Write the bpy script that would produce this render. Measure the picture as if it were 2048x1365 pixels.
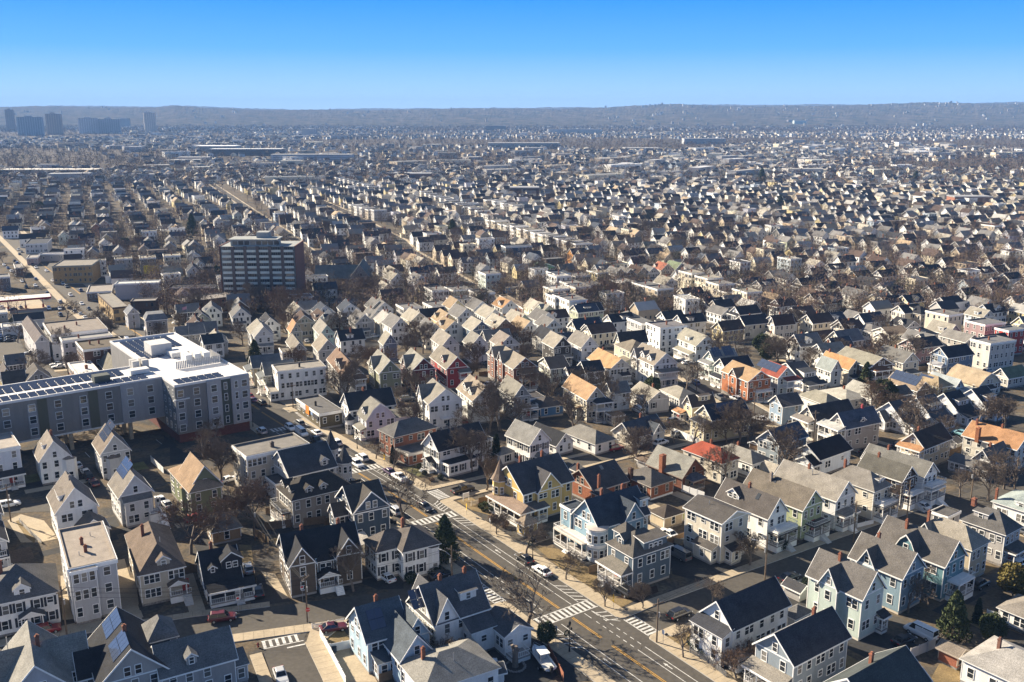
import bpy, math, random
import numpy as np
from mathutils import Vector, Matrix, noise as mnoise
R=math.radians
random.seed(7); rng=np.random.default_rng(7)
for o in list(bpy.data.objects): bpy.data.objects.remove(o)
scene=bpy.context.scene
# ---------------------------------------------------------------- camera
CAMH=85.0; FPX=1900.0; HZ=222.0; CX=1024.0; CY=682.5
PITCH=math.atan((CY-HZ)/FPX); SP,CP=math.sin(PITCH),math.cos(PITCH)
cam=bpy.data.cameras.new('camera'); cam.sensor_width=36; cam.lens=36*FPX/2048; cam.clip_start=1; cam.clip_end=60000
camo=bpy.data.objects.new('camera',cam); scene.collection.objects.link(camo)
camo.location=(0,0,CAMH); camo.rotation_euler=(math.pi/2-PITCH,0,0); scene.camera=camo
# ---------------------------------------------------------------- sky, sun, exposure
SUN_EL=R(28); SUN_AZ=math.atan2(-.86,.51)
world=bpy.data.worlds.new('World'); scene.world=world; world.use_nodes=True
wn,wl=world.node_tree.nodes,world.node_tree.links
bg=wn['Background']; sky=wn.new('ShaderNodeTexSky'); sky.sky_type='NISHITA'; sky.sun_disc=False
sky.sun_elevation=SUN_EL; sky.sun_rotation=SUN_AZ%(2*math.pi); sky.altitude=200; sky.air_density=1.0; sky.dust_density=0.0; sky.ozone_density=1.0
# a winter sky: the sky texture graded by elevation from pale blue at the horizon to deep azure, then dulled above the frame to cut blue ambient in the shade
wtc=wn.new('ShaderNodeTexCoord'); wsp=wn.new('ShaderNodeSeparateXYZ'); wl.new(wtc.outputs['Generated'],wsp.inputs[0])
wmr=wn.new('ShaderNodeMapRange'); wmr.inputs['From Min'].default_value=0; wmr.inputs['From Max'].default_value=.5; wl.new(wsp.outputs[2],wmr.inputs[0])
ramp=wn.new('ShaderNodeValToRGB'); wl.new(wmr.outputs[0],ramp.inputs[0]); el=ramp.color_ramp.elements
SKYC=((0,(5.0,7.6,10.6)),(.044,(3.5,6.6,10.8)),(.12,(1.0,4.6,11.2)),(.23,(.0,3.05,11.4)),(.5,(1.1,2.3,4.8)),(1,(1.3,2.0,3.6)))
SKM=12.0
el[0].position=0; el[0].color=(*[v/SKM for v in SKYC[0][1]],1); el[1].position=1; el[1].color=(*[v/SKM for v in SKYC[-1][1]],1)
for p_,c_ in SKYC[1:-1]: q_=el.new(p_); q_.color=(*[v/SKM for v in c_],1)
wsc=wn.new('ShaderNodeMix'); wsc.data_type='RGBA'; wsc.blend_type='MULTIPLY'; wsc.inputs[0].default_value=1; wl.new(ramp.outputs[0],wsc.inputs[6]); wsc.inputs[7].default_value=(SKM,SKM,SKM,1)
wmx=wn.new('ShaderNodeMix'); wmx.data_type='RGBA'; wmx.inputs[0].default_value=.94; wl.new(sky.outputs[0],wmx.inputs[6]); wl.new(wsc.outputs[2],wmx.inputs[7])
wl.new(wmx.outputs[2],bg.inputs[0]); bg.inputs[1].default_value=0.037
sl=bpy.data.lights.new('sun','SUN'); sl.energy=5.0; sl.angle=R(.53); sl.color=(1,.87,.68)
so=bpy.data.objects.new('sun',sl); scene.collection.objects.link(so)
sd=Vector((math.sin(SUN_AZ)*math.cos(SUN_EL),math.cos(SUN_AZ)*math.cos(SUN_EL),math.sin(SUN_EL)))
so.rotation_euler=sd.to_track_quat('Z','Y').to_euler(); so.location=(-300,300,400)
vs=scene.view_settings; vs.view_transform='Standard'; vs.look='None'; vs.exposure=1.55; vs.gamma=1; vs.use_curve_mapping=False
scene.cycles.max_bounces=5; scene.cycles.diffuse_bounces=3; scene.cycles.glossy_bounces=2; scene.cycles.transparent_max_bounces=4; scene.cycles.volume_bounces=0
scene.cycles.use_denoising=True
# ---------------------------------------------------------------- terrain and pixel helpers
def sst(a,b,x):
    t=min(1,max(0,(x-a)/(b-a))); return t*t*(3-2*t)
def gz(y): return -14*sst(180,520,y)-3*sst(520,1000,y)
def G(px,py,h=0.0):
    dx,dy,dz=(px-CX)/FPX,CP-(py-CY)/FPX*SP,-(SP+(py-CY)/FPX*CP)
    f=lambda t:CAMH+t*dz-(gz(t*dy)+h)
    t=60.
    while f(t)>0 and t<30000: t*=1.03
    a,b=t/1.03,t
    for _ in range(30):
        m=(a+b)/2
        if f(m)>0: a=m
        else: b=m
    return a*dx,a*dy
def proj(x,y,z):
    Z=y*CP-(z-CAMH)*SP
    if Z<1: return -9e9,-9e9,0
    return CX+FPX*x/Z, CY-FPX*(y*SP+(z-CAMH)*CP)/Z, FPX/Z
CROP={'A':(0,1080),'B':(400,1080),'C':(760,1080),'D':(1000,1080),'E':(1340,1080),'F':(1628,1080),'G':(0,860),'H':(340,860),'I':(640,860),'J':(1060,860),'K':(1340,860),'L':(1628,860)}
MCROP={'m0':(0,450),'m1':(500,450),'m2':(1000,450),'m3':(1348,450),'n2':(600,840),'n3':(1000,840)}
ZCROP={}
def P(c,x,y,h=0.0):
    if c=='f': return G(x,y,h)
    if c in CROP: o=CROP[c]; s=4.79
    elif c in MCROP: o=MCROP[c]; s=2.6
    else: ox,oy,s=ZCROP[c]; o=(ox,oy)
    return G(o[0]+x/s,o[1]+y/s,h)
AVA=R(124.3); AVO=(10.2,148.3); ALX,ALY=math.cos(AVA),math.sin(AVA); ARX,ARY=ALY,-ALX
def AV(s,t): return AVO[0]+s*ARX+t*ALX, AVO[1]+s*ARY+t*ALY
def toAV(x,y): dx,dy=x-AVO[0],y-AVO[1]; return dx*ARX+dy*ARY, dx*ALX+dy*ALY
# ---------------------------------------------------------------- materials
MATS={}
def nt(name):
    m=bpy.data.materials.new(name); m.use_nodes=True; MATS[name]=m
    n=m.node_tree.nodes; return m,n,m.node_tree.links,n['Principled BSDF']
def mk(name,col=None,rough=.85,var=.25,scale=1.5,bump=0,metal=0,obj=False,rows=0,rowamt=.25,brick=False,scale2=0,var2=0,spec=.3,attr=None,coat=0,rowaxis='z',stretch=None):
    """procedural surface: base colour (fixed, per-object or mesh attribute) x noise, board rows or bricks"""
    m,n,l,b=nt(name)
    b.inputs['Roughness'].default_value=rough; b.inputs['Metallic'].default_value=metal; b.inputs['Specular IOR Level'].default_value=spec
    if coat: b.inputs['Coat Weight'].default_value=coat; b.inputs['Coat Roughness'].default_value=.08
    tc=n.new('ShaderNodeTexCoord')
    if obj: src=n.new('ShaderNodeObjectInfo').outputs['Color']
    elif attr: a=n.new('ShaderNodeAttribute'); a.attribute_name=attr; src=a.outputs['Color']
    else: c=n.new('ShaderNodeRGB'); c.outputs[0].default_value=(*col,1); src=c.outputs[0]
    coord=tc.outputs['Object']
    if stretch:
        mp=n.new('ShaderNodeMapping'); mp.inputs['Scale'].default_value=stretch; l.new(coord,mp.inputs[0]); coord=mp.outputs[0]
    def mul(c,fac,amt):
        mr=n.new('ShaderNodeMapRange'); mr.inputs['From Min'].default_value=.25; mr.inputs['From Max'].default_value=.75
        mr.inputs['To Min'].default_value=1-amt; mr.inputs['To Max'].default_value=1+amt*.7; l.new(fac,mr.inputs[0])
        mx=n.new('ShaderNodeMix'); mx.data_type='RGBA'; mx.blend_type='MULTIPLY'; mx.inputs[0].default_value=1
        l.new(c,mx.inputs[6]); l.new(mr.outputs[0],mx.inputs[7]); return mx.outputs[2]
    hgt=None
    if var:
        nz=n.new('ShaderNodeTexNoise'); nz.inputs['Scale'].default_value=scale; nz.inputs['Detail'].default_value=6; nz.inputs['Roughness'].default_value=.65
        l.new(coord,nz.inputs[0]); src=mul(src,nz.outputs[0],var); hgt=nz.outputs[0]
    if var2:
        n2=n.new('ShaderNodeTexNoise'); n2.inputs['Scale'].default_value=scale2; n2.inputs['Detail'].default_value=3
        l.new(coord,n2.inputs[0]); src=mul(src,n2.outputs[0],var2); hgt=n2.outputs[0]
    if rows:
        sp=n.new('ShaderNodeSeparateXYZ'); l.new(tc.outputs['Object'],sp.inputs[0])
        d=n.new('ShaderNodeMath'); d.operation='DIVIDE'; d.inputs[1].default_value=rows; l.new(sp.outputs['Z' if rowaxis=='z' else 'X'],d.inputs[0])
        fr=n.new('ShaderNodeMath'); fr.operation='FRACT'; l.new(d.outputs[0],fr.inputs[0])
        gt=n.new('ShaderNodeMapRange'); gt.inputs['From Min'].default_value=0; gt.inputs['From Max'].default_value=.25; gt.inputs['To Min'].default_value=1-rowamt; gt.inputs['To Max'].default_value=1; l.new(fr.outputs[0],gt.inputs[0])
        mx=n.new('ShaderNodeMix'); mx.data_type='RGBA'; mx.blend_type='MULTIPLY'; mx.inputs[0].default_value=1
        l.new(src,mx.inputs[6]); l.new(gt.outputs[0],mx.inputs[7]); src=mx.outputs[2]; hgt=fr.outputs[0]
    if brick:
        sp=n.new('ShaderNodeSeparateXYZ'); l.new(tc.outputs['Object'],sp.inputs[0]); ad=n.new('ShaderNodeMath'); l.new(sp.outputs[0],ad.inputs[0]); l.new(sp.outputs[1],ad.inputs[1])
        cb=n.new('ShaderNodeCombineXYZ'); l.new(ad.outputs[0],cb.inputs[0]); l.new(sp.outputs[2],cb.inputs[1])
        bt=n.new('ShaderNodeTexBrick'); bt.inputs['Scale'].default_value=1; bt.inputs['Brick Width'].default_value=.22; bt.inputs['Row Height'].default_value=.075; bt.inputs['Mortar Size'].default_value=.008
        bt.inputs['Color1'].default_value=(1,1,1,1); bt.inputs['Color2'].default_value=(.7,.66,.64,1); bt.inputs['Mortar'].default_value=(1.3,1.35,1.4,1); l.new(cb.outputs[0],bt.inputs[0])
        mx=n.new('ShaderNodeMix'); mx.data_type='RGBA'; mx.blend_type='MULTIPLY'; mx.inputs[0].default_value=1
        l.new(src,mx.inputs[6]); l.new(bt.outputs[0],mx.inputs[7]); src=mx.outputs[2]; hgt=bt.outputs[1]
    l.new(src,b.inputs['Base Color'])
    if bump and hgt is not None:
        bp=n.new('ShaderNodeBump'); bp.inputs['Strength'].default_value=bump; bp.inputs['Distance'].default_value=.03; l.new(hgt,bp.inputs['Height']); l.new(bp.outputs[0],b.inputs['Normal'])
    return m
mk('siding',obj=True,rough=.7,var=.2,scale=.45,stretch=(1.6,1.6,.35),rows=.17,rowamt=.16,bump=.4,var2=.1,scale2=7)
mk('plain',obj=True,rough=.75,var=.12,scale=1.2)
mk('shingle',obj=True,rough=.95,var=.36,scale=.4,var2=.4,scale2=6,bump=.35,spec=.15,rows=.22,rowamt=.12)
mk('flatroof',obj=True,rough=.95,var=.25,scale=.5,var2=.15,scale2=5,spec=.15)
mk('masonry',obj=True,rough=.9,var=.2,scale=.9,brick=True,bump=.3)
mk('trim',obj=True,rough=.6,var=.1,scale=2)
mk('stone',(.24,.22,.2),.95,.4,1.2,var2=.5,scale2=3.5,bump=.5)
mk('concrete',(.37,.305,.215),.95,.18,.35,var2=.16,scale2=2.5)
mk('kerbstone',(.4,.385,.36),.9,.2,.8)
mk('asphalt',(.085,.077,.066),.95,.22,.12,var2=.2,scale2=1.3,spec=.2)
mk('blacktop',(.045,.044,.043),.95,.3,.3,var2=.25,scale2=2,spec=.2)
mk('paint_white',(.56,.55,.52),.7,.45,1.6,var2=.35,scale2=7)
mk('paint_yellow',(.5,.27,.04),.7,.4,1.6,var2=.3,scale2=7)
mk('dead_grass',(.2,.145,.07),.95,.4,.35,var2=.4,scale2=4,bump=.6)
mk('winter_lawn',(.16,.15,.06),.95,.4,.35,var2=.4,scale2=4,bump=.6)
mk('dirt',(.14,.1,.07),.95,.4,.35,var2=.4,scale2=3,bump=.6)
mk('mulch',(.07,.042,.026),.95,.4,1,var2=.4,scale2=6)
mk('bark',(.17,.14,.115),.95,.3,3)
mk('twig',(.19,.15,.115),.95,.2,.6)
mk('twig_brown',(.19,.13,.09),.95,.2,.6)
mk('evergreen',(.05,.066,.022),.8,.5,.7,var2=.4,scale2=4)
mk('evergreen_dark',(.025,.04,.018),.8,.5,.7,var2=.4,scale2=4)
mk('evergreen_gold',(.13,.105,.025),.8,.5,.7,var2=.4,scale2=4)
mk('dark_metal',(.015,.016,.016),.5,.1,3,metal=.3)
mk('grey_metal',(.4,.4,.4),.5,.1,3,metal=.5)
mk('wood_pole',(.16,.12,.085),.95,.3,1.5)
mk('fence_wood',(.17,.12,.075),.95,.35,1.5)
mk('car_paint',obj=True,rough=.35,var=0,coat=.6,spec=.5)
mk('rubber',(.012,.012,.012),.9,.1,3)
mk('tail_light',(.35,.01,.01),.3,0)
mk('head_light',(.7,.7,.7),.2,0)
mk('membrane',(.62,.61,.6),.7,.15,.25)
mk('solar',(.045,.06,.1),.14,.15,2,spec=.6)
mk('wire',(.02,.02,.02),.7,0)
mk('attr_mass',attr='Col',rough=.9,var=.15,scale=.3)
mk('attr_twig',attr='Col',rough=.95,var=0)
m,n,l,b=nt('glass'); b.inputs['Base Color'].default_value=(.025,.03,.036,1); b.inputs['Roughness'].default_value=.12; b.inputs['Specular IOR Level'].default_value=.5
nz=n.new('ShaderNodeTexNoise'); nz.inputs['Scale'].default_value=.35
oi=n.new('ShaderNodeObjectInfo'); cr=n.new('ShaderNodeValToRGB'); l.new(oi.outputs['Random'],cr.inputs[0])
cr.color_ramp.interpolation='CONSTANT'
e=cr.color_ramp.elements; e[0].color=(.02,.025,.03,1); e[1].position=.45; e[1].color=(.045,.05,.055,1); q=e.new(.75); q.color=(.12,.12,.115,1); q=e.new(.9); q.color=(.2,.19,.17,1)
l.new(cr.outputs[0],b.inputs['Base Color'])
m,n,l,b=nt('car_glass'); b.inputs['Base Color'].default_value=(.012,.014,.016,1); b.inputs['Roughness'].default_value=.06
# ground: yards of dead grass, bare soil and worn paving
def ground_mat():
    m,n,l,b=nt('ground'); b.inputs['Roughness'].default_value=.97; b.inputs['Specular IOR Level'].default_value=.1
    tc=n.new('ShaderNodeTexCoord')
    n1=n.new('ShaderNodeTexNoise'); n1.inputs['Scale'].default_value=.09; n1.inputs['Detail'].default_value=8; n1.inputs['Roughness'].default_value=.6; l.new(tc.outputs['Object'],n1.inputs[0])
    r1=n.new('ShaderNodeValToRGB'); l.new(n1.outputs[0],r1.inputs[0]); e=r1.color_ramp.elements
    e[0].position=.36; e[0].color=(.062,.06,.057,1); e[1].position=.68; e[1].color=(.16,.135,.095,1)
    q=e.new(.46); q.color=(.085,.074,.06,1); q=e.new(.54); q.color=(.13,.1,.066,1); q=e.new(.6); q.color=(.09,.08,.068,1)
    n2=n.new('ShaderNodeTexNoise'); n2.inputs['Scale'].default_value=1.7; n2.inputs['Detail'].default_value=6; l.new(tc.outputs['Object'],n2.inputs[0])
    mr=n.new('ShaderNodeMapRange'); mr.inputs['From Min'].default_value=.3; mr.inputs['From Max'].default_value=.7; mr.inputs['To Min'].default_value=.6; mr.inputs['To Max'].default_value=1.25; l.new(n2.outputs[0],mr.inputs[0])
    mx=n.new('ShaderNodeMix'); mx.data_type='RGBA'; mx.blend_type='MULTIPLY'; mx.inputs[0].default_value=1; l.new(r1.outputs[0],mx.inputs[6]); l.new(mr.outputs[0],mx.inputs[7])
    l.new(mx.outputs[2],b.inputs['Base Color'])
ground_mat()
# ---------------------------------------------------------------- mesh helpers
COL=scene.collection
THINGS=[]
class MB:
    def __init__(s): s.v=[]; s.f=[]; s.m=[]
    def poly(s,pts,mi=0):
        k=len(s.v); s.v.extend(pts); s.f.append(tuple(range(k,k+len(pts)))); s.m.append(mi)
    def box(s,x0,x1,y0,y1,z0,z1,mi=0,top=True,bot=True):
        k=len(s.v); s.v.extend([(x0,y0,z0),(x1,y0,z0),(x1,y1,z0),(x0,y1,z0),(x0,y0,z1),(x1,y0,z1),(x1,y1,z1),(x0,y1,z1)])
        F=[(0,1,5,4),(1,2,6,5),(2,3,7,6),(3,0,4,7)]
        if top: F.append((4,5,6,7))
        if bot: F.append((3,2,1,0))
        for f in F: s.f.append(tuple(k+i for i in f)); s.m.append(mi)
    def tube(s,a,b,r0,r1,n=6,mi=0,cap=True):
        a=Vector(a); b=Vector(b); d=(b-a)
        if d.length<1e-6: return
        d.normalize(); u=d.orthogonal().normalized(); w=d.cross(u); k=len(s.v)
        for p,r in ((a,r0),(b,r1)):
            for i in range(n):
                t=2*math.pi*i/n; q=p+u*(math.cos(t)*r)+w*(math.sin(t)*r); s.v.append((q.x,q.y,q.z))
        for i in range(n):
            j=(i+1)%n; s.f.append((k+i,k+j,k+n+j,k+n+i)); s.m.append(mi)
        if cap:
            s.f.append(tuple(k+n+i for i in range(n))); s.m.append(mi)
            s.f.append(tuple(k+n-1-i for i in range(n))); s.m.append(mi)
    def rev(s,c,prof,n=12,mi=0,a0=0,a1=2*math.pi):
        """surface of revolution about the vertical through c; prof = [(r,z)...] upward"""
        k=len(s.v); full=abs(a1-a0-2*math.pi)<1e-6; N=n if full else n+1
        for r,z in prof:
            for i in range(N):
                t=a0+(a1-a0)*i/n; s.v.append((c[0]+r*math.cos(t),c[1]+r*math.sin(t),c[2]+z))
        for j in range(len(prof)-1):
            for i in range(n):
                i2=(i+1)%N; s.f.append((k+j*N+i,k+j*N+i2,k+(j+1)*N+i2,k+(j+1)*N+i)); s.m.append(mi)
        if prof[-1][0]>1e-3 and full: s.f.append(tuple(k+(len(prof)-1)*N+i for i in range(N))); s.m.append(mi)
    def mesh(s,name,mats,smooth=False):
        me=bpy.data.meshes.new(name); me.from_pydata(s.v,[],s.f)
        if isinstance(mats,str): mats=[mats]
        for q in mats: me.materials.append(MATS[q])
        if len(mats)>1: me.polygons.foreach_set('material_index',s.m)
        if smooth: me.polygons.foreach_set('use_smooth',[True]*len(s.f))
        me.update(); return me
    def build(s,name,mats,parent=None,color=None,smooth=False):
        if not s.f: return None
        return link(name,s.mesh(name,mats,smooth),parent,color)
def link(name,data,parent=None,color=None,loc=None,rz=0,scale=None):
    o=bpy.data.objects.new(name,data); COL.objects.link(o)
    if parent: o.parent=parent
    if color: o.color=(*color[:3],1)
    if loc: o.location=loc
    if rz: o.rotation_euler=(0,0,rz)
    if scale: o.scale=scale
    return o
def tag(o,label=None,cat=None,group=None,kind=None):
    if label: o['label']=label
    if cat: o['category']=cat
    if group: o['group']=group
    if kind: o['kind']=kind
    return o
def empty(name,loc,rz=0,label=None,cat=None,group=None):
    o=bpy.data.objects.new(name,None); COL.objects.link(o); o.location=loc; o.rotation_euler=(0,0,rz); o.empty_display_size=.5
    return tag(o,label,cat,group)
# ================================================================ ground, streets, pavements, markings
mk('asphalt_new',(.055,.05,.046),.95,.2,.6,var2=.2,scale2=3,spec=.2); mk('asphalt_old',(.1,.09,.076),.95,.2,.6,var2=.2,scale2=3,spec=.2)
def st(o): o['kind']='structure'; return o
ys=list(range(60,560,4))+list(range(560,1040,20))+[1040,2000,4000,7000,10000,13900]
mb=MB(); k=0
for y in ys: mb.v+= [(-min(13500,9000+y),y,gz(y)),(min(13500,9000+y),y,gz(y))]
for i in range(len(ys)-1): mb.f.append((2*i,2*i+1,2*i+3,2*i+2)); mb.m.append(0)
ground=st(mb.build('ground','ground'))
def resample(pts,d=4.0):
    out=[]
    for (x0,y0),(x1,y1) in zip(pts,pts[1:]):
        n=max(1,int(math.hypot(x1-x0,y1-y0)/d))
        for i in range(n): out.append((x0+(x1-x0)*i/n,y0+(y1-y0)*i/n))
    out.append(pts[-1]); return out
def normals(p):
    N=[]
    for i in range(len(p)):
        a=p[max(0,i-1)]; b=p[min(len(p)-1,i+1)]; dx,dy=b[0]-a[0],b[1]-a[1]; L=math.hypot(dx,dy) or 1; N.append((dy/L,-dx/L))
    return N
def strip(name,pts,o0,o1,z,mat,parent=None,drop=0,step=4.0,mb=None):
    """sheet between lateral offsets o0..o1 (right positive) along a line, draped on the ground; drop>0 adds side faces (kerb)"""
    p=resample(pts,step); N=normals(p); own=mb is None
    if own: mb=MB()
    k=len(mb.v)
    for (x,y),(nx,ny) in zip(p,N):
        for o in (o0,o1): mb.v.append((x+nx*o,y+ny*o,gz(y+ny*o)+z))
        if drop:
            for o in (o0,o1): mb.v.append((x+nx*o,y+ny*o,gz(y+ny*o)+z-drop))
    w=4 if drop else 2
    for i in range(len(p)-1):
        a=k+w*i; b=a+w
        mb.f.append((a,a+1,b+1,b)); mb.m.append(0)
        if drop:
            mb.f.append((a+1,a+3,b+3,b+1)); mb.m.append(1); mb.f.append((a+2,a,b,b+2)); mb.m.append(1)
    if drop:
        for a in (k,k+w*(len(p)-1)): mb.f.append((a,a+1,a+3,a+2)); mb.m.append(1)
    if own: return mb.build(name,mat,parent)
ROADS=[]
def road(name,pts,w,z,mat='asphalt'):
    ROADS.append((pts,w)); return st(strip(name,pts,-w/2,w/2,z,mat))
avenue=road('avenue',[AV(0,-90),AV(0,60),AV(-1.2,95),AV(-1,140),AV(2,300),AV(4,800)],12.6,.05)
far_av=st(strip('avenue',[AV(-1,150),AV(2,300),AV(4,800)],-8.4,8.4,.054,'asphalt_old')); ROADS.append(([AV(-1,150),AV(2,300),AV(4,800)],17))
def pavement(pts,o0,o1):
    o=st(strip('pavement',pts,o0,o1,.19,['concrete','kerbstone'],drop=.3)); return o
def joints(par,pts,o0,o1,d=1.55,tmax=70):
    p=resample(pts,d)[1:-1]; N=normals(p); mb=MB()
    for (x,y),(nx,ny) in list(zip(p,N))[:tmax]:
        tx,ty=-ny*.018,nx*.018
        mb.poly([(x+nx*o0-tx,y+ny*o0-ty,gz(y)+.194),(x+nx*o1-tx,y+ny*o1-ty,gz(y)+.194),(x+nx*o1+tx,y+ny*o1+ty,gz(y)+.194),(x+nx*o0+tx,y+ny*o0+ty,gz(y)+.194)])
    if par: 
        o=mb.build('paving_joints','blacktop',par)
        if o: o['kind']='stuff'
PAV=[]
for t0,t1 in ((-90,-13.2),(-4.6,55.8),(64.2,135),(143.5,149.5),(151,230),(238,330),(338,460),(468,600),(610,800)):
    pp=[AV(0,t0),AV(0 if t1<90 else -1.2,t1)] if t0<90 else [AV(-1.2+max(0,(t0-95)/60)*.4,t0),AV(-1+max(0,(t1-140)/160)*2.6,t1)]
    w_=2.1 if t0>150 else 0; o=pavement(pp,6.3+w_,9.1+1.6*w_); joints(o,pp,6.5+w_,9.0+w_)
for t0,t1 in ((-90,10.0),(20.2,120),(128,149),(151,230),(238,345),(352,800)):
    pp=[AV(0,t0),AV(0 if t1<90 else -1.2,t1)] if t0<90 else [AV(-1.2,t0),AV(-1+max(0,(t1-140)/160)*2.6,t1)]
    w_=2.1 if t0>150 else 0; o=pavement(pp,-8.9-1.6*w_,-6.3-w_); joints(o,pp,-8.8-w_,-6.5-w_)
# side streets near the avenue
S2=[AV(-4.5,15),(-24,152.6),(-38,148.9),(-54,144.4),(-80,135.8),(-120,124)]
SS=[(-37.6,145),(-37.9,141),(-32.7,129),(-22,105)]
CRR=[AV(5,-9),(23,146.6),(62,171.5),(90,189.5),(106,200),(150,229),(230,282),(330,350)]
YST=[AV(5,60),AV(22,60),AV(60,59),AV(100,58),AV(150,56),AV(220,54)]
NXT=[(52,420),(59,350),(66,301),(73,265),(97,233),(115,206),(135,175),(165,130)]
RST=[AV(5,139.5),AV(60,140),AV(130,141),AV(230,142)]
BACKL=[(-150,128),(-112,196),(-135,232),(-160,270)]
road('street',S2,7.8,.046); road('street',SS,7.0,.042); road('street',CRR,7.6,.046); road('street',YST,6.4,.046); road('street',NXT,9.0,.042); road('street',RST,7,.046)
road('street',[P('G',0,760),P('G',480,740),P('G',1000,590),P('G',1470,560)],5.5,.042)
DIA=[G(600,386),G(634,399),G(696,426),G(801,481),G(820,502),G(865,529),G(938,570),G(1000,612)]
DIB=[G(420,366),G(444,382),G(578,470),G(640,520)]
DIC=[G(1150,520),G(1290,560),G(1420,618)]
road('street',DIA,8,.046); road('street',DIB,7,.046); road('street',DIC,7,.044)
pv=[(-24,152.6),(-38,148.9),(-54,144.4),(-80,135.8),(-120,124)]
for pts,o0,o1 in ((pv,-6.4,-3.9),([(-41.6,147.9),(-54,144.4),(-80,135.8),(-120,124)],3.9,5.6),([(-31.5,150.6),(-16,154.6)],3.9,5.4),
    ([(-37.2,138.5),(-32.7,129),(-22,105)],3.5,5.4),([(-37.2,138.5),(-32.7,129),(-22,105)],-6.6,-3.5),
    ([AV(9.5,-9),(62,171.5),(90,189.5),(99,195.5)],-5.9,-3.8),([AV(10,-9),(62,171.5),(90,189.5),(99,195.5)],3.8,5.5),
    ([AV(9.5,60),AV(60,59),AV(100,58)],-4.8,-3.2),([AV(9.5,60),AV(60,59),AV(100,58)],3.2,4.8),
    (DIA,4.0,6.0),(DIA,-6.0,-4.0),(DIB,3.5,5.2),(DIB,-5.2,-3.5),(NXT[1:4],4.5,6.3),(NXT[1:4],-6.3,-4.5),([(77,259.8),(103,224)],4.5,6.3),([(77,259.8),(98,231.6)],-6.3,-4.5),([(119,200),(135,175),(165,130)],4.5,6.3),([(119,200),(135,175),(165,130)],-6.3,-4.5)):
    o=pavement(pts,o0,o1); joints(o,pts,o0+.1,o1-.1,tmax=24)
# corners of the avenue junctions: rounded pavement aprons
def patch(name,pts,mat,z=.03,parent=None,h=0,top=None):
    mb=MB(); n=len(pts); zz=[(x,y,gz(y)+z+h) for x,y in pts]; mb.poly(zz,0)
    if h:
        for i in range(n):
            j=(i+1)%n; mb.poly([(pts[i][0],pts[i][1],gz(pts[i][1])-.1),(pts[j][0],pts[j][1],gz(pts[j][1])-.1),zz[j],zz[i]],1 if isinstance(mat,list) else 0)
    o=mb.build(name,mat,parent)
    if not parent: st(o)
    return o
def avp(*q): return [AV(s,t) for s,t in q]
patch('pavement',avp((6.3,-4.62),(6.6,-5.3),(7.4,-5.6),(9.1,-5.6),(14.5,-5.45),(14.5,-4.0),(9.12,-4.0),(9.12,-4.6)),['concrete','kerbstone'],.002,h=.19)
patch('pavement',avp((6.3,-13.18),(9.12,-13.18),(9.12,-13.4),(13,-13.0),(13,-12.1),(9,-12.2),(7.2,-12.3),(6.5,-12.7)),['concrete','kerbstone'],.002,h=.19)
patch('pavement',avp((6.3,55.82),(9.12,55.82),(9.12,55.0),(12.5,55.2),(12.5,56.6),(8.6,56.6),(7.2,56.5),(6.5,56.2)),['concrete','kerbstone'],.002,h=.19)
patch('pavement',avp((6.3,64.18),(6.6,63.8),(7.2,63.4),(12,63.2),(12,64.9),(9.12,64.9),(9.12,64.2)),['concrete','kerbstone'],.002,h=.19)
patch('pavement',avp((-6.3,9.98),(-6.6,10.6),(-7.5,11.0),(-9.5,10.9),(-9.5,9.4),(-8.9,9.4),(-8.9,9.98)),['concrete','kerbstone'],.002,h=.19)
patch('pavement',[(-37.2+3.4,139.4),(-31.2,139.9),(-28,147.2),(-31.5,150.6-4),(-33.9,144.2)],['concrete','kerbstone'],.002,h=.19)
# painted markings (children of the avenue)
def rect(name,s0,s1,t0,t1,mat='paint_white',z=.056,par=None,skew=0):
    mb=MB(); mb.poly([(x,y,gz(y)+z) for x,y in avp((s0,t0),(s1,t0+skew),(s1,t1+skew),(s0,t1))]); return mb.build(name,mat,par or avenue)
def linem(name,pts,w,mat='paint_white',z=.056):
    return strip(name,pts,-w/2,w/2,z,mat,avenue)
def bars(s0,s1,n,t0,t1,edge=True,skew=0):
    d=(s1-s0)/n
    for i in range(n): rect('crosswalk_stripe',s0+d*(i+.22),s0+d*(i+.72),t0+.12,t1-.12,skew=0)
    if edge:
        rect('crosswalk_edge',s0,s1,t1-.1,t1+.1); rect('crosswalk_edge',s0,s1,t0-.1,t0+.1)
bars(-6.0,6.1,12,.2,2.9); bars(-4.6,6.0,10,47.4,50.0); bars(-4.6,5.8,10,83.6,86.6); bars(-6,5,10,127,130); 
def cbars(s0,s1,t0,t1,n):
    d=(t1-t0)/n
    for i in range(n): rect('crosswalk_stripe',s0,s1,t0+d*(i+.2),t0+d*(i+.68))
    rect('crosswalk_edge',s0-.12,s0+.08,t0,t1); rect('crosswalk_edge',s1-.08,s1+.12,t0,t1)
cbars(6.9,9.2,-12.2,-5.9,7); cbars(7.0,9.6,57.2,63.0,7); cbars(-8.4,-6.3,10.8,19.6,9); cbars(6.8,9.4,136,143,7)
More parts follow.
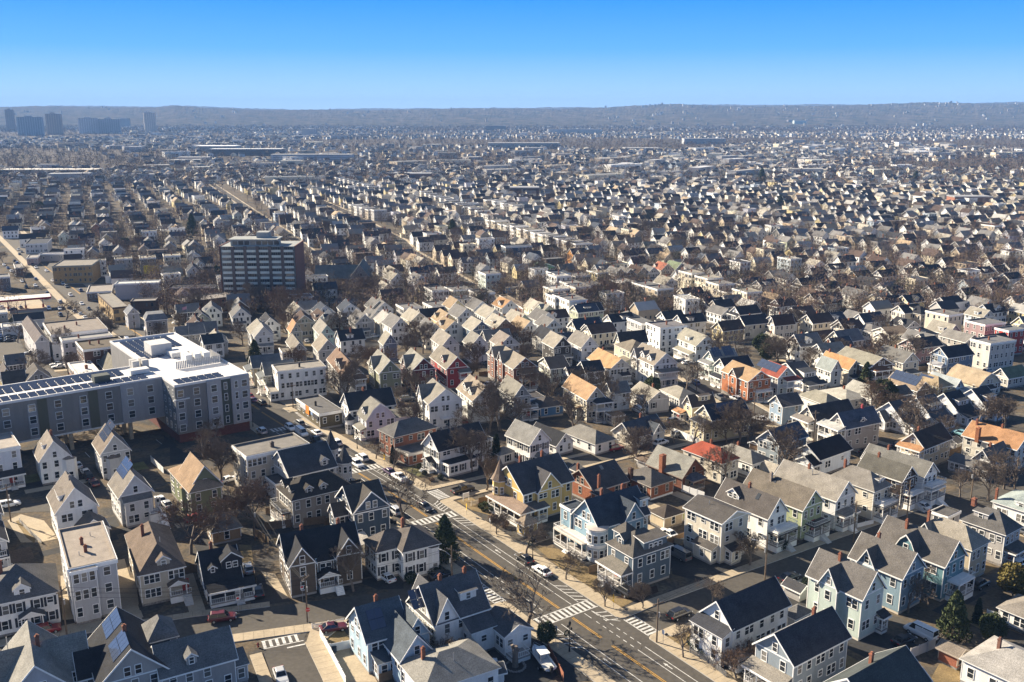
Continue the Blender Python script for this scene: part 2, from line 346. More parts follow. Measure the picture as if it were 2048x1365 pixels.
# centre line pair
for a,b in ((-60,-11),(-8.2,-.4),(3.4,46.6),(50.6,83.0),(87.2,126),(131,149)):
    f=lambda t:0 if t<60 else -1.2*(t-60)/35 if t<95 else -1.2
    if a<-5 and b>-9 and a>-9: pass
    for d in (-.16,.16):
        pts=[AV(d+f(a),a)]+([AV(d,60)] if a<60<b else [])+([AV(d-1.2,95)] if a<95<b else [])+[AV(d+f(b),b)]
        linem('centre_line',pts,.14,'paint_yellow')
for s in (2.6,4.15):
    for a,b in ((-80,-14.3),(-2.4,-.4),(3.3,46.8),(51.2,83.2),(87,126)): linem('lane_line',[AV(s-(a>85)*1.2,a),AV(s-(b>70)*.9,b)],.13)
    for i in range(6): rect('lane_dash',s-.07,s+.07,-4.6-i*1.75,-3.7-i*1.75)
for s in (-2.85,-4.35):
    for a,b in ((-80,-1),(20,46.5),(50.5,83),(87,126)): linem('lane_line',[AV(s-(a>85)*1.0,a),AV(s-(b>70)*.9,b)],.13)
    for i in range(8): rect('lane_dash',s-.07,s+.07,4.5+i*2,5.5+i*2)
def hatch(s0,s1,t0,t1,n,sl):
    d=(t1-t0)/n
    for i in range(n):
        t=t0+d*(i+.5); mb=MB(); mb.poly([(x,y,gz(y)+.056) for x,y in avp((s0,t-.09),(s1,t-.09+sl),(s1,t+.15+sl),(s0,t+.15))]); mb.build('hatch_stripe','paint_white',avenue)
hatch(4.2,6.1,3.6,11.2,5,-1.5); hatch(4.2,6.2,-5,-.6,3,-.9); hatch(4.4,6.2,50.6,56,5,1.0); hatch(4.2,6.2,41.5,47,4,-1.0); hatch(-6.2,-4.4,-8.5,-.5,5,-.9); hatch(-6.2,-4.4,42,47,3,1); hatch(3.8,5.6,76,82.8,4,1)
linem('hatch_edge',[AV(4.25,-.6),AV(4.6,-4.2),AV(6.1,-5.9)],.12); linem('hatch_edge',[AV(6.4,57),AV(4.8,55.5),AV(4.3,53),AV(4.4,50.6)],.12)
mb=MB(); 
for s,t in ((3.4,-20.5),(3.4,28),(-3.6,-14),(3.4,60)):   # cycle-lane arrows
    q=mb; q.poly([(x,y,gz(y)+.056) for x,y in avp((s-.08,t-1),(s+.08,t-1),(s+.08,t+.3),(s-.08,t+.3))]); q.poly([(x,y,gz(y)+.056) for x,y in avp((s-.3,t+.3),(s+.3,t+.3),(s,t+1.1))])
    mb.build('lane_arrow','paint_white',avenue); mb=MB()
# small street: crosswalk and stop line (children of that street share the avenue's paint)
def qpatch(name,pts,mat,z,par): 
    mb=MB(); mb.poly([(x,y,gz(y)+z) for x,y in pts]); return mb.build(name,mat,par)
ssd=Vector((-32.7+37.9,129-141)).normalized(); ssn=Vector((-ssd.y,ssd.x))
def SSP(u,v): p=Vector((-38.1,141.2))+ssd*v+ssn*u; return (p.x,p.y)
for i in range(6): u=-3.2+i*1.05; qpatch('crosswalk_stripe',[SSP(u,-.4),SSP(u+.5,-.4),SSP(u+.5,1.7),SSP(u,1.7)],'paint_white',.052,avenue)
for v in (-.5,1.9): qpatch('crosswalk_edge',[SSP(-3.3,v-.1),SSP(3.2,v-.1),SSP(3.2,v+.1),SSP(-3.3,v+.1)],'paint_white',.052,avenue)
qpatch('stop_line',[SSP(.3,2.9),SSP(3.2,2.9),SSP(3.2,3.25),SSP(.3,3.25)],'paint_white',.052,avenue)
# yards, drives and lawns seen between the houses
def cp(c,*pts): return [P(c,x,y) for x,y in pts]
patch('driveway',cp('D',(1650,330),(1990,420),(2012,380),(1780,200),(1650,180)),'blacktop',.03)
patch('driveway',cp('K',(0,1330),(450,1320),(820,1365),(560,1290),(140,1060),(0,1040)),'blacktop',.034)
patch('driveway',cp('C',(880,1100),(1230,1020),(1400,900),(1560,960),(1700,1300),(1600,1365),(700,1365)),'blacktop',.03)
patch('driveway',cp('C',(1640,1010),(1720,1090),(2012,1350),(1760,1365)),'blacktop',.034)
patch('driveway',cp('B',(1560,330),(1950,420),(1950,470),(1700,480),(1500,400)),'blacktop',.03)
patch('driveway',cp('B',(420,400),(580,330),(870,590),(500,640)),'blacktop',.03)
patch('driveway',cp('B',(580,300),(720,330),(850,560),(790,570)),'concrete',.034)
patch('driveway',cp('E',(1110,510),(1330,600),(1840,900),(2012,960),(1700,1000),(1130,640)),'blacktop',.03)
patch('driveway',cp('F',(330,880),(560,860),(1000,1010),(930,1110),(520,1110),(330,960)),'blacktop',.034)
patch('driveway',cp('A',(1150,330),(1300,380),(1330,620),(1160,660)),'concrete',.03)
patch('driveway',cp('A',(580,350),(650,330),(720,760),(600,770)),'concrete',.03)
patch('driveway',cp('G',(70,870),(200,810),(420,870),(560,1040),(380,1080),(200,1080)),'concrete',.03)
patch('driveway',cp('H',(0,130),(220,260),(160,320),(0,330)),'blacktop',.03)
patch('yard',cp('G',(150,880),(200,860),(350,1020),(330,1090),(250,1030)),'dead_grass',.038)
patch('yard',cp('H',(660,1100),(780,1110),(800,1280),(700,1290)),'dead_grass',.036)
patch('yard',cp('H',(960,1040),(1290,990),(1310,1060),(1000,1100)),'dead_grass',.036)
patch('lawn',cp('I',(790,370),(960,340),(1010,440),(960,460)),'winter_lawn',.036)
patch('lawn',cp('I',(1310,680),(1450,650),(1740,800),(1700,840),(1450,770)),'dead_grass',.036)
patch('lawn',cp('D',(330,60),(560,90),(950,330),(1000,480),(1080,540),(1320,570),(1160,650),(880,490),(640,330)),'dead_grass',.036)
patch('lawn',cp('D',(1260,500),(1500,440),(1520,500),(1330,580),(1100,560)),'mulch',.04)
patch('lawn',cp('D',(1600,930),(1890,840),(1890,960),(1750,1030)),'dead_grass',.036)
patch('yard',cp('F',(1200,1190),(1390,1150),(1400,1365),(1100,1365)),'dead_grass',.036)
patch('yard',cp('F',(1400,600),(1650,680),(1680,900),(1400,760)),'dead_grass',.036)
patch('driveway',cp('B',(1220,1040),(1500,1010),(1700,1365),(1400,1365)),'concrete',.036)
patch('yard',cp('B',(1170,900),(1380,870),(1440,960),(1230,1020)),'dead_grass',.034)
patch('yard',cp('C',(1110,620),(1150,610),(1390,800),(1400,900),(1200,850)),'stone',.036)
# wear on the carriageway: utility cuts, tar seams, manhole covers
random.seed(3)
mk('tar',(.03,.028,.026),.8,.2,3)
for i in range(26):
    s=random.choice((-5,-1.6,1.3,3.4,-3.6,5.1))+random.uniform(-.4,.4); t=random.uniform(-22,118); w=random.uniform(.5,1.3); L=random.uniform(1.2,7)
    rect('asphalt_patch',s-w/2,s+w/2,t,t+L,random.choice(('blacktop','asphalt_new','asphalt_old')),.0515+i*.00012)
for i in range(16):
    s0=random.uniform(-6,4); t0=random.uniform(-22,110); pts=[AV(s0,t0)]
    for k in range(6): s0+=random.uniform(-.5,.9)*.8; t0+=random.uniform(-.3,.9)*1.6; pts.append(AV(max(-6.1,min(6.1,s0)),t0))
    strip('tar_seam',pts,-.05,.05,.0550,'tar',avenue,step=1.0)
for s,t in ((-1.5,-9),(1.4,-6.2),(1.2,17),(-1.8,30),(1.6,40),(-1.3,58),(1.2,70),(-2,76),(1,94),(-1.5,110)):
    m=MB(); x,y=AV(s,t); m.poly([(x+.36*math.cos(a*.5236),y+.36*math.sin(a*.5236),gz(y)+.0555) for a in range(12)]); m.build('manhole_cover','tar',avenue)
random.seed(7)
for a,b in ((152,340),(352,600)):
    for d in (-.2,.2): strip('centre_line',[AV(d-1+(a-140)/160*2.4,a),AV(d-1+min(b-140,160)/160*2.6+max(0,b-300)*.004,b)],-.1,.1,.06,'paint_yellow',far_av)
# ================================================================ house builder
WHT=(.8,.79,.76)
FOOT=[]      # (x,y,radius) of everything built, for spacing
def chev(mb,axis,xa,xb,ya,ym,yb,za,zm,zb,t):
    S=(lambda x,y,z:(x,y,z)) if axis=='r' else (lambda x,y,z:(y,x,z))
    T=[(ya,za),(ym,zm),(yb,zb)]; B=[(y,z-t) for y,z in T]
    for i in (0,1):
        mb.poly([S(xa,*T[i]),S(xb,*T[i]),S(xb,*T[i+1]),S(xa,*T[i+1])]); mb.poly([S(xa,*B[i]),S(xb,*B[i]),S(xb,*B[i+1]),S(xa,*B[i+1])])
        for x in (xa,xb): mb.poly([S(x,*T[i]),S(x,*T[i+1]),S(x,*B[i+1]),S(x,*B[i])])
    for i in (0,2): mb.poly([S(xa,*T[i]),S(xb,*T[i]),S(xb,*B[i]),S(xa,*B[i])])
def body(W,Rf,T,x0,x1,y0,y1,z0,h,roof,axis,rise,ov=.4,t=.16,lod=2):
    W.box(x0,x1,y0,y1,z0,h,top=(roof in('flat',)),bot=False)
    if axis=='r': S=lambda x,y,z:(x,y,z); a0,a1,b0,b1=x0,x1,y0,y1
    else: S=lambda x,y,z:(y,x,z); a0,a1,b0,b1=y0,y1,x0,x1
    bm=(b0+b1)/2; half=(b1-b0)/2
    if roof=='gable':
        m=rise/half; ze=h-m*ov
        for a in (a0,a1): W.poly([S(a,b0,h),S(a,b1,h),S(a,bm,h+rise)])
        chev(Rf,axis,a0-ov,a1+ov,b0-ov,bm,b1+ov,ze+t,h+rise+t,ze+t,t)
        for a,d in ((a0-ov,-1),(a1+ov,1)):
            lo,hi=sorted((a+d*.003,a+d*.06)); chev(T,axis,lo,hi,b0-ov-.02,bm,b1+ov+.02,ze+t+.01,h+rise+t+.02,ze+t+.01,.3)
        for b,d in ((b0-ov,-1),(b1+ov,1)):
            lo,hi=sorted((b+d*.003,b+d*.06)); p,q=S(a0-ov,lo,ze-.08),S(a1+ov,hi,ze+t-.01); T.box(min(p[0],q[0]),max(p[0],q[0]),min(p[1],q[1]),max(p[1],q[1]),p[2],q[2])
        if lod>1:   # soffit return below the gable
            for a,d in ((a0,-1),):
                lo,hi=sorted((a+d*.004,a+d*.05)); p,q=S(lo,b0-.05,h-.16),S(hi,b1+.05,h+.04); T.box(min(p[0],q[0]),max(p[0],q[0]),min(p[1],q[1]),max(p[1],q[1]),p[2],q[2])
    elif roof=='gambrel':
        k=.45; ybr=half*k; zb=h+rise*.68; ze=h-.25
        for a in (a0,a1): W.poly([S(a,b0,h),S(a,b1,h),S(a,bm+ybr+.0,zb),S(a,bm,h+rise),S(a,bm-ybr,zb)])
        P4=[(b0-ov*.6,ze),(bm-ybr-.1,zb),(bm,h+rise),(bm+ybr+.1,zb),(b1+ov*.6,ze)]
        for i in range(4):
            (ya,za),(yb,zb2)=P4[i],P4[i+1]; A0,A1=a0-ov,a1+ov
            Rf.poly([S(A0,ya,za+t),S(A1,ya,za+t),S(A1,yb,zb2+t),S(A0,yb,zb2+t)]); Rf.poly([S(A0,ya,za),S(A1,ya,za),S(A1,yb,zb2),S(A0,yb,zb2)])
            for A,d in ((A0,-1),(A1,1)):
                T.poly([S(A+d*.02,ya,za+t+.02),S(A+d*.02,yb,zb2+t+.02),S(A+d*.02,yb,zb2-.15),S(A+d*.02,ya,za-.15)])
    elif roof in('hip','pyr'):
        m=rise/half; e=ov; i=half if (a1-a0)>2*half+.1 else (a1-a0)/2
        E=[S(a0-e,b0-e,h),S(a1+e,b0-e,h),S(a1+e,b1+e,h),S(a0-e,b1+e,h)]
        up=[(x,y,z+t) for x,y,z in E]; r0,r1=S(a0+i,bm,h+rise+t),S(a1-i,bm,h+rise+t)
        Rf.poly([up[0],up[1],r1,r0]); Rf.poly([up[2],up[3],r0,r1]); Rf.poly([up[3],up[0],r0]); Rf.poly([up[1],up[2],r1]); Rf.poly(E[::-1])
        for q in range(4):
            p0,p1=E[q],E[(q+1)%4]; T.poly([p0,p1,(p1[0],p1[1],p1[2]+t+.0),(p0[0],p0[1],p0[2]+t)])
    elif roof=='mansard':
        e=ov; ins=1.0; zt=h+rise
        E=[(x0-e,y0-e,h),(x1+e,y0-e,h),(x1+e,y1+e,h),(x0-e,y1+e,h)]; U=[(x0+ins,y0+ins,zt),(x1-ins,y0+ins,zt),(x1-ins,y1-ins,zt),(x0+ins,y1-ins,zt)]
        for q in range(4): Rf.poly([E[q],E[(q+1)%4],U[(q+1)%4],U[q]]); 
        Rf.poly([(x,y,z) for x,y,z in U]); Rf.poly([(x,y,z-.02) for x,y,z in E][::-1])
        for q in range(4):
            p0,p1=E[q],E[(q+1)%4]; T.poly([(p0[0],p0[1],h-.25),(p1[0],p1[1],h-.25),p1,p0])
    elif roof=='flat':
        e=.22; pr=rise
        Rf.poly([(x0+.2,y0+.2,h+.05),(x1-.2,y0+.2,h+.05),(x1-.2,y1-.2,h+.05),(x0+.2,y1-.2,h+.05)])
        for (p,q,r,s) in ((x0-.03,x1+.03,y0-.03,y0+.25),(x0-.03,x1+.03,y1-.25,y1+.03),(x0-.03,x0+.25,y0+.25,y1-.25),(x1-.25,x1+.03,y0+.25,y1-.25)): Rf.box(p,q,r,s,h+.01,h+pr)
        for (p,q,r,s) in ((x0-e,x1+e,y0-e,y0-.035),(x0-e,x1+e,y1+.035,y1+e),(x0-e,x0-.035,y0-.035,y1+.035),(x1+.035,x1+e,y0-.035,y1+.035)): T.box(p,q,r,s,h-.35,h+pr-.08)
    elif roof in('shedR','shedL','shedB'):   # lean-to that rises away from the named face
        o=.3
        if roof=='shedR': Q=[(x0-o,y0-o,h-.0),(x1+o,y0-o,h-.0),(x1+o,y1,h+rise),(x0-o,y1,h+rise)]
        elif roof=='shedL': Q=[(x0-o,y1+o,h),(x0-o,y0-o,h),(x1,y0-o,h+rise),(x1,y1+o,h+rise)]
        else: Q=[(x1+o,y1+o,h),(x0-o,y1+o,h),(x0-o,y0-o,h+rise),(x1+o,y0-o,h+rise)]
        Rf.poly([(x,y,z+.14) for x,y,z in Q]); Rf.poly([(x,y,z+.0) for x,y,z in Q][::-1])
        for q in range(4):
            p0,p1=Q[q],Q[(q+1)%4]; T.poly([p0,p1,(p1[0],p1[1],p1[2]+.14),(p0[0],p0[1],p0[2]+.14)])
        if roof=='shedR':
            for x in (x0,x1): W.poly([(x,y0,h),(x,y1,h),(x,y1,h+rise)])
        if roof=='shedL':
            for y in (y0,y1): W.poly([(x0,y,h),(x1,y,h),(x1,y,h+rise)])
    if lod>1 and roof!='none':
        for x,d in ((x0,-1),(x1,1)):
            for y,g in ((y0,-1),(y1,1)):
                T.box(*sorted((x+d*.03,x-d*.1)),*sorted((y+g*.03,y-g*.1)),z0+.3,h-.02)
WINM={}
def winmesh(w,h,mode):
    k=(round(w,2),round(h,2),mode)
    if k in WINM: return WINM[k]
    mb=MB(); f=.1
    if mode!='pane':
        mb.box(-w/2-f,-w/2,-.07,.02,-f,h+f); mb.box(w/2,w/2+f,-.07,.02,-f,h+f); mb.box(-w/2,w/2,-.07,.02,h,h+f+.03); mb.box(-w/2,w/2,-.09,.02,-f,0)
        mb.box(-w/2,w/2,-.05,.02,h*.5-.035,h*.5+.035)
    if mode=='frame': me=mb.mesh('window','trim')
    elif mode=='pane': mb.poly([(-w/2-.02,-.03,-.02),(w/2+.02,-.03,-.02),(w/2+.02,-.03,h+.02),(-w/2-.02,-.03,h+.02)]); me=mb.mesh('pane','glass')
    else: mb.poly([(-w/2-.02,-.03,-.02),(w/2+.02,-.03,-.02),(w/2+.02,-.03,h+.02),(-w/2-.02,-.03,h+.02)],1); me=mb.mesh('window',['trim','glass'])
    WINM[k]=me; return me
WBUF=[None]
def addwin(par,loc,rz,w=.95,h=1.6,near=True,trimc=WHT,single=False):
    if near is None and not single:   # too small to pick apart: collected into one part
        mb=WBUF[0]; c,s=math.cos(rz),math.sin(rz); T=lambda x,y,z:(loc[0]+x*c-y*s,loc[1]+x*s+y*c,loc[2]+z)
        mb.poly([T(-w/2-.12,-.03,-.12),T(w/2+.12,-.03,-.12),T(w/2+.12,-.03,h+.14),T(-w/2-.12,-.03,h+.14)],0); mb.poly([T(-w/2,-.05,0),T(w/2,-.05,0),T(w/2,-.05,h),T(-w/2,-.05,h)],1); return
    if single or not near: return link('window',winmesh(w,h,'both'),par,trimc,loc,rz)
    o=link('window',winmesh(w,h,'frame'),par,trimc,loc,rz); link('pane',winmesh(w,h,'pane'),o); return o
SHUT=None; DOORM=None; POSTM=None
def shared():
    global SHUT,DOORM,POSTM
    mb=MB(); mb.box(-.2,.2,-.06,.01,0,1.7); SHUT=mb.mesh('shutter','plain')
    mb=MB(); mb.box(-.46,.46,-.05,.01,0,2.1,0); mb.box(-.58,-.46,-.08,.01,0,2.2,1); mb.box(.46,.58,-.08,.01,0,2.2,1); mb.box(-.58,.58,-.08,.01,2.1,2.25,1); mb.poly([(-.25,-.06,1.2),(.25,-.06,1.2),(.25,-.06,1.9),(-.25,-.06,1.9)],2); DOORM=mb.mesh('door',['plain','trim','glass'])
    mb=MB(); mb.box(-.08,.08,-.08,.08,0,1); POSTM=mb.mesh('post','trim')
shared()
def fmap(face,x0,y0):   # face frame: u along the face, d outward
    if face=='R': return (lambda u,d,z:(x0+u,y0-d,z)),0
    return (lambda u,d,z:(x0-d,y0+u,z)),-math.pi/2
def railing(f,segs,z,par,col,step=.35):
    global RSTEP
    step=max(step,RSTEP)
    mb=MB()
    for (u0,d0),(u1,d1) in segs:
        a=f(u0,d0,z); b=f(u1,d1,z); L=math.hypot(u1-u0,d1-d0)
        for zz in (.12,.92): mb.tube((a[0],a[1],z+zz),(b[0],b[1],z+zz),.045,.045,4,cap=False)
        n=max(1,int(L/step))
        for i in range(n+1):
            k=i/n; x,y=a[0]+(b[0]-a[0])*k,a[1]+(b[1]-a[1])*k; mb.tube((x,y,z+.1),(x,y,z+.93),.028,.028,4,cap=False)
    return mb.build('railing','trim',par,col)
def porch(e,f,rz,u0,u1,d,hr,levels,kind,rcol,trimc,wcol,steps=True,fl=.75,deckcol=(.3,.28,.26),encl=False):
    mb=MB()
    def bx(m,a,b,c,dd,z0,z1):
        p=f(a,c,0); q=f(b,dd,0); m.box(min(p[0],q[0]),max(p[0],q[0]),min(p[1],q[1]),max(p[1],q[1]),z0,z1)
    bx(mb,u0,u1,.02,d,fl-.2,fl); pf=mb.build('porch','plain',e,deckcol)
    mb=MB(); bx(mb,u0+.05,u1-.05,.04,d-.06,-1.2,fl-.21); mb.build('porch_skirt','plain',pf,trimc)
    lv=[fl]+([fl+2.9] if levels==2 else [])
    n=max(1,round((u1-u0)/2.6)); us=[u0+.12+(u1-u0-.24)*i/n for i in range(n+1)]
    for u in us:
        x,y,_=f(u,d-.12,0); o=link('post',POSTM,pf,trimc,(x,y,fl),0,(1,1,hr-fl))
    um=us[len(us)//2]
    for j,z in enumerate(lv):
        segs=[((u0+.12,.1),(u0+.12,d-.1)),((u1-.12,.1),(u1-.12,d-.1))]
        if j==0 and steps: segs+= [((u0+.12,d-.1),(um-.75,d-.1)),((um+.75,d-.1),(u1-.12,d-.1))]
        else: segs.append(((u0+.12,d-.1),(u1-.12,d-.1)))
        railing(f,[s for s in segs if abs(s[0][0]-s[1][0])+abs(s[0][1]-s[1][1])>.3],z,pf,trimc)
        if j: mb=MB(); bx(mb,u0,u1,.02,d,z-.25,z); mb.build('balcony_floor','plain',pf,trimc)
    if encl:
        mb=MB(); bx(mb,u0+.2,u1-.2,.05,d-.25,fl,hr-.05); mb.build('porch_wall','siding',pf,wcol)
    mb=MB(); tb=MB(); o=.3
    if kind in('shed','hip'):
        up=.75 if kind=='shed' else .9; ins=0 if kind=='shed' else min(1.2,(u1-u0)/3)
        A=[f(u0-o,d+o,hr),f(u1+o,d+o,hr),f(u1+o-ins,.02,hr+up),f(u0-o+ins,.02,hr+up)]
        mb.poly([(x,y,z+.14) for x,y,z in A]); mb.poly(A[::-1]); 
        q0,q1=f(u0-o,.02,hr),f(u1+o,.02,hr)
        if kind=='hip': mb.poly([f(u0-o,d+o,hr+.14),f(u0-o,.02,hr+.14),f(u0-o+ins,.02,hr+up+.14)]); mb.poly([f(u1+o,.02,hr+.14),f(u1+o,d+o,hr+.14),f(u1+o-ins,.02,hr+up+.14)])
        p,q=f(u0-o,d+o+.003,0),f(u1+o,d+o+.05,0); tb.box(min(p[0],q[0]),max(p[0],q[0]),min(p[1],q[1]),max(p[1],q[1]),hr-.2,hr+.15)
        for u in (u0-o,u1+o): tb.poly([f(u,d+o,hr-.18),f(u,.02,hr-.18),f(u,.02,hr+.13),f(u,d+o,hr+.13)])
    elif kind=='gable':
        um2=(u0+u1)/2; rr=(u1-u0)*.28
        for s in (-1,1):
            mb.poly([f(um2,-.3,hr+rr+.12),f(um2,d+o,hr+rr+.12),f(um2+s*((u1-u0)/2+o),d+o,hr),f(um2+s*((u1-u0)/2+o),-.3,hr)])
        tb.poly([f(u0,d+.02,hr-.15),f(u1,d+.02,hr-.15),f(u1,d+.02,hr),f(um2,d+.02,hr+rr),f(u0,d+.02,hr)])
        for s in (-1,1): tb.poly([f(um2,d+o+.02,hr+rr+.14),f(um2+s*((u1-u0)/2+o),d+o+.02,hr+.02),f(um2+s*((u1-u0)/2+o),d+o+.02,hr-.18),f(um2,d+o+.02,hr+rr-.1)])
    elif kind=='deck':
        bx(mb,u0,u1,.02,d,hr-.25,hr)
        railing(f,[((u0+.1,.1),(u0+.1,d-.1)),((u0+.1,d-.1),(u1-.1,d-.1)),((u1-.1,d-.1),(u1-.1,.1))],hr,pf,trimc)
    if mb.f: mb.build('porch_roof','shingle' if kind!='deck' else 'plain',pf,rcol)
    if tb.f: tb.build('porch_trim','trim',pf,trimc)
    if steps:
        mb=MB(); ns=max(3,int(fl/.19))
        for i in range(ns): bx(mb,um-.7,um+.7,d+i*.28,d+(i+1)*.28+.02,-.3,fl-(i+1)*fl/(ns+.5))
        mb.build('steps','plain',pf,(.5,.49,.47) if random.random()<.6 else trimc)
        x,y,_=f(um,.0,0); link('door',DOORM,e,random.choice([(.05,.04,.04),(.3,.05,.04),(.6,.6,.58),(.05,.08,.12)]),(x,y,fl),rz)
    else:
        x,y,_=f(um,.0,0); link('door',DOORM,e,(.08,.07,.07),(x,y,fl),rz)
def dormer(e,f,rz,h,m,u,w,kind,wcol,rcol,trimc,mat,d0=.5,hw=1.35,dmax=9,pitch=.75):
    """f maps (u,d outward,z); the roof rises inward with slope m from height h"""
    zf=h+m*d0; ze=zf+hw
    W=MB(); Rf=MB(); T=MB(); o=.22
    d1=min(dmax,(ze-h)/m)
    g=lambda uu,d,z:f(uu,-d,z)
    if kind=='g':
        zr=ze+w/2*pitch; d2=min(dmax+.3,(zr-h)/m)
        W.poly([g(u-w/2,d0,zf-.3),g(u+w/2,d0,zf-.3),g(u+w/2,d0,ze),g(u,d0,zr),g(u-w/2,d0,ze)])
        for s in (-1,1):
            W.poly([g(u+s*w/2,d0,zf-.3),g(u+s*w/2,d0,ze),g(u+s*w/2,d1,ze)])
            ex=w/2+o; zo=ze-o*pitch
            Rf.poly([g(u,d0-o,zr+.1),g(u,d2,zr+.1),g(u+s*ex,d1,zo+.1),g(u+s*ex,d0-o,zo+.1)]); Rf.poly([g(u,d0-o,zr),g(u,d2,zr),g(u+s*ex,d1,zo),g(u+s*ex,d0-o,zo)])
            T.poly([g(u,d0-o-.02,zr+.12),g(u+s*ex,d0-o-.02,zo+.12),g(u+s*ex,d0-o-.02,zo-.1),g(u,d0-o-.02,zr-.12)])
    else:
        m2=.14; d3=min(dmax,(ze-m2*d0-h)/(m-m2)) if m>m2+.05 else dmax
        W.poly([g(u-w/2,d0,zf-.3),g(u+w/2,d0,zf-.3),g(u+w/2,d0,ze),g(u-w/2,d0,ze)])
        for s in (-1,1): W.poly([g(u+s*w/2,d0,zf-.3),g(u+s*w/2,d0,ze),g(u+s*w/2,d3,ze+m2*(d3-d0))])
        a=[g(u-w/2-o,d0-o,ze-.03),g(u+w/2+o,d0-o,ze-.03),g(u+w/2+o,d3+.1,ze+m2*(d3-d0)),g(u-w/2-o,d3+.1,ze+m2*(d3-d0))]
        Rf.poly([(x,y,z+.12) for x,y,z in a]); Rf.poly(a[::-1]); 
        for q in (0,1,3): p0,p1=a[q],a[(q+1)%4]; T.poly([(p0[0],p0[1],p0[2]-.08),(p1[0],p1[1],p1[2]-.08),(p1[0],p1[1],p1[2]+.12),(p0[0],p0[1],p0[2]+.12)])
    dd=W.build('dormer',mat,e,wcol); Rf.build('dormer_roof','shingle',dd,rcol); T.build('dormer_trim','trim',dd,trimc)
    nw=max(1,int(w/1.5)) if kind=='g' else max(1,int(w/1.6)); ww=min(.75,w*.42)
    for i in range(nw):
        uu=u+(i-(nw-1)/2)*min(1.15,w/nw); x,y,_=g(uu,d0-.0,0); addwin(dd,(x,y,zf+.22),rz,ww,1.0,single=True,trimc=trimc)
def chimney(par,x,y,z0,z1,col=(.25,.1,.06),w=.55):
    mb=MB(); mb.box(x-w/2,x+w/2,y-w*.4,y+w*.4,z0,z1); mb.box(x-w/2-.06,x+w/2+.06,y-w*.4-.06,y+w*.4+.06,z1-.22,z1-.08); mb.box(x-.14,x+.14,y-.14,y+.14,z1,z1+.22)
    return mb.build('chimney','masonry',par,col)
RSTEP=.35
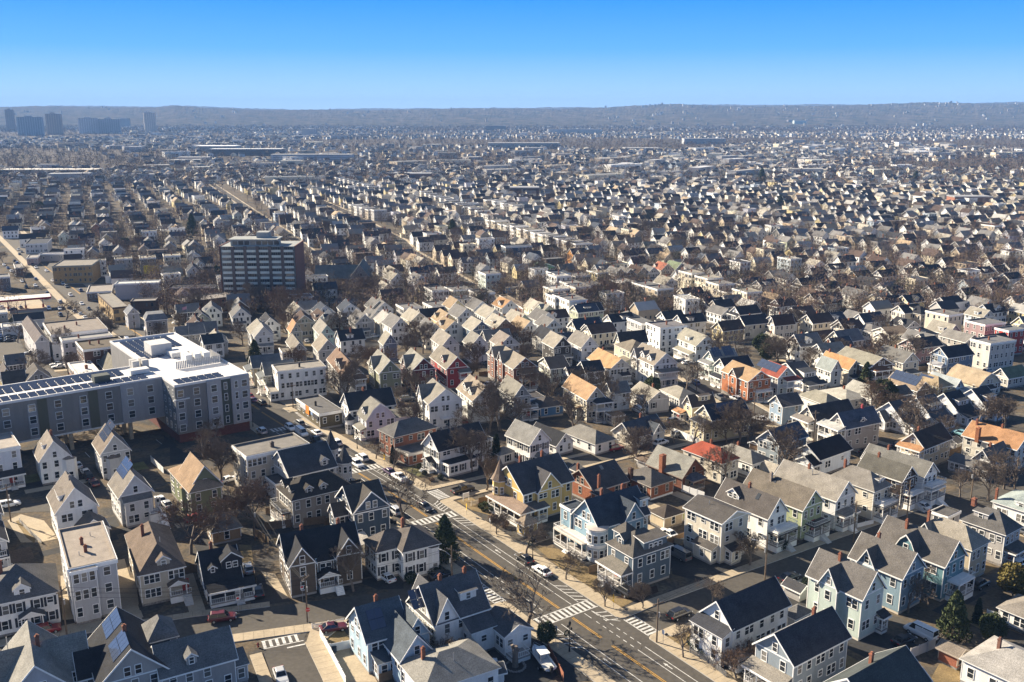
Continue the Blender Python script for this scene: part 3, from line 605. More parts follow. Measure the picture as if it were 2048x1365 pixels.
def House(label,c,anc,xy,a,b,h,roof,axis,rise,wall,rcol,th=36.,n=2,feats=(),cat='house',name='house',trimc=WHT,mat='siding',fcol=(.32,.3,.28),group=None,near=True,cols=None,ov=.4,world=None,attic=True):
    tr=R(th); rx,ry=math.cos(tr),math.sin(tr); lx,ly=-ry,rx
    if roof=='flat': ov0=0
    else: ov0=ov
    hh=h+rise if anc=='A' else h
    p=world or P(c,xy[0],xy[1],hh)
    def ext(v,ax,ay):
        if isinstance(v,(int,float)): return float(v)
        cc=v[2] if len(v)>2 else c; q=P(cc,v[0],v[1],h); return max(2.5,abs((q[0]-p[0])*ax+(q[1]-p[1])*ay)-2*ov0)
    a=ext(a,rx,ry); b=ext(b,lx,ly)
    if anc=='C': s,t=ov0,ov0
    elif anc=='R': s,t=-a-ov0,ov0
    elif anc=='L': s,t=ov0,-b-ov0
    elif anc=='M': s,t=-a/2,-b/2
    elif anc=='A': s,t=(-a/2,ov0) if axis=='l' else (ov0,-b/2)
    x,y=p[0]+s*rx+t*lx,p[1]+s*ry+t*ly
    e=empty(name,(x,y,gz(y)),tr,label,cat,group)
    mx,my=x+a/2*rx+b/2*lx,y+a/2*ry+b/2*ly
    FOOT.append((mx,my,math.hypot(a,b)/2)); THINGS.append(dict(o=e,x=mx,y=my,z=gz(y)+h))
    W,Rf,T,F=MB(),MB(),MB(),MB()
    bodies=[(0,a,0,b,h,roof,axis,rise,n)]
    for ft in feats:
        if ft[0]=='wing': bodies.append(tuple(ft[1:9])+(ft[9] if len(ft)>9 and ft[9] is not None else max(1,round(ft[5]/3)),))
    e['dims']=(a,b,h)
    z0=.0
    for i,bd in enumerate(bodies):
        body(W,Rf,T,*bd[:4],.45,bd[4],bd[5],bd[6],bd[7],ov if i==0 else min(ov,.3)); F.box(bd[0]+.04,bd[1]-.04,bd[2]+.04,bd[3]-.04,-2,.45,bot=False)
    if near is None: WBUF[0]=MB()
    W.build('wall',mat,e,wall); rf=Rf.build('roof','flatroof' if roof=='flat' else 'shingle',e,rcol); T.build('trim','trim',e,trimc); F.build('foundation','stone' if random.random()<.4 else 'plain',e,fcol)
    half=(b if axis=='r' else a)/2; m=rise/half if roof not in('flat','mansard') else 9
    # windows on the two faces the street view shows
    def inside(px,py,pz,skip):
        for j,bd in enumerate(bodies):
            if j!=skip and bd[0]-.05<px<bd[1]+.05 and bd[2]-.05<py<bd[3]+.05 and pz<bd[4]+.3: return True
        return False
    shut=[ft for ft in feats if ft[0]=='shut']
    nowin=[ft for ft in feats if ft[0]=='nowin']
    for j,bd in enumerate(bodies):
        X0,X1,Y0,Y1,bh,br,bax,bri,bn=bd
        if bn==0: continue
        sh=(bh-.6)/bn
        for face,Lf in (('R',X1-X0),('L',Y1-Y0)):
            f,rz=fmap(face,X0,Y0)
            if any(q[1]==face and j==0 for q in nowin): continue
            nc=(cols[0] if face=='R' else cols[1]) if (cols and j==0) else max(1,int(Lf/2.5))
            for k in range(bn):
                for i in range(nc):
                    u=Lf*(i+.5)/nc+(random.uniform(-.25,.25) if nc>1 else 0); wz=.6+sh*(k+.5)-.75
                    px,py,_=f(u,.0,0)
                    if inside(*f(u,.1,0)[:2],wz,j): continue
                    if not cols and random.random()<.12: continue
                    if Lf/nc>2.4 and random.random()<.3: us=(u-.55,u+.55)
                    else: us=(u,)
                    hh=1.55 if random.random()<.88 else 1.0
                    for uu in us: addwin(e,f(uu,0,wz+(1.55-hh)),rz,.9,hh,near,trimc)
                    if shut and len(us)==1:
                        for d in (-.75,.75): link('shutter',SHUT,e,shut[0][1],f(u+d,0,wz-.05),rz)
            if attic and ((bax=='l')==(face=='R')) and br in('gable','gambrel') and bri>1.9:
                nn=2 if Lf>7.5 else 1
                for i in range(nn): addwin(e,f(Lf/2+(i-(nn-1)/2)*1.5,0,bh+.25),rz,.8,min(1.35,bri*.42),near,trimc)
            if br=='gable' and ((bax=='l')==(face=='R')) and False: pass
    if near is None:
        wo=WBUF[0].build('windows',['trim','glass'],e,trimc)
        if wo: wo['kind']='stuff'
    for ft in feats:
        k=ft[0]
        if k=='porch':
            _,face,u0,u1,d,hr,lv,kind=ft[:8]; f,rz=fmap(face,0,0); kw=ft[9] if len(ft)>9 else {}
            porch(e,f,rz,u0,u1,d,hr,lv,kind,ft[8] if len(ft)>8 and ft[8] else rcol,trimc,wall,**kw)
        elif k=='dorm':
            _,face,u,w,kind=ft[:5]; f,rz=fmap(face,0,0); kw=ft[5] if len(ft)>5 else {}
            dormer(e,f,rz,h,m,u,w,kind,kw.pop('col',wall),rcol,trimc,mat if mat!='masonry' else 'siding',dmax=half,**kw)
        elif k=='chim':
            cx,cy=ft[1]*a,ft[2]*b; dd=min(cy,b-cy) if axis=='r' else min(cx,a-cx)
            zr=h+(min(rise,m*dd) if roof!='flat' else 0); chimney(rf,cx,cy,zr-.6,h+max(rise,0)*(.75 if dd<half*.6 else 1)+.95 if roof!='flat' else h+1.3,ft[3] if len(ft)>3 else (.25,.1,.06),ft[4] if len(ft)>4 else .55)
        elif k=='solar':
            _,face,u0,u1,v0,v1,nu,nv=ft; f,rz=fmap(face,0,0)
            for i in range(nu):
                for j in range(nv):
                    q=MB(); U0=u0+(u1-u0)*i/nu+.03; U1=u0+(u1-u0)*(i+1)/nu-.03; V0=v0+(v1-v0)*j/nv+.03; V1=v0+(v1-v0)*(j+1)/nv-.03
                    pt=[f(U0,-V0,h+m*V0+.28),f(U1,-V0,h+m*V0+.28),f(U1,-V1,h+m*V1+.28),f(U0,-V1,h+m*V1+.28)]
                    q.poly(pt); lo=[(x_,y_,z_-.05) for x_,y_,z_ in pt]
                    for w in range(4): q.poly([lo[w],lo[(w+1)%4],pt[(w+1)%4],pt[w]])
                    q.build('solar_panel','solar',rf)
        elif k=='sky':
            _,face,u,v=ft; f,rz=fmap(face,0,0); q=MB(); pt=[f(u-.4,-v,h+m*v+.25),f(u+.4,-v,h+m*v+.25),f(u+.4,-v-.9,h+m*(v+.9)+.25),f(u-.4,-v-.9,h+m*(v+.9)+.25)]; q.poly(pt)
            lo=[(x_,y_,z_-.15) for x_,y_,z_ in pt]
            for w in range(4): q.poly([lo[w],lo[(w+1)%4],pt[(w+1)%4],pt[w]])
            q.build('skylight','glass',rf)
        elif k=='turret':
            _,tx,ty,tr_,th_,ch=ft[:6]; q=MB(); q.rev((tx,ty,0),[(tr_,-1),(tr_,th_)],8); t_=q.build('turret',mat,e,wall)
            q=MB(); q.rev((tx,ty,0),[(tr_+.35,th_-.05),(tr_*.72,th_+ch*.3),(tr_*.3,th_+ch*.72),(.02,th_+ch)],8); q.rev((tx,ty,0),[(tr_,th_-.06),(tr_+.35,th_-.05)],8); q.build('turret_roof','shingle',t_,ft[6] if len(ft)>6 else rcol)
            q=MB(); q.rev((tx,ty,0),[(tr_+.02,th_-.3),(tr_+.12,th_-.3),(tr_+.12,th_-.07)],8); q.build('turret_trim','trim',t_,trimc)
            for lv in range(int(th_/3)):
                for an in (-112.5,-157.5,157.5,-67.5):
                    A=R(an); rr=tr_*math.cos(math.pi/8); addwin(t_,(tx+rr*math.cos(A),ty+rr*math.sin(A),1.4+lv*3),A+math.pi/2,.7,1.4,single=True,trimc=trimc)
        elif k=='rbay':
            _,tx,ty,tr_,th_=ft[:5]; q=MB(); q.rev((tx,ty,0),[(tr_,-1),(tr_,th_)],24); t_=q.build('round_bay',mat,e,ft[5])
            q=MB()
            for z in (3.0,3.3,th_-.25): q.rev((tx,ty,0),[(tr_,z),(tr_+.14,z),(tr_+.14,z+.25),(tr_,z+.25)],24)
            q.build('bay_cornice','trim',t_,trimc)
            q=MB(); q.rev((tx,ty,0),[(tr_+.25,th_),(tr_+.25,th_+.14),(.02,th_+.62)],24); q.build('bay_roof','flatroof',t_,(.45,.4,.36))
            for lv in (.95,4.05):
                for i in range(6):
                    A=R(-205+i*34); addwin(t_,(tx+tr_*math.cos(A),ty+tr_*math.sin(A),lv),A+math.pi/2,.72,1.5,single=True,trimc=trimc)
        elif k=='bay':
            _,face,u,w,d,zt=ft[:6]; f,rz=fmap(face,0,0); q=MB()
            U=[(u-w/2,0),(u-w/2+d*.7,d),(u+w/2-d*.7,d),(u+w/2,0)]
            for i in range(3): q.poly([f(*U[i],-.8),f(*U[i+1],-.8),f(*U[i+1],zt),f(*U[i],zt)])
            t_=q.build('bay',mat,e,wall); q=MB(); q.poly([f(p_[0],p_[1]*1.12,zt+.02) for p_ in U]+[f(u,0,zt+.5)]) ; q.poly([f(*U[0],zt+.03),f(U[1][0],U[1][1]*1.15,zt+.03),f(u-.3,.0,zt+.6)]); q.poly([f(*U[3],zt+.03),f(U[2][0],U[2][1]*1.15,zt+.03),f(u+.3,.0,zt+.6)]); q.poly([f(U[1][0],U[1][1]*1.15,zt+.03),f(U[2][0],U[2][1]*1.15,zt+.03),f(u+.3,0,zt+.6),f(u-.3,0,zt+.6)])
            q.build('bay_roof','shingle',t_,rcol)
            for lv in range(max(1,int(zt/2.9))): addwin(t_,f(u,d,1.0+2.9*lv),rz,.9,1.5,single=True,trimc=trimc)
        elif k=='door':
            _,face,u,z=ft[:4]; f,rz=fmap(face,0,0); link('door',DOORM,e,ft[4] if len(ft)>4 else (.1,.08,.08),f(u,0,z),rz)
        elif k=='win':
            _,face,u,z,w_,h_=ft[:6]; f,rz=fmap(face,0,0); px_=f(u,ft[6] if len(ft)>6 else 0,z); addwin(e,px_,rz,w_,h_,near,trimc)
        elif k=='vent':
            q=MB(); q.tube((ft[1]*a,ft[2]*b,h),(ft[1]*a,ft[2]*b,h+(rise if roof!='flat' else .3)+.5),.07,.07,6); q.build('vent_pipe','grey_metal',rf)
    return e
# ================================================================ the houses nearest the camera, one by one
white=(.8,.79,.76); cream=(.62,.57,.47); beige=(.46,.41,.33); lgrey=(.42,.42,.43); grey=(.27,.27,.28); taupe=(.3,.27,.23); navy=(.045,.07,.105); slate=(.12,.16,.2); blue=(.22,.34,.42); lblue=(.42,.55,.63); teal=(.13,.25,.28); mint=(.5,.58,.53); green=(.36,.4,.24); olive=(.19,.21,.12); yellow=(.6,.43,.16); brown=(.12,.09,.065); dbrown=(.06,.04,.03); brick=(.3,.115,.06); maroon=(.17,.03,.03); black=(.025,.027,.035); tanw=(.5,.42,.3); pink=(.4,.25,.23)
rdk=(.055,.055,.06); rblk=(.03,.031,.035); rgr=(.13,.125,.12); rlg=(.24,.23,.205); rbr=(.15,.115,.09); rtan=(.27,.2,.135); rred=(.3,.075,.045); ror=(.36,.2,.105); rbg=(.3,.27,.22); rgn=(.15,.16,.13)
SH=('shut',(.03,.035,.045))
# --- bottom left
House('white shuttered colonial with hipped roof and front dormer at left edge','A','R',(575,505),11.5,11,6.0,'hip','l',4.0,white,rgr,28,feats=(SH,('dorm','R',6.3,2.4,'g'),('porch','R',5.6,9.0,1.6,3.3,1,'gable'),('chim',.3,.55)),cols=(5,3))
House('flat-roofed lavender grey three-decker behind the street corner poles','A','C',(655,300),(1110,190),(640,960,'G'),9.9,'flat','r',.45,lgrey,(.3,.26,.22),30,n=3,cat='house',name='three_decker',cols=(0,4),feats=(('wing',.3,4.2,-.7,.3,9.75,'flat','r',.3,0),('win','R',1.00,1.5,.8,1.6,.7),('win','R',3.50,1.5,.8,1.6,.7),('win','R',1.00,4.6,.8,1.6,.7),('win','R',2.25,4.6,.8,1.6,.7),('win','R',3.50,4.6,.8,1.6,.7),('win','R',1.00,7.7,.8,1.6,.7),('win','R',2.25,7.7,.8,1.6,.7),('win','R',3.50,7.7,.8,1.6,.7),('win','R',5.9,1.5,1.0,1.5),('win','R',5.9,4.6,1.0,1.5),('win','R',5.9,7.7,1.0,1.5),('chim',.45,.35),('chim',.42,.55),('vent',.3,.3),('vent',.65,.72),('door','R',2.25,.5,(.03,.04,.06))))
House('beige hip-roofed house with small dormer and pedimented entry steps','A','C',(1315,360),(1790,268),(1250,1000,'G'),6.0,'hip','l',3.6,beige,rbr,28,cols=(0,4),feats=(('win','R',1.10,1.5,.75,1.5),('win','R',2.00,1.5,.75,1.5),('win','R',2.90,1.5,.75,1.5),('win','R',1.10,4.2,.75,1.5),('win','R',2.00,4.2,.75,1.5),('win','R',2.90,4.2,.75,1.5),('win','R',5.20,4.2,.75,1.5),('win','R',6.10,4.2,.75,1.5),('win','R',7.00,4.2,.75,1.5),('dorm','R',4.2,2.2,'g'),('porch','R',4.6,7.6,1.4,3.4,1,'gable',None,{'fl':1.4}),('chim',.3,.62),('vent',.6,.3)))
House('grey-blue cross-gabled house cut by the bottom left corner','A','A',(330,1215),8.5,13,6.3,'gable','l',4.4,(.42,.42,.44),rlg,30,feats=(('wing',4,11.2,4.2,10.2,6.3,'gable','r',3.8),('wing',-2.5,4,5,10,6.3,'gable','r',3.6),('chim',.6,.5),('vent',.15,.7)))
House('grey-beige gabled house with tilted solar panels beside its ridge','A','A',(1255,1055),9.2,13,6.0,'gable','l',4.4,(.36,.34,.32),rblk,30,feats=(('wing',-2.2,3,4,10.5,5.4,'gable','r',2.6),('wing',6,10.4,3,7,5.0,'gable','r',2.2),('chim',.5,.42),('solar','L',1,6,2.2,4.6,4,2),('solar','L',8,13,2.2,4.6,4,2)))
House('charcoal-shingled grey house with one skylit dormer by the side street','B','R',(365,1128),10.5,8,5.2,'gable','r',3.0,(.33,.32,.31),(.15,.147,.143),30,feats=(('wing',-.5,3.6,6.5,12,7.4,'hip','l',2.4),('dorm','R',4.4,1.5,'g'),('wing',10.4,12.4,.5,4,3.2,'shedR','r',.9,1)))
House('small black bungalow with wide front porch and big gable dormer','B','C',(45,478),(420,395),11,3.1,'gable','r',4.6,black,rblk,26,n=1,feats=(('dorm','R',5.0,3.6,'g',{'d0':2.2,'hw':1.8}),('dorm','R',1.6,1.3,'g',{'d0':2.0,'hw':1.0}),('porch','R',.3,8,1.9,2.9,1,'shed'),('chim',.35,.6)),ov=.3)
House('dark brown Victorian house with twin front gables and white stair','B','C',(818,222),13.2,8,6.2,'gable','r',3.6,brown,rblk,24,feats=(('wing',0,4.6,-2.2,4,6.2,'gable','l',3.2),('wing',8.6,13.2,-1.6,4,6.2,'gable','l',3.2),('wing',5.2,8.2,-1.0,.4,5.4,'hip','r',1.0),('porch','R',5.0,8.6,3.0,3.2,1,'gable',None,{'fl':1.3}),('chim',.28,.55),('chim',.8,.55)))
House('white L-shaped corner house with black shutters beside the pine','I','C',(785,1188),(1140,1072),8.5,5.9,'hip','r',2.9,white,(.12,.105,.095),30,feats=(SH,('wing',-4.2,3.5,2.6,8.5,5.7,'hip','r',2.6),('chim',.35,.7),('bay','R',6.2,2.2,.6,5.6)),cols=(3,2))
House('pale blue Victorian with white gable end and roof solar panels','B','C',(1590,990),(2010,860),(1385,745),5.8,'gable','r',3.8,lblue,(.09,.105,.12),30,feats=(('wing',2.8,8.2,-6.2,4,5.0,'gable','l',3.4),('wing',5.5,9.5,-2.0,4,5.6,'gable','l',3.0),('chim',.5,.55),('solar','R',1.0,3.6,.8,3.2,2,2),('solar','R',8.6,11,1.8,4.2,2,2),('wing',.6,2.6,-2.6,.2,3.0,'shedR','r',.8,1)))
House('low beige-roofed hip house at the bottom edge below blue gable','C','A',(275,1172),12,9,4.4,'hip','r',2.4,white,rlg,30,feats=(('chim',.2,.62),('vent',.5,.3)),n=1)
House('white Victorian with steep cross gables and rear deck by the avenue','C','C',(515,820),(1110,680),(340,545),6.1,'gable','r',4.6,white,(.105,.105,.11),33,feats=(('wing',0,4.2,-.2,9,6.0,'gable','l',4.0),('wing',5,9.5,-3.0,1,4.2,'shedR','r',1.6,1),('wing',9.2,14.2,-6.2,.4,3.9,'gable','l',1.3,1),('dorm','R',7.0,3.0,'s',{'d0':1.4,'hw':1.5}),('chim',.35,.5),('chim',.82,.5),('bay','L',2.6,1.8,.9,3.2),('porch','R',9.4,12.6,8.6,.9,1,'none',None,{'steps':False,'fl':.9})),cols=(3,3))
# --- beside the avenue, right
House('slate blue corner house with dormers and white front porch','J','C',(985,1240),(1365,1100),(700,1090),6.6,'hip','r',3.0,(.085,.12,.155),(.11,.1,.088),34,feats=(('dorm','L',4.4,1.9,'g',{'d0':.7,'hw':1.5}),('dorm','R',5.6,5.6,'s',{'d0':.25,'hw':1.9,'col':(.085,.12,.155)}),('porch','L',.2,7.0,2.5,3.7,1,'hip',(.17,.155,.13),{'fl':1.1}),('wing',2.2,5.2,4.6,8.0,8.4,'hip','r',1.8,3)),cols=(3,2))
House('large blue Victorian with round two-storey bay and roof deck','J','C',(660,945),(1125,775),(285,825),6.9,'gable','r',4.2,blue,(.05,.06,.075),34,feats=(('wing',5,10.4,-1.2,4.5,6.9,'gable','l',3.6),('rbay',.2,.8,2.0,6.6,(.5,.56,.6)),('porch','L',1.6,11,2.9,3.4,1,'deck',(.55,.5,.44),{'fl':.5}),('dorm','R',12.2,2.2,'s',{'d0':.9,'hw':1.7,'col':lblue}),('wing',-.4,3.4,8.6,11.8,7.4,'flat','r',.3,2),('chim',.35,.6),('chim',.75,.55)),cols=(4,3))
House('low hip-roofed tan garage behind the blue houses','J','C',(1285,860),(1475,790),(1115,785),2.7,'hip','l',1.6,tanw,(.085,.07,.06),34,n=1,cat='garage',name='garage',feats=(('nowin','L'),),cols=(1,1),attic=False)
House('cream three-storey house with low gable over the black car park','K','C',(500,905),(757,792),(135,735),8.6,'gable','l',1.5,cream,(.085,.078,.072),37,n=3,feats=(('wing',-1.7,.2,.8,5.4,3.0,'shedL','l',.8,1),('wing',1.2,4.0,-1.8,.2,2.9,'shedR','r',.7,1),('vent',.35,.6)),cols=(2,3),attic=False)
House('white two-family house with stacked front balconies and side dormer','K','C',(940,850),(1145,770),13,7.0,'gable','l',3.3,white,(.095,.085,.078),37,feats=(('dorm','L',9.4,3.0,'g',{'d0':.6,'hw':1.1}),('porch','R',.4,6.8,2.4,3.6,2,'deck',None,{'fl':1.4}),('chim',.5,.55),('sky','L',4.2,1.6)),cols=(2,4))
House('sage green house with brown roof and black iron balcony','K','C',(1275,770),(1475,680),15,7.0,'gable','l',3.2,green,(.15,.13,.105),37,feats=(('porch','R',1.2,6.6,2.3,3.5,1,'deck',(.05,.05,.05),{'fl':1.4}),('chim',.36,.66,(.33,.27,.22)),('sky','L',9,2.2)),cols=(3,4))
House('pale grey-roofed white house between green and cream houses','K','C',(1595,680),(1785,590),15.5,7.0,'gable','l',3.2,(.66,.66,.66),(.25,.23,.2),37,feats=(('porch','R',.6,5.8,1.8,3.5,1,'shed',None,{'fl':1.3}),('chim',.5,.6),('vent',.35,.5)),cols=(3,4))
House('cream hip-roofed house with hipped front dormer and tall porch','L','C',(580,605),(745,530),(165,440),6.8,'hip','l',2.9,cream,(.2,.185,.165),37,feats=(('dorm','R',3.6,2.0,'s',{'d0':.7,'hw':1.1}),('porch','R',.5,6.4,2.2,3.5,2,'deck',None,{'fl':1.3}),('chim',.45,.85)),cols=(2,3))
House('dark brown-shingled house joined by white balcony to its neighbour','L','C',(850,495),(990,430),(405,355),6.6,'gable','l',2.6,dbrown,(.105,.1,.085),37,feats=(('porch','R',.2,5.8,2.3,3.6,1,'deck',white,{'fl':1.6}),('chim',.5,.72)),cols=(2,3))
House('white gable house with tall porch at the street corner','L','C',(1055,455),(1205,395),15,6.6,'gable','l',2.6,white,(.16,.155,.14),37,feats=(('porch','R',.2,6.2,2.2,3.6,2,'deck',white,{'fl':1.6}),('chim',.5,.7)),cols=(3,3))
House('long white garage-like house with black patched roof','K','C',(1440,290),(1735,180),7.5,4.6,'gable','r',2.6,(.66,.7,.74),(.02,.02,.025),37,feats=(('wing',-2.6,.2,-.2,5.0,3.6,'gable','r',1.6,1),),cols=(2,1),n=1,attic=False)
House('weathered blue-grey gable house behind a bare tree','K','C',(1045,145),(1300,50),(850,70),6.2,'gable','r',2.8,(.26,.3,.33),(.075,.09,.115),37,cols=(2,2))
House('white ranch house with pale hip roof beyond the red roof','K','C',(790,340),(970,285),12,3.7,'hip','l',1.9,white,rlg,37,n=1,feats=(('chim',.55,.6),),cols=(2,3))
House('cream house with red hipped roof','K','C',(495,335),(670,275),(150,187),5.4,'hip','l',2.4,cream,rred,37,feats=(('chim',.6,.55),),cols=(2,3))
House('brick bungalow with huge side chimney and grey gable roof','J','C',(1460,460),(1725,400),(1115,320),3.6,'gable','l',3.6,(.16,.065,.04),(.22,.215,.19),37,n=1,mat='masonry',feats=(('chim',-.03,.55,(.28,.11,.06),1.3),('porch','R',1.4,5.4,2.2,2.8,1,'hip',(.09,.1,.13))),trimc=(.25,.2,.17),cols=(2,2))
House('orange brick hip-roofed bungalow with white base','J','C',(1160,560),(1400,485),(900,430),3.2,'hip','l',2.3,brick,(.13,.12,.11),37,n=1,mat='masonry',feats=(('chim',-.04,.7,(.12,.07,.05),1.0),),cols=(2,2),trimc=(.5,.45,.4),fcol=white)
House('brick bungalow with dark skylit gable roof beside the yellow house','J','C',(615,590),(980,498),(432,430),3.5,'gable','r',3.4,brick,(.07,.07,.075),37,n=1,mat='masonry',feats=(('chim',.1,-.03),('chim',.18,.8),('sky','R',8.5,2.6),('sky','R',5.5,3.4),('wing',-.5,3,-3.2,.4,3.0,'hip','r',1.4,1)),trimc=(.5,.45,.4),cols=(2,1))
House('yellow Victorian with pointed corner turret and wraparound porch','n3','C',(120,388),(395,315),(15,285),6.6,'gable','r',4.4,yellow,(.075,.072,.075),36,feats=(('wing',3.2,9.5,-.9,5,6.4,'gable','l',3.6),('turret',-.2,8.2,1.7,7.4,4.6,(.2,.15,.115)),('porch','L',-2.6,9.6,2.6,3.4,1,'hip',(.24,.18,.14),{'fl':.8}),('porch','R',-.0,4.6,2.6,3.4,1,'shed',(.13,.12,.115),{'steps':False,'fl':.8}),('chim',.3,.6),('chim',.75,.6)),cols=(5,2))
House('small yellow garden house with hip roof by the pavement','n3','C',(125,560),(220,540),(45,540),2.6,'hip','r',1.5,yellow,(.3,.24,.18),36,n=1,cat='garage',name='garden_house',cols=(1,1),attic=False)
House('white shuttered house with black roof and railed side extension','I','C',(1135,207),(1575,80),(988,125),6.2,'gable','r',3.4,white,(.05,.048,.048),38,feats=(SH,('wing',.6,9.2,-3.2,.2,3.2,'flat','r',.25,1),('porch','L',2.0,4.8,1.6,3.0,1,'gable'),('wing',13.6,16.2,.5,7.5,5.4,'flat','r',.5,2),('sky','R',5,2.4)),cols=(3,4))
House('brick block with grey hip roof and low brick extension','I','C',(705,82),(1150,-5),(585,0),6.0,'hip','r',2.6,(.24,.1,.06),(.13,.125,.12),38,mat='masonry',feats=(('wing',.3,9.6,-6.2,.2,3.1,'flat','r',.3,1),),cols=(4,3),trimc=(.5,.47,.43))
House('white shuttered cottage-roofed house behind the yellow turret','n2','C',(1195,130),(1303,100),(1078,75),6.6,'gable','l',3.2,white,(.22,.215,.2),38,feats=(SH,('wing',-4.6,.2,6,10,2.8,'hip','r',1.2,1),('porch','R',1.6,4.4,1.6,3.0,1,'hip')),cols=(3,4))
House('low white bungalow with black roof beside shuttered white house','J','C',(250,155),(450,115),11,3.0,'gable','l',2.6,white,rblk,38,n=1,cols=(2,3))
House('white ranch with broad grey hip roof and carport','J','C',(625,150),(800,85),(360,10),3.0,'hip','l',2.2,white,(.2,.19,.17),38,n=1,cols=(2,3))
House('cream cottage with slate blue roof and side gable','n3','C',(690,95),(870,50),(585,55),3.2,'gable','r',3.0,cream,(.08,.09,.105),38,n=1,feats=(('wing',6,10,-1.5,3,3.2,'gable','l',2.4,1),('chim',.6,.6)),cols=(3,2))
House('tan barrel-roofed shed beside white ranch','K','C',(990,420),(1095,390),(800,340),2.2,'gambrel','l',1.6,(.42,.39,.33),(.36,.33,.28),37,n=1,cat='shed',name='shed',cols=(0,0),attic=False)
# --- right foreground
House('white two-storey house with navy-black roof and glazed front porch','E','C',(605,872),(1155,607),(268,682),6.1,'gable','r',3.3,white,(.05,.052,.06),36,feats=(('wing',-2.3,.2,.1,6.6,5.2,'shedL','l',.9,2),),cols=(5,3))
House('grey-blue gable house with dark roof and front porch by avenue','E','C',(1192,1207),(1747,922),(788,982),6.4,'gable','r',3.2,(.25,.29,.32),(.05,.052,.06),36,feats=(('porch','L',.3,7.2,2.2,3.2,1,'shed',(.24,.22,.19)),('chim',.72,.55)),cols=(5,2))
House('pale-trimmed house with black roof cut by the bottom edge','F','A',(318,1335),13.2,8.2,6.2,'gable','r',3.2,white,(.06,.068,.068),36,feats=(('chim',.5,.62),('wing',12.8,15.0,.4,4,4.8,'gable','r',1.4,2)),cols=(5,2))
House('tall mint green house with gabled dormer and side bay','F','C',(470,568),(712,453),(1300,320,'E'),8.0,'gable','l',3.6,mint,(.135,.125,.115),37,n=2,feats=(('wing',-.75,3,4.2,7.6,7.9,'gable','r',3.0,2),('chim',.45,.62),('porch','R',4.8,6.6,1.2,3.0,1,'shed',rdk,{'steps':False})),cols=(2,3),fcol=(.6,.57,.5))
House('blue house with gabled dormer between mint and teal houses','F','C',(852,372),(1068,245),(330,150),7.2,'gable','l',3.5,(.21,.3,.36),(.13,.12,.11),37,feats=(('wing',-.4,3,5.0,8.2,7.1,'gable','r',2.8,2),('chim',.55,.72)),cols=(3,3),fcol=(.5,.45,.38))
House('teal house with big gambrel dormer and rear double porch','F','C',(1260,256),(1470,137),(670,1000,'L'),7.2,'gable','l',3.6,teal,(.125,.115,.105),37,feats=(('wing',-.5,3.4,5.0,9.4,7.0,'gambrel','r',3.4,2),('chim',.4,.7),('porch','R',1.4,6.8,2.4,3.8,1,'deck',white,{'fl':1.2,'steps':False})),cols=(3,3),fcol=(.5,.45,.38))
House('beige hip-roofed house with black shadowed side behind teal house','L','C',(1515,1170),(1717,1080),(1030,930),6.6,'hip','l',3.0,tanw,(.27,.245,.205),37,feats=(('chim',.3,.9),('wing',-.2,3,7.5,10.5,6.6,'gable','r',2.2,2),('wing',-1.5,2.5,11.5,15,4,'flat','r',.3,1)),cols=(3,3))
House('grey house with dark hip roof and large dormer at right','L','C',(1840,1022),(2025,940),(1385,870),6.6,'hip','l',3.1,(.4,.38,.36),(.11,.105,.1),37,feats=(('dorm','L',5.4,2.8,'s',{'d0':1.0,'hw':1.4}),('chim',.5,.95,(.25,.1,.06),.9),('wing',.3,5,11.5,15,6.0,'flat','r',.3,2),('porch','R',.6,5.4,2,3.2,1,'shed')),cols=(3,5))
House('white cottage with aqua-grey roof and white dormer at right edge','L','L',(1690,690),10,12,4.0,'hip','l',2.6,white,(.28,.32,.31),37,n=1,feats=(('dorm','L',6,3.4,'s',{'d0':.6,'hw':1.2}),('chim',.06,.98)),cols=(2,3))
House('grey shingled craftsman cottage with low front gable','L','C',(1705,322),9.5,(1515,262),4.2,'gable','r',2.6,(.36,.35,.34),(.14,.135,.13),38,feats=(('wing',-3.0,.3,-.6,8.6,2.8,'shedL','l',1.2,1),('chim',.35,.5)),cols=(3,3))
House('tan house with dark brown roof and orange porch roof','L','C',(1067,182),(1385,95),(848,102),6.2,'gable','r',3.0,tanw,(.065,.048,.04),38,feats=(('porch','L',.2,6.0,2.0,5.6,2,'shed',ror),('chim',.2,.55)),cols=(5,2))
House('long white house with orange roof and brick end chimney','L','C',(1948,192),9,(1488,30),5.8,'gable','l',2.8,(.66,.62,.53),ror,38,feats=(('chim',-.03,.72,(.3,.12,.06),1.1),('chim',.4,.9),('chim',.5,.45)),cols=(3,5))
House('white hip-roofed house in the bottom right corner','F','L',(1385,1142),10,16,3.9,'hip','l',2.6,white,(.3,.285,.265),37,n=1,feats=(('chim',.42,.8,(.2,.1,.07)),('vent',.2,.4)),cols=(3,5))
House('small white cottage with blue door at right edge','F','L',(1742,652),7,10,2.8,'hip','l',1.9,white,(.21,.19,.165),37,n=1,feats=(('door','L',2.6,.4,(.05,.15,.4)),),cols=(2,4))
House('low brown brick garage beside the white corner house','F','C',(1393,1132),(1497,1058),(1150,1032),2.6,'gable','l',.7,(.27,.1,.06),(.2,.17,.14),37,n=1,cat='garage',name='garage',mat='masonry',cols=(1,0),attic=False,trimc=(.35,.3,.25))
House('small grey hip-roofed shed between white and mint houses','E','C',(1205,780),(1400,700),(1130,700),2.4,'hip','l',1.3,(.45,.45,.45),(.15,.145,.14),37,n=1,cat='shed',name='shed',cols=(0,0),attic=False)
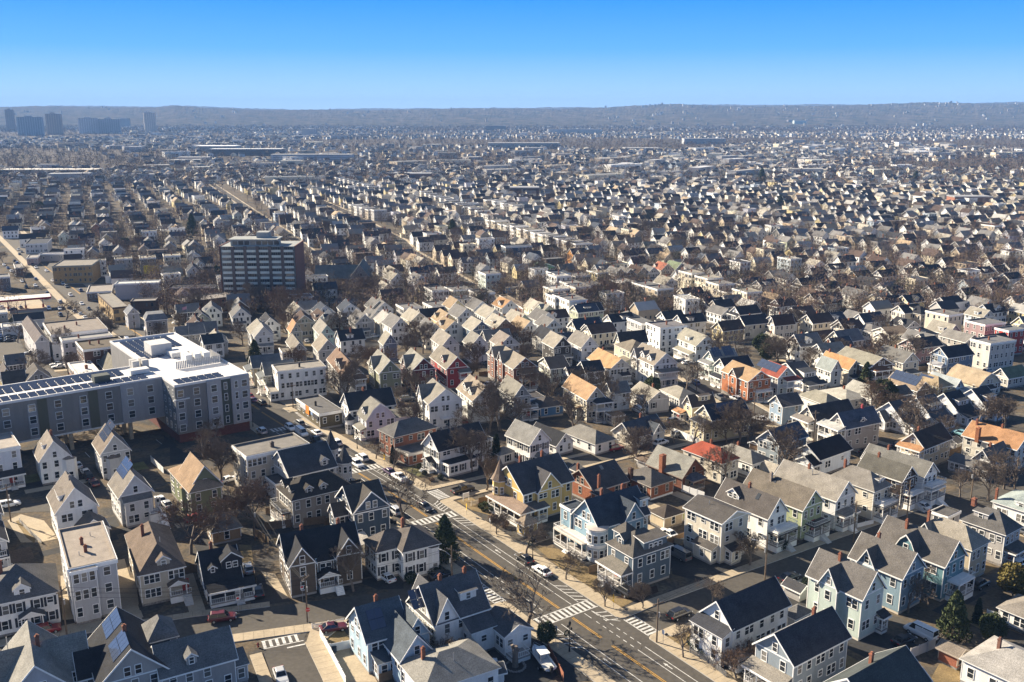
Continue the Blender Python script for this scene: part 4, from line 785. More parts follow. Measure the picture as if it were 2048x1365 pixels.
# --- left middle
House('white flat-roofed three-storey block at left edge with porch','G','R',(188,172),9,12,9.0,'flat','r',.5,(.6,.62,.66),(.36,.32,.28),36,n=3,name='three_decker',feats=(('porch','R',2,9,2.2,3.2,1,'shed',rdk),),cols=(3,3))
House('white house with bow window before the grey apartment block','G','C',(365,305),(688,240),(268,200),6.2,'gable','l',4.2,white,(.23,.2,.17),33,feats=(('bay','R',6.2,3.2,1.0,5.6),('dorm','L',4.0,3.0,'s',{'d0':1.2,'hw':1.2}),('chim',.55,.6)),cols=(3,3))
House('pale grey house with solar panels before the apartment block','G','C',(955,236),(1252,175),(828,130),6.6,'gable','l',4.0,(.5,.5,.49),(.19,.155,.125),33,feats=(('solar','L',2.5,9,1.2,4.2,4,3),('bay','R',2.6,3.6,1.0,5.2),('chim',.62,.7)),cols=(4,3))
House('white house with long shed dormer above narrow concrete path','G','C',(520,802),(947,712),(373,640),7.2,'gable','l',4.4,white,(.19,.165,.14),33,feats=(('dorm','L',4.2,4.6,'s',{'d0':1.0,'hw':1.3}),('chim',.5,.5,(.3,.27,.25)),('wing',3.2,8.6,-5.2,.3,3.8,'gable','l',2.4,1)),cols=(2,4))
House('white house with tilted solar panel row and long white back stair','G','C',(1130,650),(1462,556),(990,512),6.8,'gable','l',4.0,(.64,.64,.63),(.21,.19,.165),34,feats=(('solar','L',3.6,10,1.6,4.0,5,2),('chim',.62,.72),('wing',.6,6.0,-1.5,.2,5.6,'shedR','r',.9,2),('porch','R',5.0,7.6,3.0,3.2,1,'none',None,{'fl':2.6})),cols=(4,4))
House('green gabled house with tan roof and dark hipped skirt','H','C',(180,617),(500,532),(1560,400,'G'),5.8,'hip','l',2.2,olive,(.3,.21,.135),34,feats=(('wing',.4,7.4,2.2,12,5.8,'gable','l',4.6),('chim',.75,.6),('bay','L',5,2.4,.7,5.4)),cols=(2,4))
House('cream flat-roofed apartment house beside the avenue','H','C',(735,272),(1297,130),(583,172),9.2,'flat','r',.5,(.5,.45,.37),(.2,.185,.165),36,n=3,name='apartment_house',feats=(('chim',.5,.4,(.12,.1,.09),.8),('bay','L',3.2,2.2,.7,8.6)),cols=(6,3))
House('long taupe house with dark roof and four gabled dormers','H','C',(1160,692),(1762,545),(1033,565),6.2,'hip','r',3.3,taupe,(.05,.045,.04),34,feats=(('dorm','R',4.0,1.6,'g'),('dorm','R',7.2,1.6,'g'),('dorm','L',2.6,1.7,'g'),('dorm','L',6.4,1.7,'g'),('porch','L',1.2,8.4,2.0,3.2,1,'deck'),('wing',15,19,1.5,7.5,4.0,'flat','r',.4,1)),cols=(6,3))
House('dark slate-roofed white house with two pointed turrets','H','C',(1140,452),(1640,365),11,6.4,'gable','r',4.2,(.55,.52,.48),(.075,.075,.078),36,feats=(('turret',13.6,.6,1.7,6.8,3.8),('turret',14.6,9.6,1.7,7.2,4.4),('dorm','R',8.6,1.8,'g'),('wing',-2.8,.2,1.5,7,4.6,'flat','r',.2,1)),cols=(4,3))
House('navy blue gabled house with white window frames beside avenue','I','C',(310,802),(652,718),9.4,7.0,'gable','r',3.9,navy,(.075,.068,.06),30,feats=(('wing',0,7.6,-.15,5,7.0,'gable','l',3.7),('wing',-2.8,.2,3.2,6.6,5.6,'gable','r',2.0),('wing',-3.4,-1.0,1,3.4,3,'shedL','l',.8,1)),cols=(3,2))
House('small hip-roofed brown brick garage among bare trees','H','C',(390,1002),(682,910),(288,915),2.7,'hip','r',2.5,(.3,.2,.11),(.2,.18,.155),30,n=1,cat='garage',name='garage',cols=(1,1),attic=False)
House('white pergola-roofed lean-to behind brown Victorian house','H','C',(1790,1120),(1870,1090),4,2.4,'shedR','r',.7,(.6,.55,.45),(.5,.46,.4),30,n=1,cat='shed',name='shed',cols=(0,0),attic=False)
House('blue-trimmed house slice at the left edge above the white colonial','G','R',(85,1060),8,10,6,'gable','l',3.2,(.62,.63,.65),rdk,33,feats=(('porch','R',4,7.8,1.6,3.3,2,'shed'),))
House('white house at left edge behind parked white car','G','R',(35,800),8,10,6.5,'gable','l',3.6,(.25,.3,.36),rdk,33)
# ================================================================ second ring of houses
CROP.update({'Q0':(0,640),'Q1':(480,640),'Q2':(820,640),'Q3':(1160,640),'Q4':(1420,640),'Q5':(1628,640)})
def M(label,c,C,a,b,h,roof,axis,rise,wall,rcol,th=24,feats=(),**k):
    k.setdefault('near',False); return House(label,c,k.pop('anc','C'),C,a,b,h,roof,axis,rise,wall,rcol,th,feats=feats,**k)
M('white three-storey block with bay windows above the orange shop','Q1',(360,505),(815,462),(318,452),9.5,'flat','r',.4,white,(.26,.24,.21),24,n=3,name='three_decker',cols=(6,2),feats=(('wing',-2.6,.2,0,9,3.2,'flat','r',.3,1),('chim',.5,.4,(.06,.05,.05))))
M('tan gable house with grey roof left of white bay-windowed block','Q1',(118,462),(400,432),7.5,7,'gable','r',3.0,tanw,(.13,.14,.15),24,(('porch','L',.5,7,2,5.8,2,'shed'),))
M('moss green gable house touching the white bay-windowed block','Q1',(237,532),(520,490),7.5,7,'gable','r',3.2,(.28,.3,.24),(.15,.16,.165),24,(('porch','L',.5,7,1.8,5.8,2,'shed'),))
M('grey-shingled house with brown cross-gabled roof and double porch','Q1',(962,532),(1187,515),(858,400),7.2,'gable','l',3.4,(.33,.31,.28),(.19,.13,.095),22,(('dorm','L',5,3,'g'),('dorm','L',9.5,3,'g'),('porch','R',4,7.4,2.2,5.8,2,'shed'),('chim',.5,.8)))
M('olive green gable house with dark side dormer','Q1',(1330,512),(1552,490),(1233,420),7,'gable','l',3.8,(.23,.235,.16),(.24,.23,.2),22,(('wing',-.5,4,6,11,7,'gable','r',3.4),('chim',.55,.75)))
M('maroon gable house with brick ground floor','Q1',(1640,490),(1877,465),(1555,405),7,'gable','l',3.8,(.12,.03,.035),(.24,.23,.2),22,(('wing',-.5,4,5,10,7,'gable','r',3.4),('chim',.55,.75),('porch','R',5,8.4,2,3.2,1,'shed')))
M('bright red house with white stacked porches','Q2',(345,470),(545,440),(258,365),7.2,'gable','l',3.6,(.3,.04,.04),(.2,.18,.15),22,(('porch','R',4,7.6,2,5.8,2,'shed'),('dorm','L',6,3,'g')))
M('white house with broad black roof behind the gambrel house','Q1',(1045,868),(1480,800),(962,792),6.6,'gable','r',3.6,white,(.035,.037,.042),26,(('turret',-.4,-.4,1.2,4.2,1.8),('chim',.4,.5),('wing',2,5,6,10,7,'gable','l',3)))
M('pale lavender gambrel-fronted house facing the avenue','Q1',(1200,972),(1497,930),7,5.6,'gambrel','l',4.2,(.58,.58,.62),(.2,.19,.165),28,(('wing',8,15,1,6,4.6,'shedR','r',1.0,1),('dorm','L',3.5,2.4,'g'),('porch','L',.3,6,1.6,2.8,1,'shed')))
M('white house with three-level rear porch stairs','Q2',(175,806),(445,722),(65,710),8,'gable','l',3.6,white,(.22,.205,.175),22,(('wing',-.5,4,5,9.5,8,'gable','r',3.4),('porch','R',3,7.5,2.2,7.2,2,'none'),('chim',.55,.8)))
M('white house with two lit side dormers behind bare elm','Q2',(595,777),8,(440,670),7.2,'gable','l',3.6,(.62,.62,.58),(.25,.21,.165),22,(('dorm','L',4,2.6,'g'),('dorm','L',8.5,3,'g'),('chim',.5,.6)))
M('grey gable house half hidden by the bare elm','Q2',(985,745),(1160,722),(805,660),7,'gable','l',3.4,(.34,.35,.34),(.2,.19,.165),22,(('porch','R',2,7,2,3.2,2,'shed'),))
M('small bright blue cottage with dark hip roof','Q2',(1245,852),(1440,800),7,3,'hip','r',2.2,(.07,.17,.33),(.075,.07,.07),24,n=1,feats=(('wing',-2,4,6,12,4.2,'flat','r',.3,1),))
M('cream house with tan roof and dark-roofed corner porch','Q2',(1690,766),(1865,735),(1472,645),7,'gable','l',3.2,(.56,.5,.38),(.33,.22,.13),23,(('porch','R',2,7.2,2.2,6,2,'hip',rdk),('bay','L',4,2.4,1.4,3.4),('wing',5,9,-6,-2.5,3,'flat','r',.2,1)))
M('long dark-gabled brick house with rooftop cross dormers','Q2',(985,470),(1212,443),(797,340),7.6,'gable','l',3.2,(.2,.085,.055),(.24,.21,.17),23,(('wing',-.6,4,8,12,8,'gable','r',3),('wing',-.6,4,15,19,8,'gable','r',3),('porch','R',2,8,2.2,6,2,'shed'),('chim',.5,.85)),mat='masonry')
M('pale green house with shutters and black gable roof','Q2',(1340,472),(1512,445),(1228,410),6,'gable','r',2.6,(.55,.56,.48),(.045,.045,.05),20,(SH,))
M('white colonial with black roof and low left wing','Q2',(1680,502),(1853,480),7,5.4,'gable','r',2.6,white,(.045,.045,.05),20,(SH,('wing',-5.5,.2,1,6,4.6,'gable','r',2.0,1)))
M('white cottage with bright orange-tan roof','Q3',(280,477),(462,440),(98,385),5.4,'gable','l',3.2,(.6,.58,.55),(.36,.24,.13),22,(('porch','R',4,7,1.8,3,1,'shed',rdk),('chim',.5,.8)))
M('white gable house left of the trees behind the red house','Q2',(300,252),(482,238),(258,190),7,'gable','l',3.6,(.6,.6,.58),(.24,.22,.19),22)
M('white gable house with low rear lean-to','Q2',(580,252),(752,235),(520,210),7,'gable','l',3.6,white,(.21,.2,.18),22,(('wing',4,8,-2.5,.2,3.6,'shedR','r',1,1),))
M('white gable house behind the long brick house','Q2',(850,250),8,(788,205),7,'gable','l',3.4,(.6,.59,.57),(.22,.19,.165),22)
M('black-gabled tan house beside white gable house','Q2',(1375,266),(1542,246),(1303,215),7,'gable','l',3.6,(.05,.045,.04),(.27,.245,.205),22,(('porch','R',1,6.5,2,3.2,1,'shed'),))
M('white gable house with skylit roof above the orange-tan cottage','Q2',(1640,262),(1803,245),(1558,205),7,'gable','l',3.6,(.62,.62,.64),(.2,.185,.165),22,(('wing',2.5,7,-2.4,.2,3.6,'shedR','r',1,1),))
M('light grey gable house behind the tan-roofed porch house','Q1',(745,302),(940,280),(708,246),7,'gable','l',3.8,(.42,.41,.39),(.24,.21,.17),22)
M('blue-grey gable house with pale roof among bare trees','Q1',(1370,236),(1500,215),(1310,205),7,'gable','l',3.6,(.17,.19,.25),(.26,.24,.2),22)
M('grey house with small shed extension above the shop roofs','Q1',(500,292),(630,268),(385,225),5.6,'gable','l',2.6,(.3,.29,.3),(.2,.18,.15),22,(('wing',-4,1,-.5,7,5,'flat','r',.3,2),))
M('mint gable house with dark skirt roof','Q1',(760,140),(900,120),(690,85),7,'gable','l',3.4,(.45,.58,.52),(.24,.225,.2),22)
M('white gable house with twin attic windows at the far left corner','Q1',(135,165),(335,160),7,7,'gable','l',3.8,(.66,.65,.62),(.28,.27,.245),22,(('porch','R',.5,6.5,1.8,3.2,1,'shed'),))
M('tan-roofed gable house beside white twin-windowed gable','Q1',(480,120),(600,110),(400,90),7,'gable','l',3.6,(.5,.45,.33),(.36,.21,.12),22)
# middle right
M('large white three-storey house with row of lit dormers','Q3',(705,437),8.6,(518,350),8.4,'gable','l',3.6,(.68,.66,.62),(.23,.2,.165),22,n=3,feats=(('dorm','L',4,2.6,'g'),('dorm','L',8.5,2.6,'g'),('wing',-.4,4,10.5,14,8.4,'gable','r',2.8),('porch','R',.5,8,2,6,2,'shed')))
M('pale olive hip-roofed house left of white dormered house','Q3',(480,312),(612,258),(390,250),6.4,'hip','l',2.6,(.5,.5,.37),(.19,.165,.13),22,(('wing',-2.4,.2,0,5,3,'shedL','l',.8,1),))
M('cream house with steep black twin gables','Q3',(385,227),(545,170),(300,205),6.6,'gable','r',3.6,(.6,.56,.42),(.035,.035,.04),22)
M('white flat-topped four-storey block with bay corners','Q3',(770,88),(1017,68),(685,45),10.4,'flat','r',.5,white,(.16,.155,.16),22,n=4,name='three_decker',feats=(('chim',.5,.5),))
M('grey flat-topped block beside the white four-storey block','Q3',(590,45),(692,30),12,10,'flat','r',.5,(.42,.42,.42),(.14,.14,.14),22,n=3,name='three_decker')
M('white house with pale roof, hip dormer and long front porch','Q3',(1110,250),(1313,232),(938,185),6.6,'gable','l',3.4,(.64,.68,.7),(.27,.255,.21),22,(('dorm','L',7,2.6,'s'),('porch','L',1,12,2.2,3,1,'shed')))
M('mint house with black solar panels on both sides of its ridge','Q3',(1285,397),(1450,352),(1163,365),7,'gable','r',2.8,(.48,.6,.54),(.2,.2,.2),24,(('solar','R',.5,4,.8,3.6,3,2),('solar','R',5,9,.8,3.6,3,2),('porch','L',.5,6.5,1.8,5.6,2,'shed')))
M('pale mint house with navy-black roof beside the orange brick house','Q3',(1400,477),(1640,440),(1288,435),6.6,'gable','r',2.8,(.52,.58,.52),(.03,.032,.04),24,(('porch','L',.5,6,1.8,3.2,1,'shed'),))
M('orange brick house with tan roof and dark cross gable','Q3',(1610,592),(1784,546),(1420,495),6.8,'gable','l',2.8,(.36,.135,.06),(.32,.22,.13),23,(('wing',-.7,4,5,9,6.8,'gable','r',2.4),('porch','R',2,8,2.2,3.4,1,'deck',white)),mat='masonry')
M('blue and white house with red roof and silver solar panels','Q4',(650,556),(806,530),(487,500),6.8,'gable','l',3.0,(.4,.47,.52),(.24,.07,.05),24,(('solar','L',2,12,.8,3.0,5,2),('porch','R',2,7.5,2.2,5.8,2,'shed')))
M('white half-timbered bungalow with black roof and broad shed dormer','Q4',(895,608),(1057,585),(752,485),3.4,'gable','r',4.6,white,(.055,.06,.07),25,(('dorm','R',4.2,5,'s',{'d0':1.8,'hw':1.6}),('porch','R',.5,8,2,2.8,1,'shed')),n=1)
M('white gable house with pale green-grey roof behind bare tree','Q4',(1160,490),(1300,485),(985,450),6,'gable','l',3.2,(.62,.63,.6),(.25,.275,.265),23)
M('narrow cream house with bright orange roof','Q4',(1330,477),(1442,460),(1198,385),5.8,'gable','l',2.8,(.6,.55,.45),(.38,.22,.11),23,(('porch','R',.5,5,1.8,3,1,'shed',rdk),('chim',.5,.9)))
M('brown-shingled house with triple brown balconies','Q4',(1530,457),(1647,402),(1308,355),7.4,'gable','l',2.8,(.1,.065,.04),(.24,.225,.18),23,(('porch','R',.5,6.5,2.4,6.4,2,'hip',(.2,.1,.05)),('chim',.5,.9)))
M('cream house with grey roof and blue-grey gable end','Q4',(1850,412),(1977,385),(1588,345),7,'gable','l',3.0,(.58,.52,.42),(.145,.14,.13),23,(('porch','R',.5,6,2.2,3.4,1,'hip'),('chim',.5,.6)))
M('white house with sand-grey hip roof behind the tan porch house','Q4',(1110,827),(1237,780),(838,735),4.6,'hip','l',2.2,(.64,.61,.55),(.25,.235,.19),25,n=1)
M('low white house with very pale roof beside leafless vine','Q4',(1300,782),9,(1088,690),3.4,'hip','l',1.6,(.6,.57,.5),(.38,.36,.31),25,n=1,feats=(('chim',.5,.5),))
M('cottage with pale silver roof left of the round conifer','Q4',(1545,762),8,(1313,672),4,'gable','l',2.4,(.5,.47,.42),(.3,.29,.255),25,n=1,feats=(('chim',.7,.3),))
M('slate blue clapboard house by the side street crosswalk','Q4',(695,832),(872,795),(528,785),6,'gable','r',2.4,(.25,.33,.42),(.085,.085,.09),24,(('door','L',2.6,.6,white),))
M('cream house with dark charcoal roof and open corner porches','Q4',(1012,967),(1342,880),(850,905),6.6,'gable','r',3.0,(.52,.47,.38),(.055,.052,.055),27,(('porch','L',.3,6.4,2.2,6,2,'shed',(.2,.18,.16)),))
M('taupe house with navy roof, small triangular dormer and front decks','Q5',(308,1043),(658,980),(98,985),6.8,'gable','r',3.2,(.38,.35,.32),(.075,.09,.12),28,(('porch','L',.2,7,2.6,6.4,2,'shed',(.4,.4,.38)),('dorm','R',6.4,2,'g',{'d0':.4,'hw':.6}),('chim',.7,.5,(.35,.06,.07))))
DG=(('first of four matching white half-timbered bungalows, nearest the taupe house',(885,1008),(1042,968),(720,838),(.085,.095,.11)),('second of four matching white bungalows along the right-hand street',(1150,962),(1312,922),(985,780),(.1,.105,.115)),('third of four matching white bungalows, with blackest roof',(1410,914),(1570,880),(1255,745),(.04,.045,.055)),('last of four matching white bungalows, nearest the right edge',(1677,870),(1827,838),(1520,715),(.055,.058,.065)))
for lb,c_,r_,l_,rc in DG:
    M(lb,'Q5',c_,r_,11.5,3.2,'gable','r',4.8,(.6,.62,.66),rc,31,(('dorm','R',3.8,4.6,'s',{'d0':2.0,'hw':1.5}),('wing',0,6.8,-2.2,.2,2.7,'shedR','r',.9,1),('wing',-2.2,.2,5,9,3,'gable','r',2.4,1)),n=1,group='row of four matching bungalows')
M('pink clapboard house with black roof','Q5',(975,277),(1197,240),(843,235),6.6,'gable','r',2.6,pink,(.03,.034,.045),24)
M('denim blue house with white windows and black roof','Q5',(1285,364),(1494,325),(1112,325),6.6,'gable','r',2.8,(.14,.2,.3),(.03,.034,.045),25,(('porch','L',.5,6,2.2,3.2,1,'hip',(.3,.3,.32)),))
M('white flat-topped three-decker with rows of triple windows','Q5',(1690,238),(1893,205),(1525,200),10,'flat','r',.5,(.58,.54,.48),(.16,.16,.165),25,n=3,name='three_decker',feats=(('chim',.4,.6),))
M('taupe gable house left of the white three-decker','Q5',(1450,217),(1547,190),(1258,160),5.6,'gable','l',2.4,(.36,.33,.3),(.2,.19,.175),24)
M('scarlet flat-topped three-decker at the right edge','Q5',(1865,115),9,(1780,88),9.6,'flat','r',.5,(.42,.04,.03),(.16,.165,.17),24,n=3,name='three_decker')
M('flat-topped grey and pink three-decker left of the scarlet one','Q5',(1640,57),(1850,42),(1508,18),9.6,'flat','r',.5,(.32,.22,.22),(.15,.15,.155),24,n=3,name='three_decker')
M('cream gambrel house with tan roof on the right','Q5',(1575,640),(1677,578),(1363,545),3.8,'gambrel','l',3.6,(.6,.55,.42),(.34,.27,.185),25,n=2,feats=(('porch','R',1,6,1.8,2.8,1,'shed',rdk),))
M('tan cottage with mossy green roof at right edge','Q5',(1865,562),10,(1728,520),3.8,'gable','r',2.6,(.5,.46,.4),(.14,.17,.115),27,n=1)
M('brown house with wide black solar array on a tan roof','Q5',(990,682),(1127,660),(760,590),4.6,'gable','l',2.4,(.2,.13,.085),(.26,.2,.145),25,(('solar','L',1.5,12,.8,3.6,6,2),))
M('pale yellow hip-roofed house with black solar panels','Q5',(1195,657),(1342,635),(1010,585),5,'hip','l',2.4,(.58,.5,.28),(.32,.25,.16),25,(('solar','L',4,9,.6,2.4,4,2),('porch','R',3,7,2,3,1,'shed')))
M('sky blue cottage with pale gable roof','Q5',(1345,662),(1470,652),10,4,'gable','l',2.6,(.5,.62,.7),(.3,.33,.34),25,n=1,feats=(('wing',2.5,6.6,-2.4,.2,3,'shedR','r',.8,1),))
M('small navy house beside the round conifer','Q5',(800,730),(930,700),6,4.4,'gable','r',1.8,(.1,.12,.16),(.09,.095,.1),25,n=1)
M('yellow-cream house with dark gable and orange porch roof','Q3',(1072,832),(1207,762),(895,805),6,'gable','r',2.6,(.58,.5,.34),(.07,.06,.055),25,(('dorm','R',4.5,4,'s',{'d0':.6,'hw':1.6}),('porch','L',3,6.6,1.8,3,1,'shed',ror)))
M('pale yellow house with black solar roof beside the white fence','Q3',(1265,962),(1530,862),(1078,895),6.4,'gable','r',3.0,(.53,.47,.32),(.04,.045,.06),26,(('solar','R',3,9.5,.8,3.2,4,2),('wing',-2.4,.2,.3,6.2,5,'shedL','l',.7,2)))
M('white house with grey roof and fenced rear deck','Q3',(300,708),(497,690),(205,665),6,'gable','r',2.4,(.64,.67,.68),(.17,.165,.155),22,(('wing',-1.5,.2,-1,4,5.4,'shedL','l',.9,1),))
M('low white house with sand-grey roof and black shutters','Q3',(655,777),(852,745),(487,690),4.2,'gable','l',2.4,(.6,.58,.54),(.26,.24,.2),22,(SH,('chim',.75,.6)),n=1)
M('white ranch with pale roof behind the yellow-cream house','Q3',(950,765),7,(798,680),3.4,'hip','l',2.0,(.6,.58,.54),(.27,.25,.21),23,n=1)
M('white house with dark brown roof and small entrance gable','Q4',(620,52),(800,32),(473,42),7,'gable','r',2.8,(.64,.6,.52),(.07,.045,.035),22,(('porch','L',1,4,1.8,3,1,'gable'),))
M('cream bungalow with dark brown roof','Q4',(1000,197),(1196,165),(843,165),5.2,'gable','r',2.4,(.62,.57,.45),(.075,.05,.04),23)
M('tan gable house with navy roof before a bare tree','Q4',(1190,272),9,(1043,245),6,'gable','r',3,(.5,.44,.34),(.05,.06,.08),23,(('porch','L',.5,6,1.8,3,1,'shed'),))
M('cream gable house with chocolate roof','Q4',(1290,87),(1402,65),8,7,'gable','r',3,(.6,.52,.4),(.06,.042,.035),23)
M('white two-storey house with grey hip roof and shutters','Q5',(550,128),(652,95),(358,85),6,'hip','l',2,(.62,.6,.58),(.19,.18,.17),23,(SH,))
M('long cream house with tan roof and entry gable','Q5',(725,147),(932,130),9,7,'gable','r',2,(.6,.56,.46),(.32,.24,.16),23,(('wing',-2,.2,1,6,5.4,'gable','r',1.6),))
M('pale house with navy hip roof and small dormer','Q5',(1000,165),(1122,130),9,6,'hip','r',2.4,(.56,.55,.5),(.04,.048,.06),23,(('dorm','R',3,1.8,'s'),))
# ================================================================ large buildings
ZCROP.update({'S0':(0,440,4.79),'S1':(380,420,3.143),'S2':(760,440,3.143),'S3':(1100,420,3.143),'S4':(1500,400,2.4544),'S5':(200,680,4.072)})
def bigwin(par,loc,rz,w,h): 
    o=link('window',winmesh(w,h,'frame'),par,(.68,.68,.66),loc,rz); link('pane',winmesh(w,h,'pane'),o)
def apartment():
    th=R(37); x0,y0=-88.6,239.6
    e=empty('apartment_building',(x0,y0,gz(y0)),th,'long L-shaped grey apartment block with white solar-panelled roof','apartment block'); THINGS.append(dict(o=e,x=-105,y=262,z=10))
    H=15.6
    g0=(.2,.2,.205); g1=(.19,.18,.17); g2=(.09,.088,.06); brk=(.13,.045,.035)
    mb=MB(); mb.box(0,20,0,62,2.4,H,bot=False); mb.build('main_wall','siding',e,(.24,.235,.23))
    mb=MB(); mb.box(.3,19.7,.3,61.7,-3,2.39,top=False,bot=False); mb.build('ground_floor','masonry',e,brk)
    mb=MB(); mb.box(-70,.0,10.6,27,5.2,H-.05); mb.build('wing_wall','siding',e,g1)
    def panel(nm,f,u0,u1,z0,z1,d,col):
        m=MB(); p=f(u0,0,0); q=f(u1,d,0); m.box(min(p[0],q[0]),max(p[0],q[0]),min(p[1],q[1]),max(p[1],q[1]),z0,z1); m.build('facade_panel','siding',e,col)
    F=lambda u,d,z:(u,-d,z); Lf=lambda u,d,z:(-d,u,z); Wf=lambda u,d,z:(u,10.6-d,z)
    panel('p',F,.02,8.2,2.6,H-.1,.12,g1); panel('p',F,8.3,12.2,2.2,H+.25,.5,(.34,.33,.33)); panel('p',F,12.2,14.9,2.6,H-.2,.1,(.065,.07,.055)); panel('p',F,15,20.2,2.4,H+.25,.35,(.34,.33,.33))
    panel('p',Lf,.02,10.5,2.6,H-.1,.1,(.16,.165,.17)); panel('p',F,-.16,2.6,4.2,12.2,.2,(.27,.27,.275))
    for z in (3.2,6.4,9.6,12.7):
        for u,w in ((1.3,1.5),(5.6,1.5),(10.2,1.5),(13.5,.8),(16.4,.8),(18.7,1.5)):
            d=.5 if 8.3<u<12.2 else .35 if u>15 else .2 if u<2.6 else .12
            bigwin(e,F(u,d,z),0,w,1.8)
        for u in (1.5,5,8.6): bigwin(e,Lf(u,.1,z),-math.pi/2,.9,1.7)
    panel('ledge',F,-.6,3.6,11.9,12.2,.5,(.6,.6,.6))
    # wing facade: olive and grey vertical strips between window columns
    panel('p',Wf,-11,-.05,5.0,H+.15,.25,(.32,.31,.31))
    k=0; u=-13.2
    for z in (6.3,9.4,12.5):
        for uu in (-8.6,-3.4): bigwin(e,Wf(uu,.25,z),0,1.5,1.8)
    cols=[-14,-20.3,-26.4,-32.5,-38.4,-45,-52,-58]
    for i,uu in enumerate(cols):
        if i in (1,3,5,7): panel('p',Wf,uu-1.1,uu+1.1,5.35,12.4+i%2,.14,(.26,.26,.265)); panel('p',Wf,uu+1.3,uu+3.6,5.3,H-.3,.1,g2)
        for z in (6.3,9.4,12.5): bigwin(e,Wf(uu,.16,z),0,1.5,1.8)
    for u in (-66,-52,-38,-24,-9): 
        for d in (-1.2,-8,-15): m=MB(); p=Wf(u,d,0); m.box(p[0]-.45,p[0]+.45,p[1]-.45,p[1]+.45,-3,5.19); m.build('column','concrete',e)
    mb=MB(); mb.box(-70,-.02,10.4,10.59,4.9,5.3); mb.build('soffit_band','trim',e,(.6,.6,.58))
    # roof
    mb=MB(); mb.poly([(.1,.1,H+.02),(19.9,.1,H+.02),(19.9,61.9,H+.02),(.1,61.9,H+.02)]); mb.poly([(-70,10.7,H),(.1,10.7,H),(.1,26.9,H),(-70,26.9,H)])
    for (a,b,c,d) in ((-.1,20.1,-.1,.3),(-.1,20.1,61.7,62.1),(19.7,20.1,.3,61.7),(-.1,.3,.3,10.5),(-.1,.3,27,61.7),(-70,-.11,10.45,10.8),(-70,-.11,26.7,27.1)): mb.box(a,b,c,d,H-.1,H+.55)
    rf=mb.build('roof','membrane',e)
    pm=MB(); pm.poly([(-.95,0,.12),(.95,0,.12),(.95,1.0,.4),(-.95,1.0,.4)]); pm.poly([(-.95,0,.08),(.95,0,.08),(.95,1.0,.36),(-.95,1.0,.36)]); pm.box(-.9,.9,.9,.96,0,.36); pme=pm.mesh('solar_panel','solar')
    def rows(xa,xb,ya,yb,dx=2.1,dy=1.75):
        x=xa
        while x<xb:
            y=ya
            while y<yb: link('solar_panel',pme,rf,None,(x,y,H+.05)); y+=dy
            x+=dx
    rows(-46,-3,11.9,16); rows(-44,-8,20,25.4); rows(-68,-52,12,25); rows(2.5,14,1.6,5.6); rows(3,16,44,59); rows(3,8,34,42)
    def unit(x0_,x1_,y0_,y1_,z1,col=(.55,.55,.54),nm='roof_unit'):
        m=MB(); m.box(x0_,x1_,y0_,y1_,H+.2,H+z1); m.build(nm,'plain',rf,col)
    unit(5,11,36,43,3.4,(.5,.49,.47),'stair_housing'); unit(9,15,30,35,1.6); unit(-16,-12,15.5,18.5,2.0,(.06,.07,.06)); unit(-6,-1,18,21,1.4); unit(-50,-46,17,20,1.5,(.35,.36,.34))
    for i in range(3):
        for j in range(2): unit(10.5+i*2.6,12.3+i*2.6,22+j*2.6,24+j*2.6,2.4,(.7,.7,.68))
    for i in range(2):
        for j in range(2): unit(-4+i*2.6,-2.2+i*2.6,23+j*2.2,24.6+j*2.2,2.6,(.45,.44,.42))
    m=MB()
    for i in range(26): x=6+i*.5; m.box(x,x+.36,17.0,17.08,H+.1,H+2.3)
    for i in range(18): y=17+i*.5; m.box(18.8,18.88,y,y+.36,H+.1,H+2.3)
    o=m.build('screen_fence','grey_metal',rf); o['kind']='stuff'
    for i in range(3): FOOT.append((x0+math.cos(th)*10-math.sin(th)*(10+20*i),y0+math.sin(th)*10+math.cos(th)*(10+20*i),14))
    for i in range(5): FOOT.append((x0-math.cos(th)*(7+14*i)-math.sin(th)*19,y0-math.sin(th)*(7+14*i)+math.cos(th)*19,11))
    fp=lambda u,v:(x0+u*math.cos(th)-v*math.sin(th),y0+u*math.sin(th)+v*math.cos(th))
    patch('car_park',[fp(-70,-2),fp(-1,-2),fp(-1,34),fp(-70,34)],'blacktop',.04)
    for u in (-4,-13,-22,-31): 
        q=fp(u,5); patch('parking_line',[fp(u-.06,2),fp(u+.06,2),fp(u+.06,7),fp(u-.06,7)],'paint_white',.05,parent=None)
apartment()
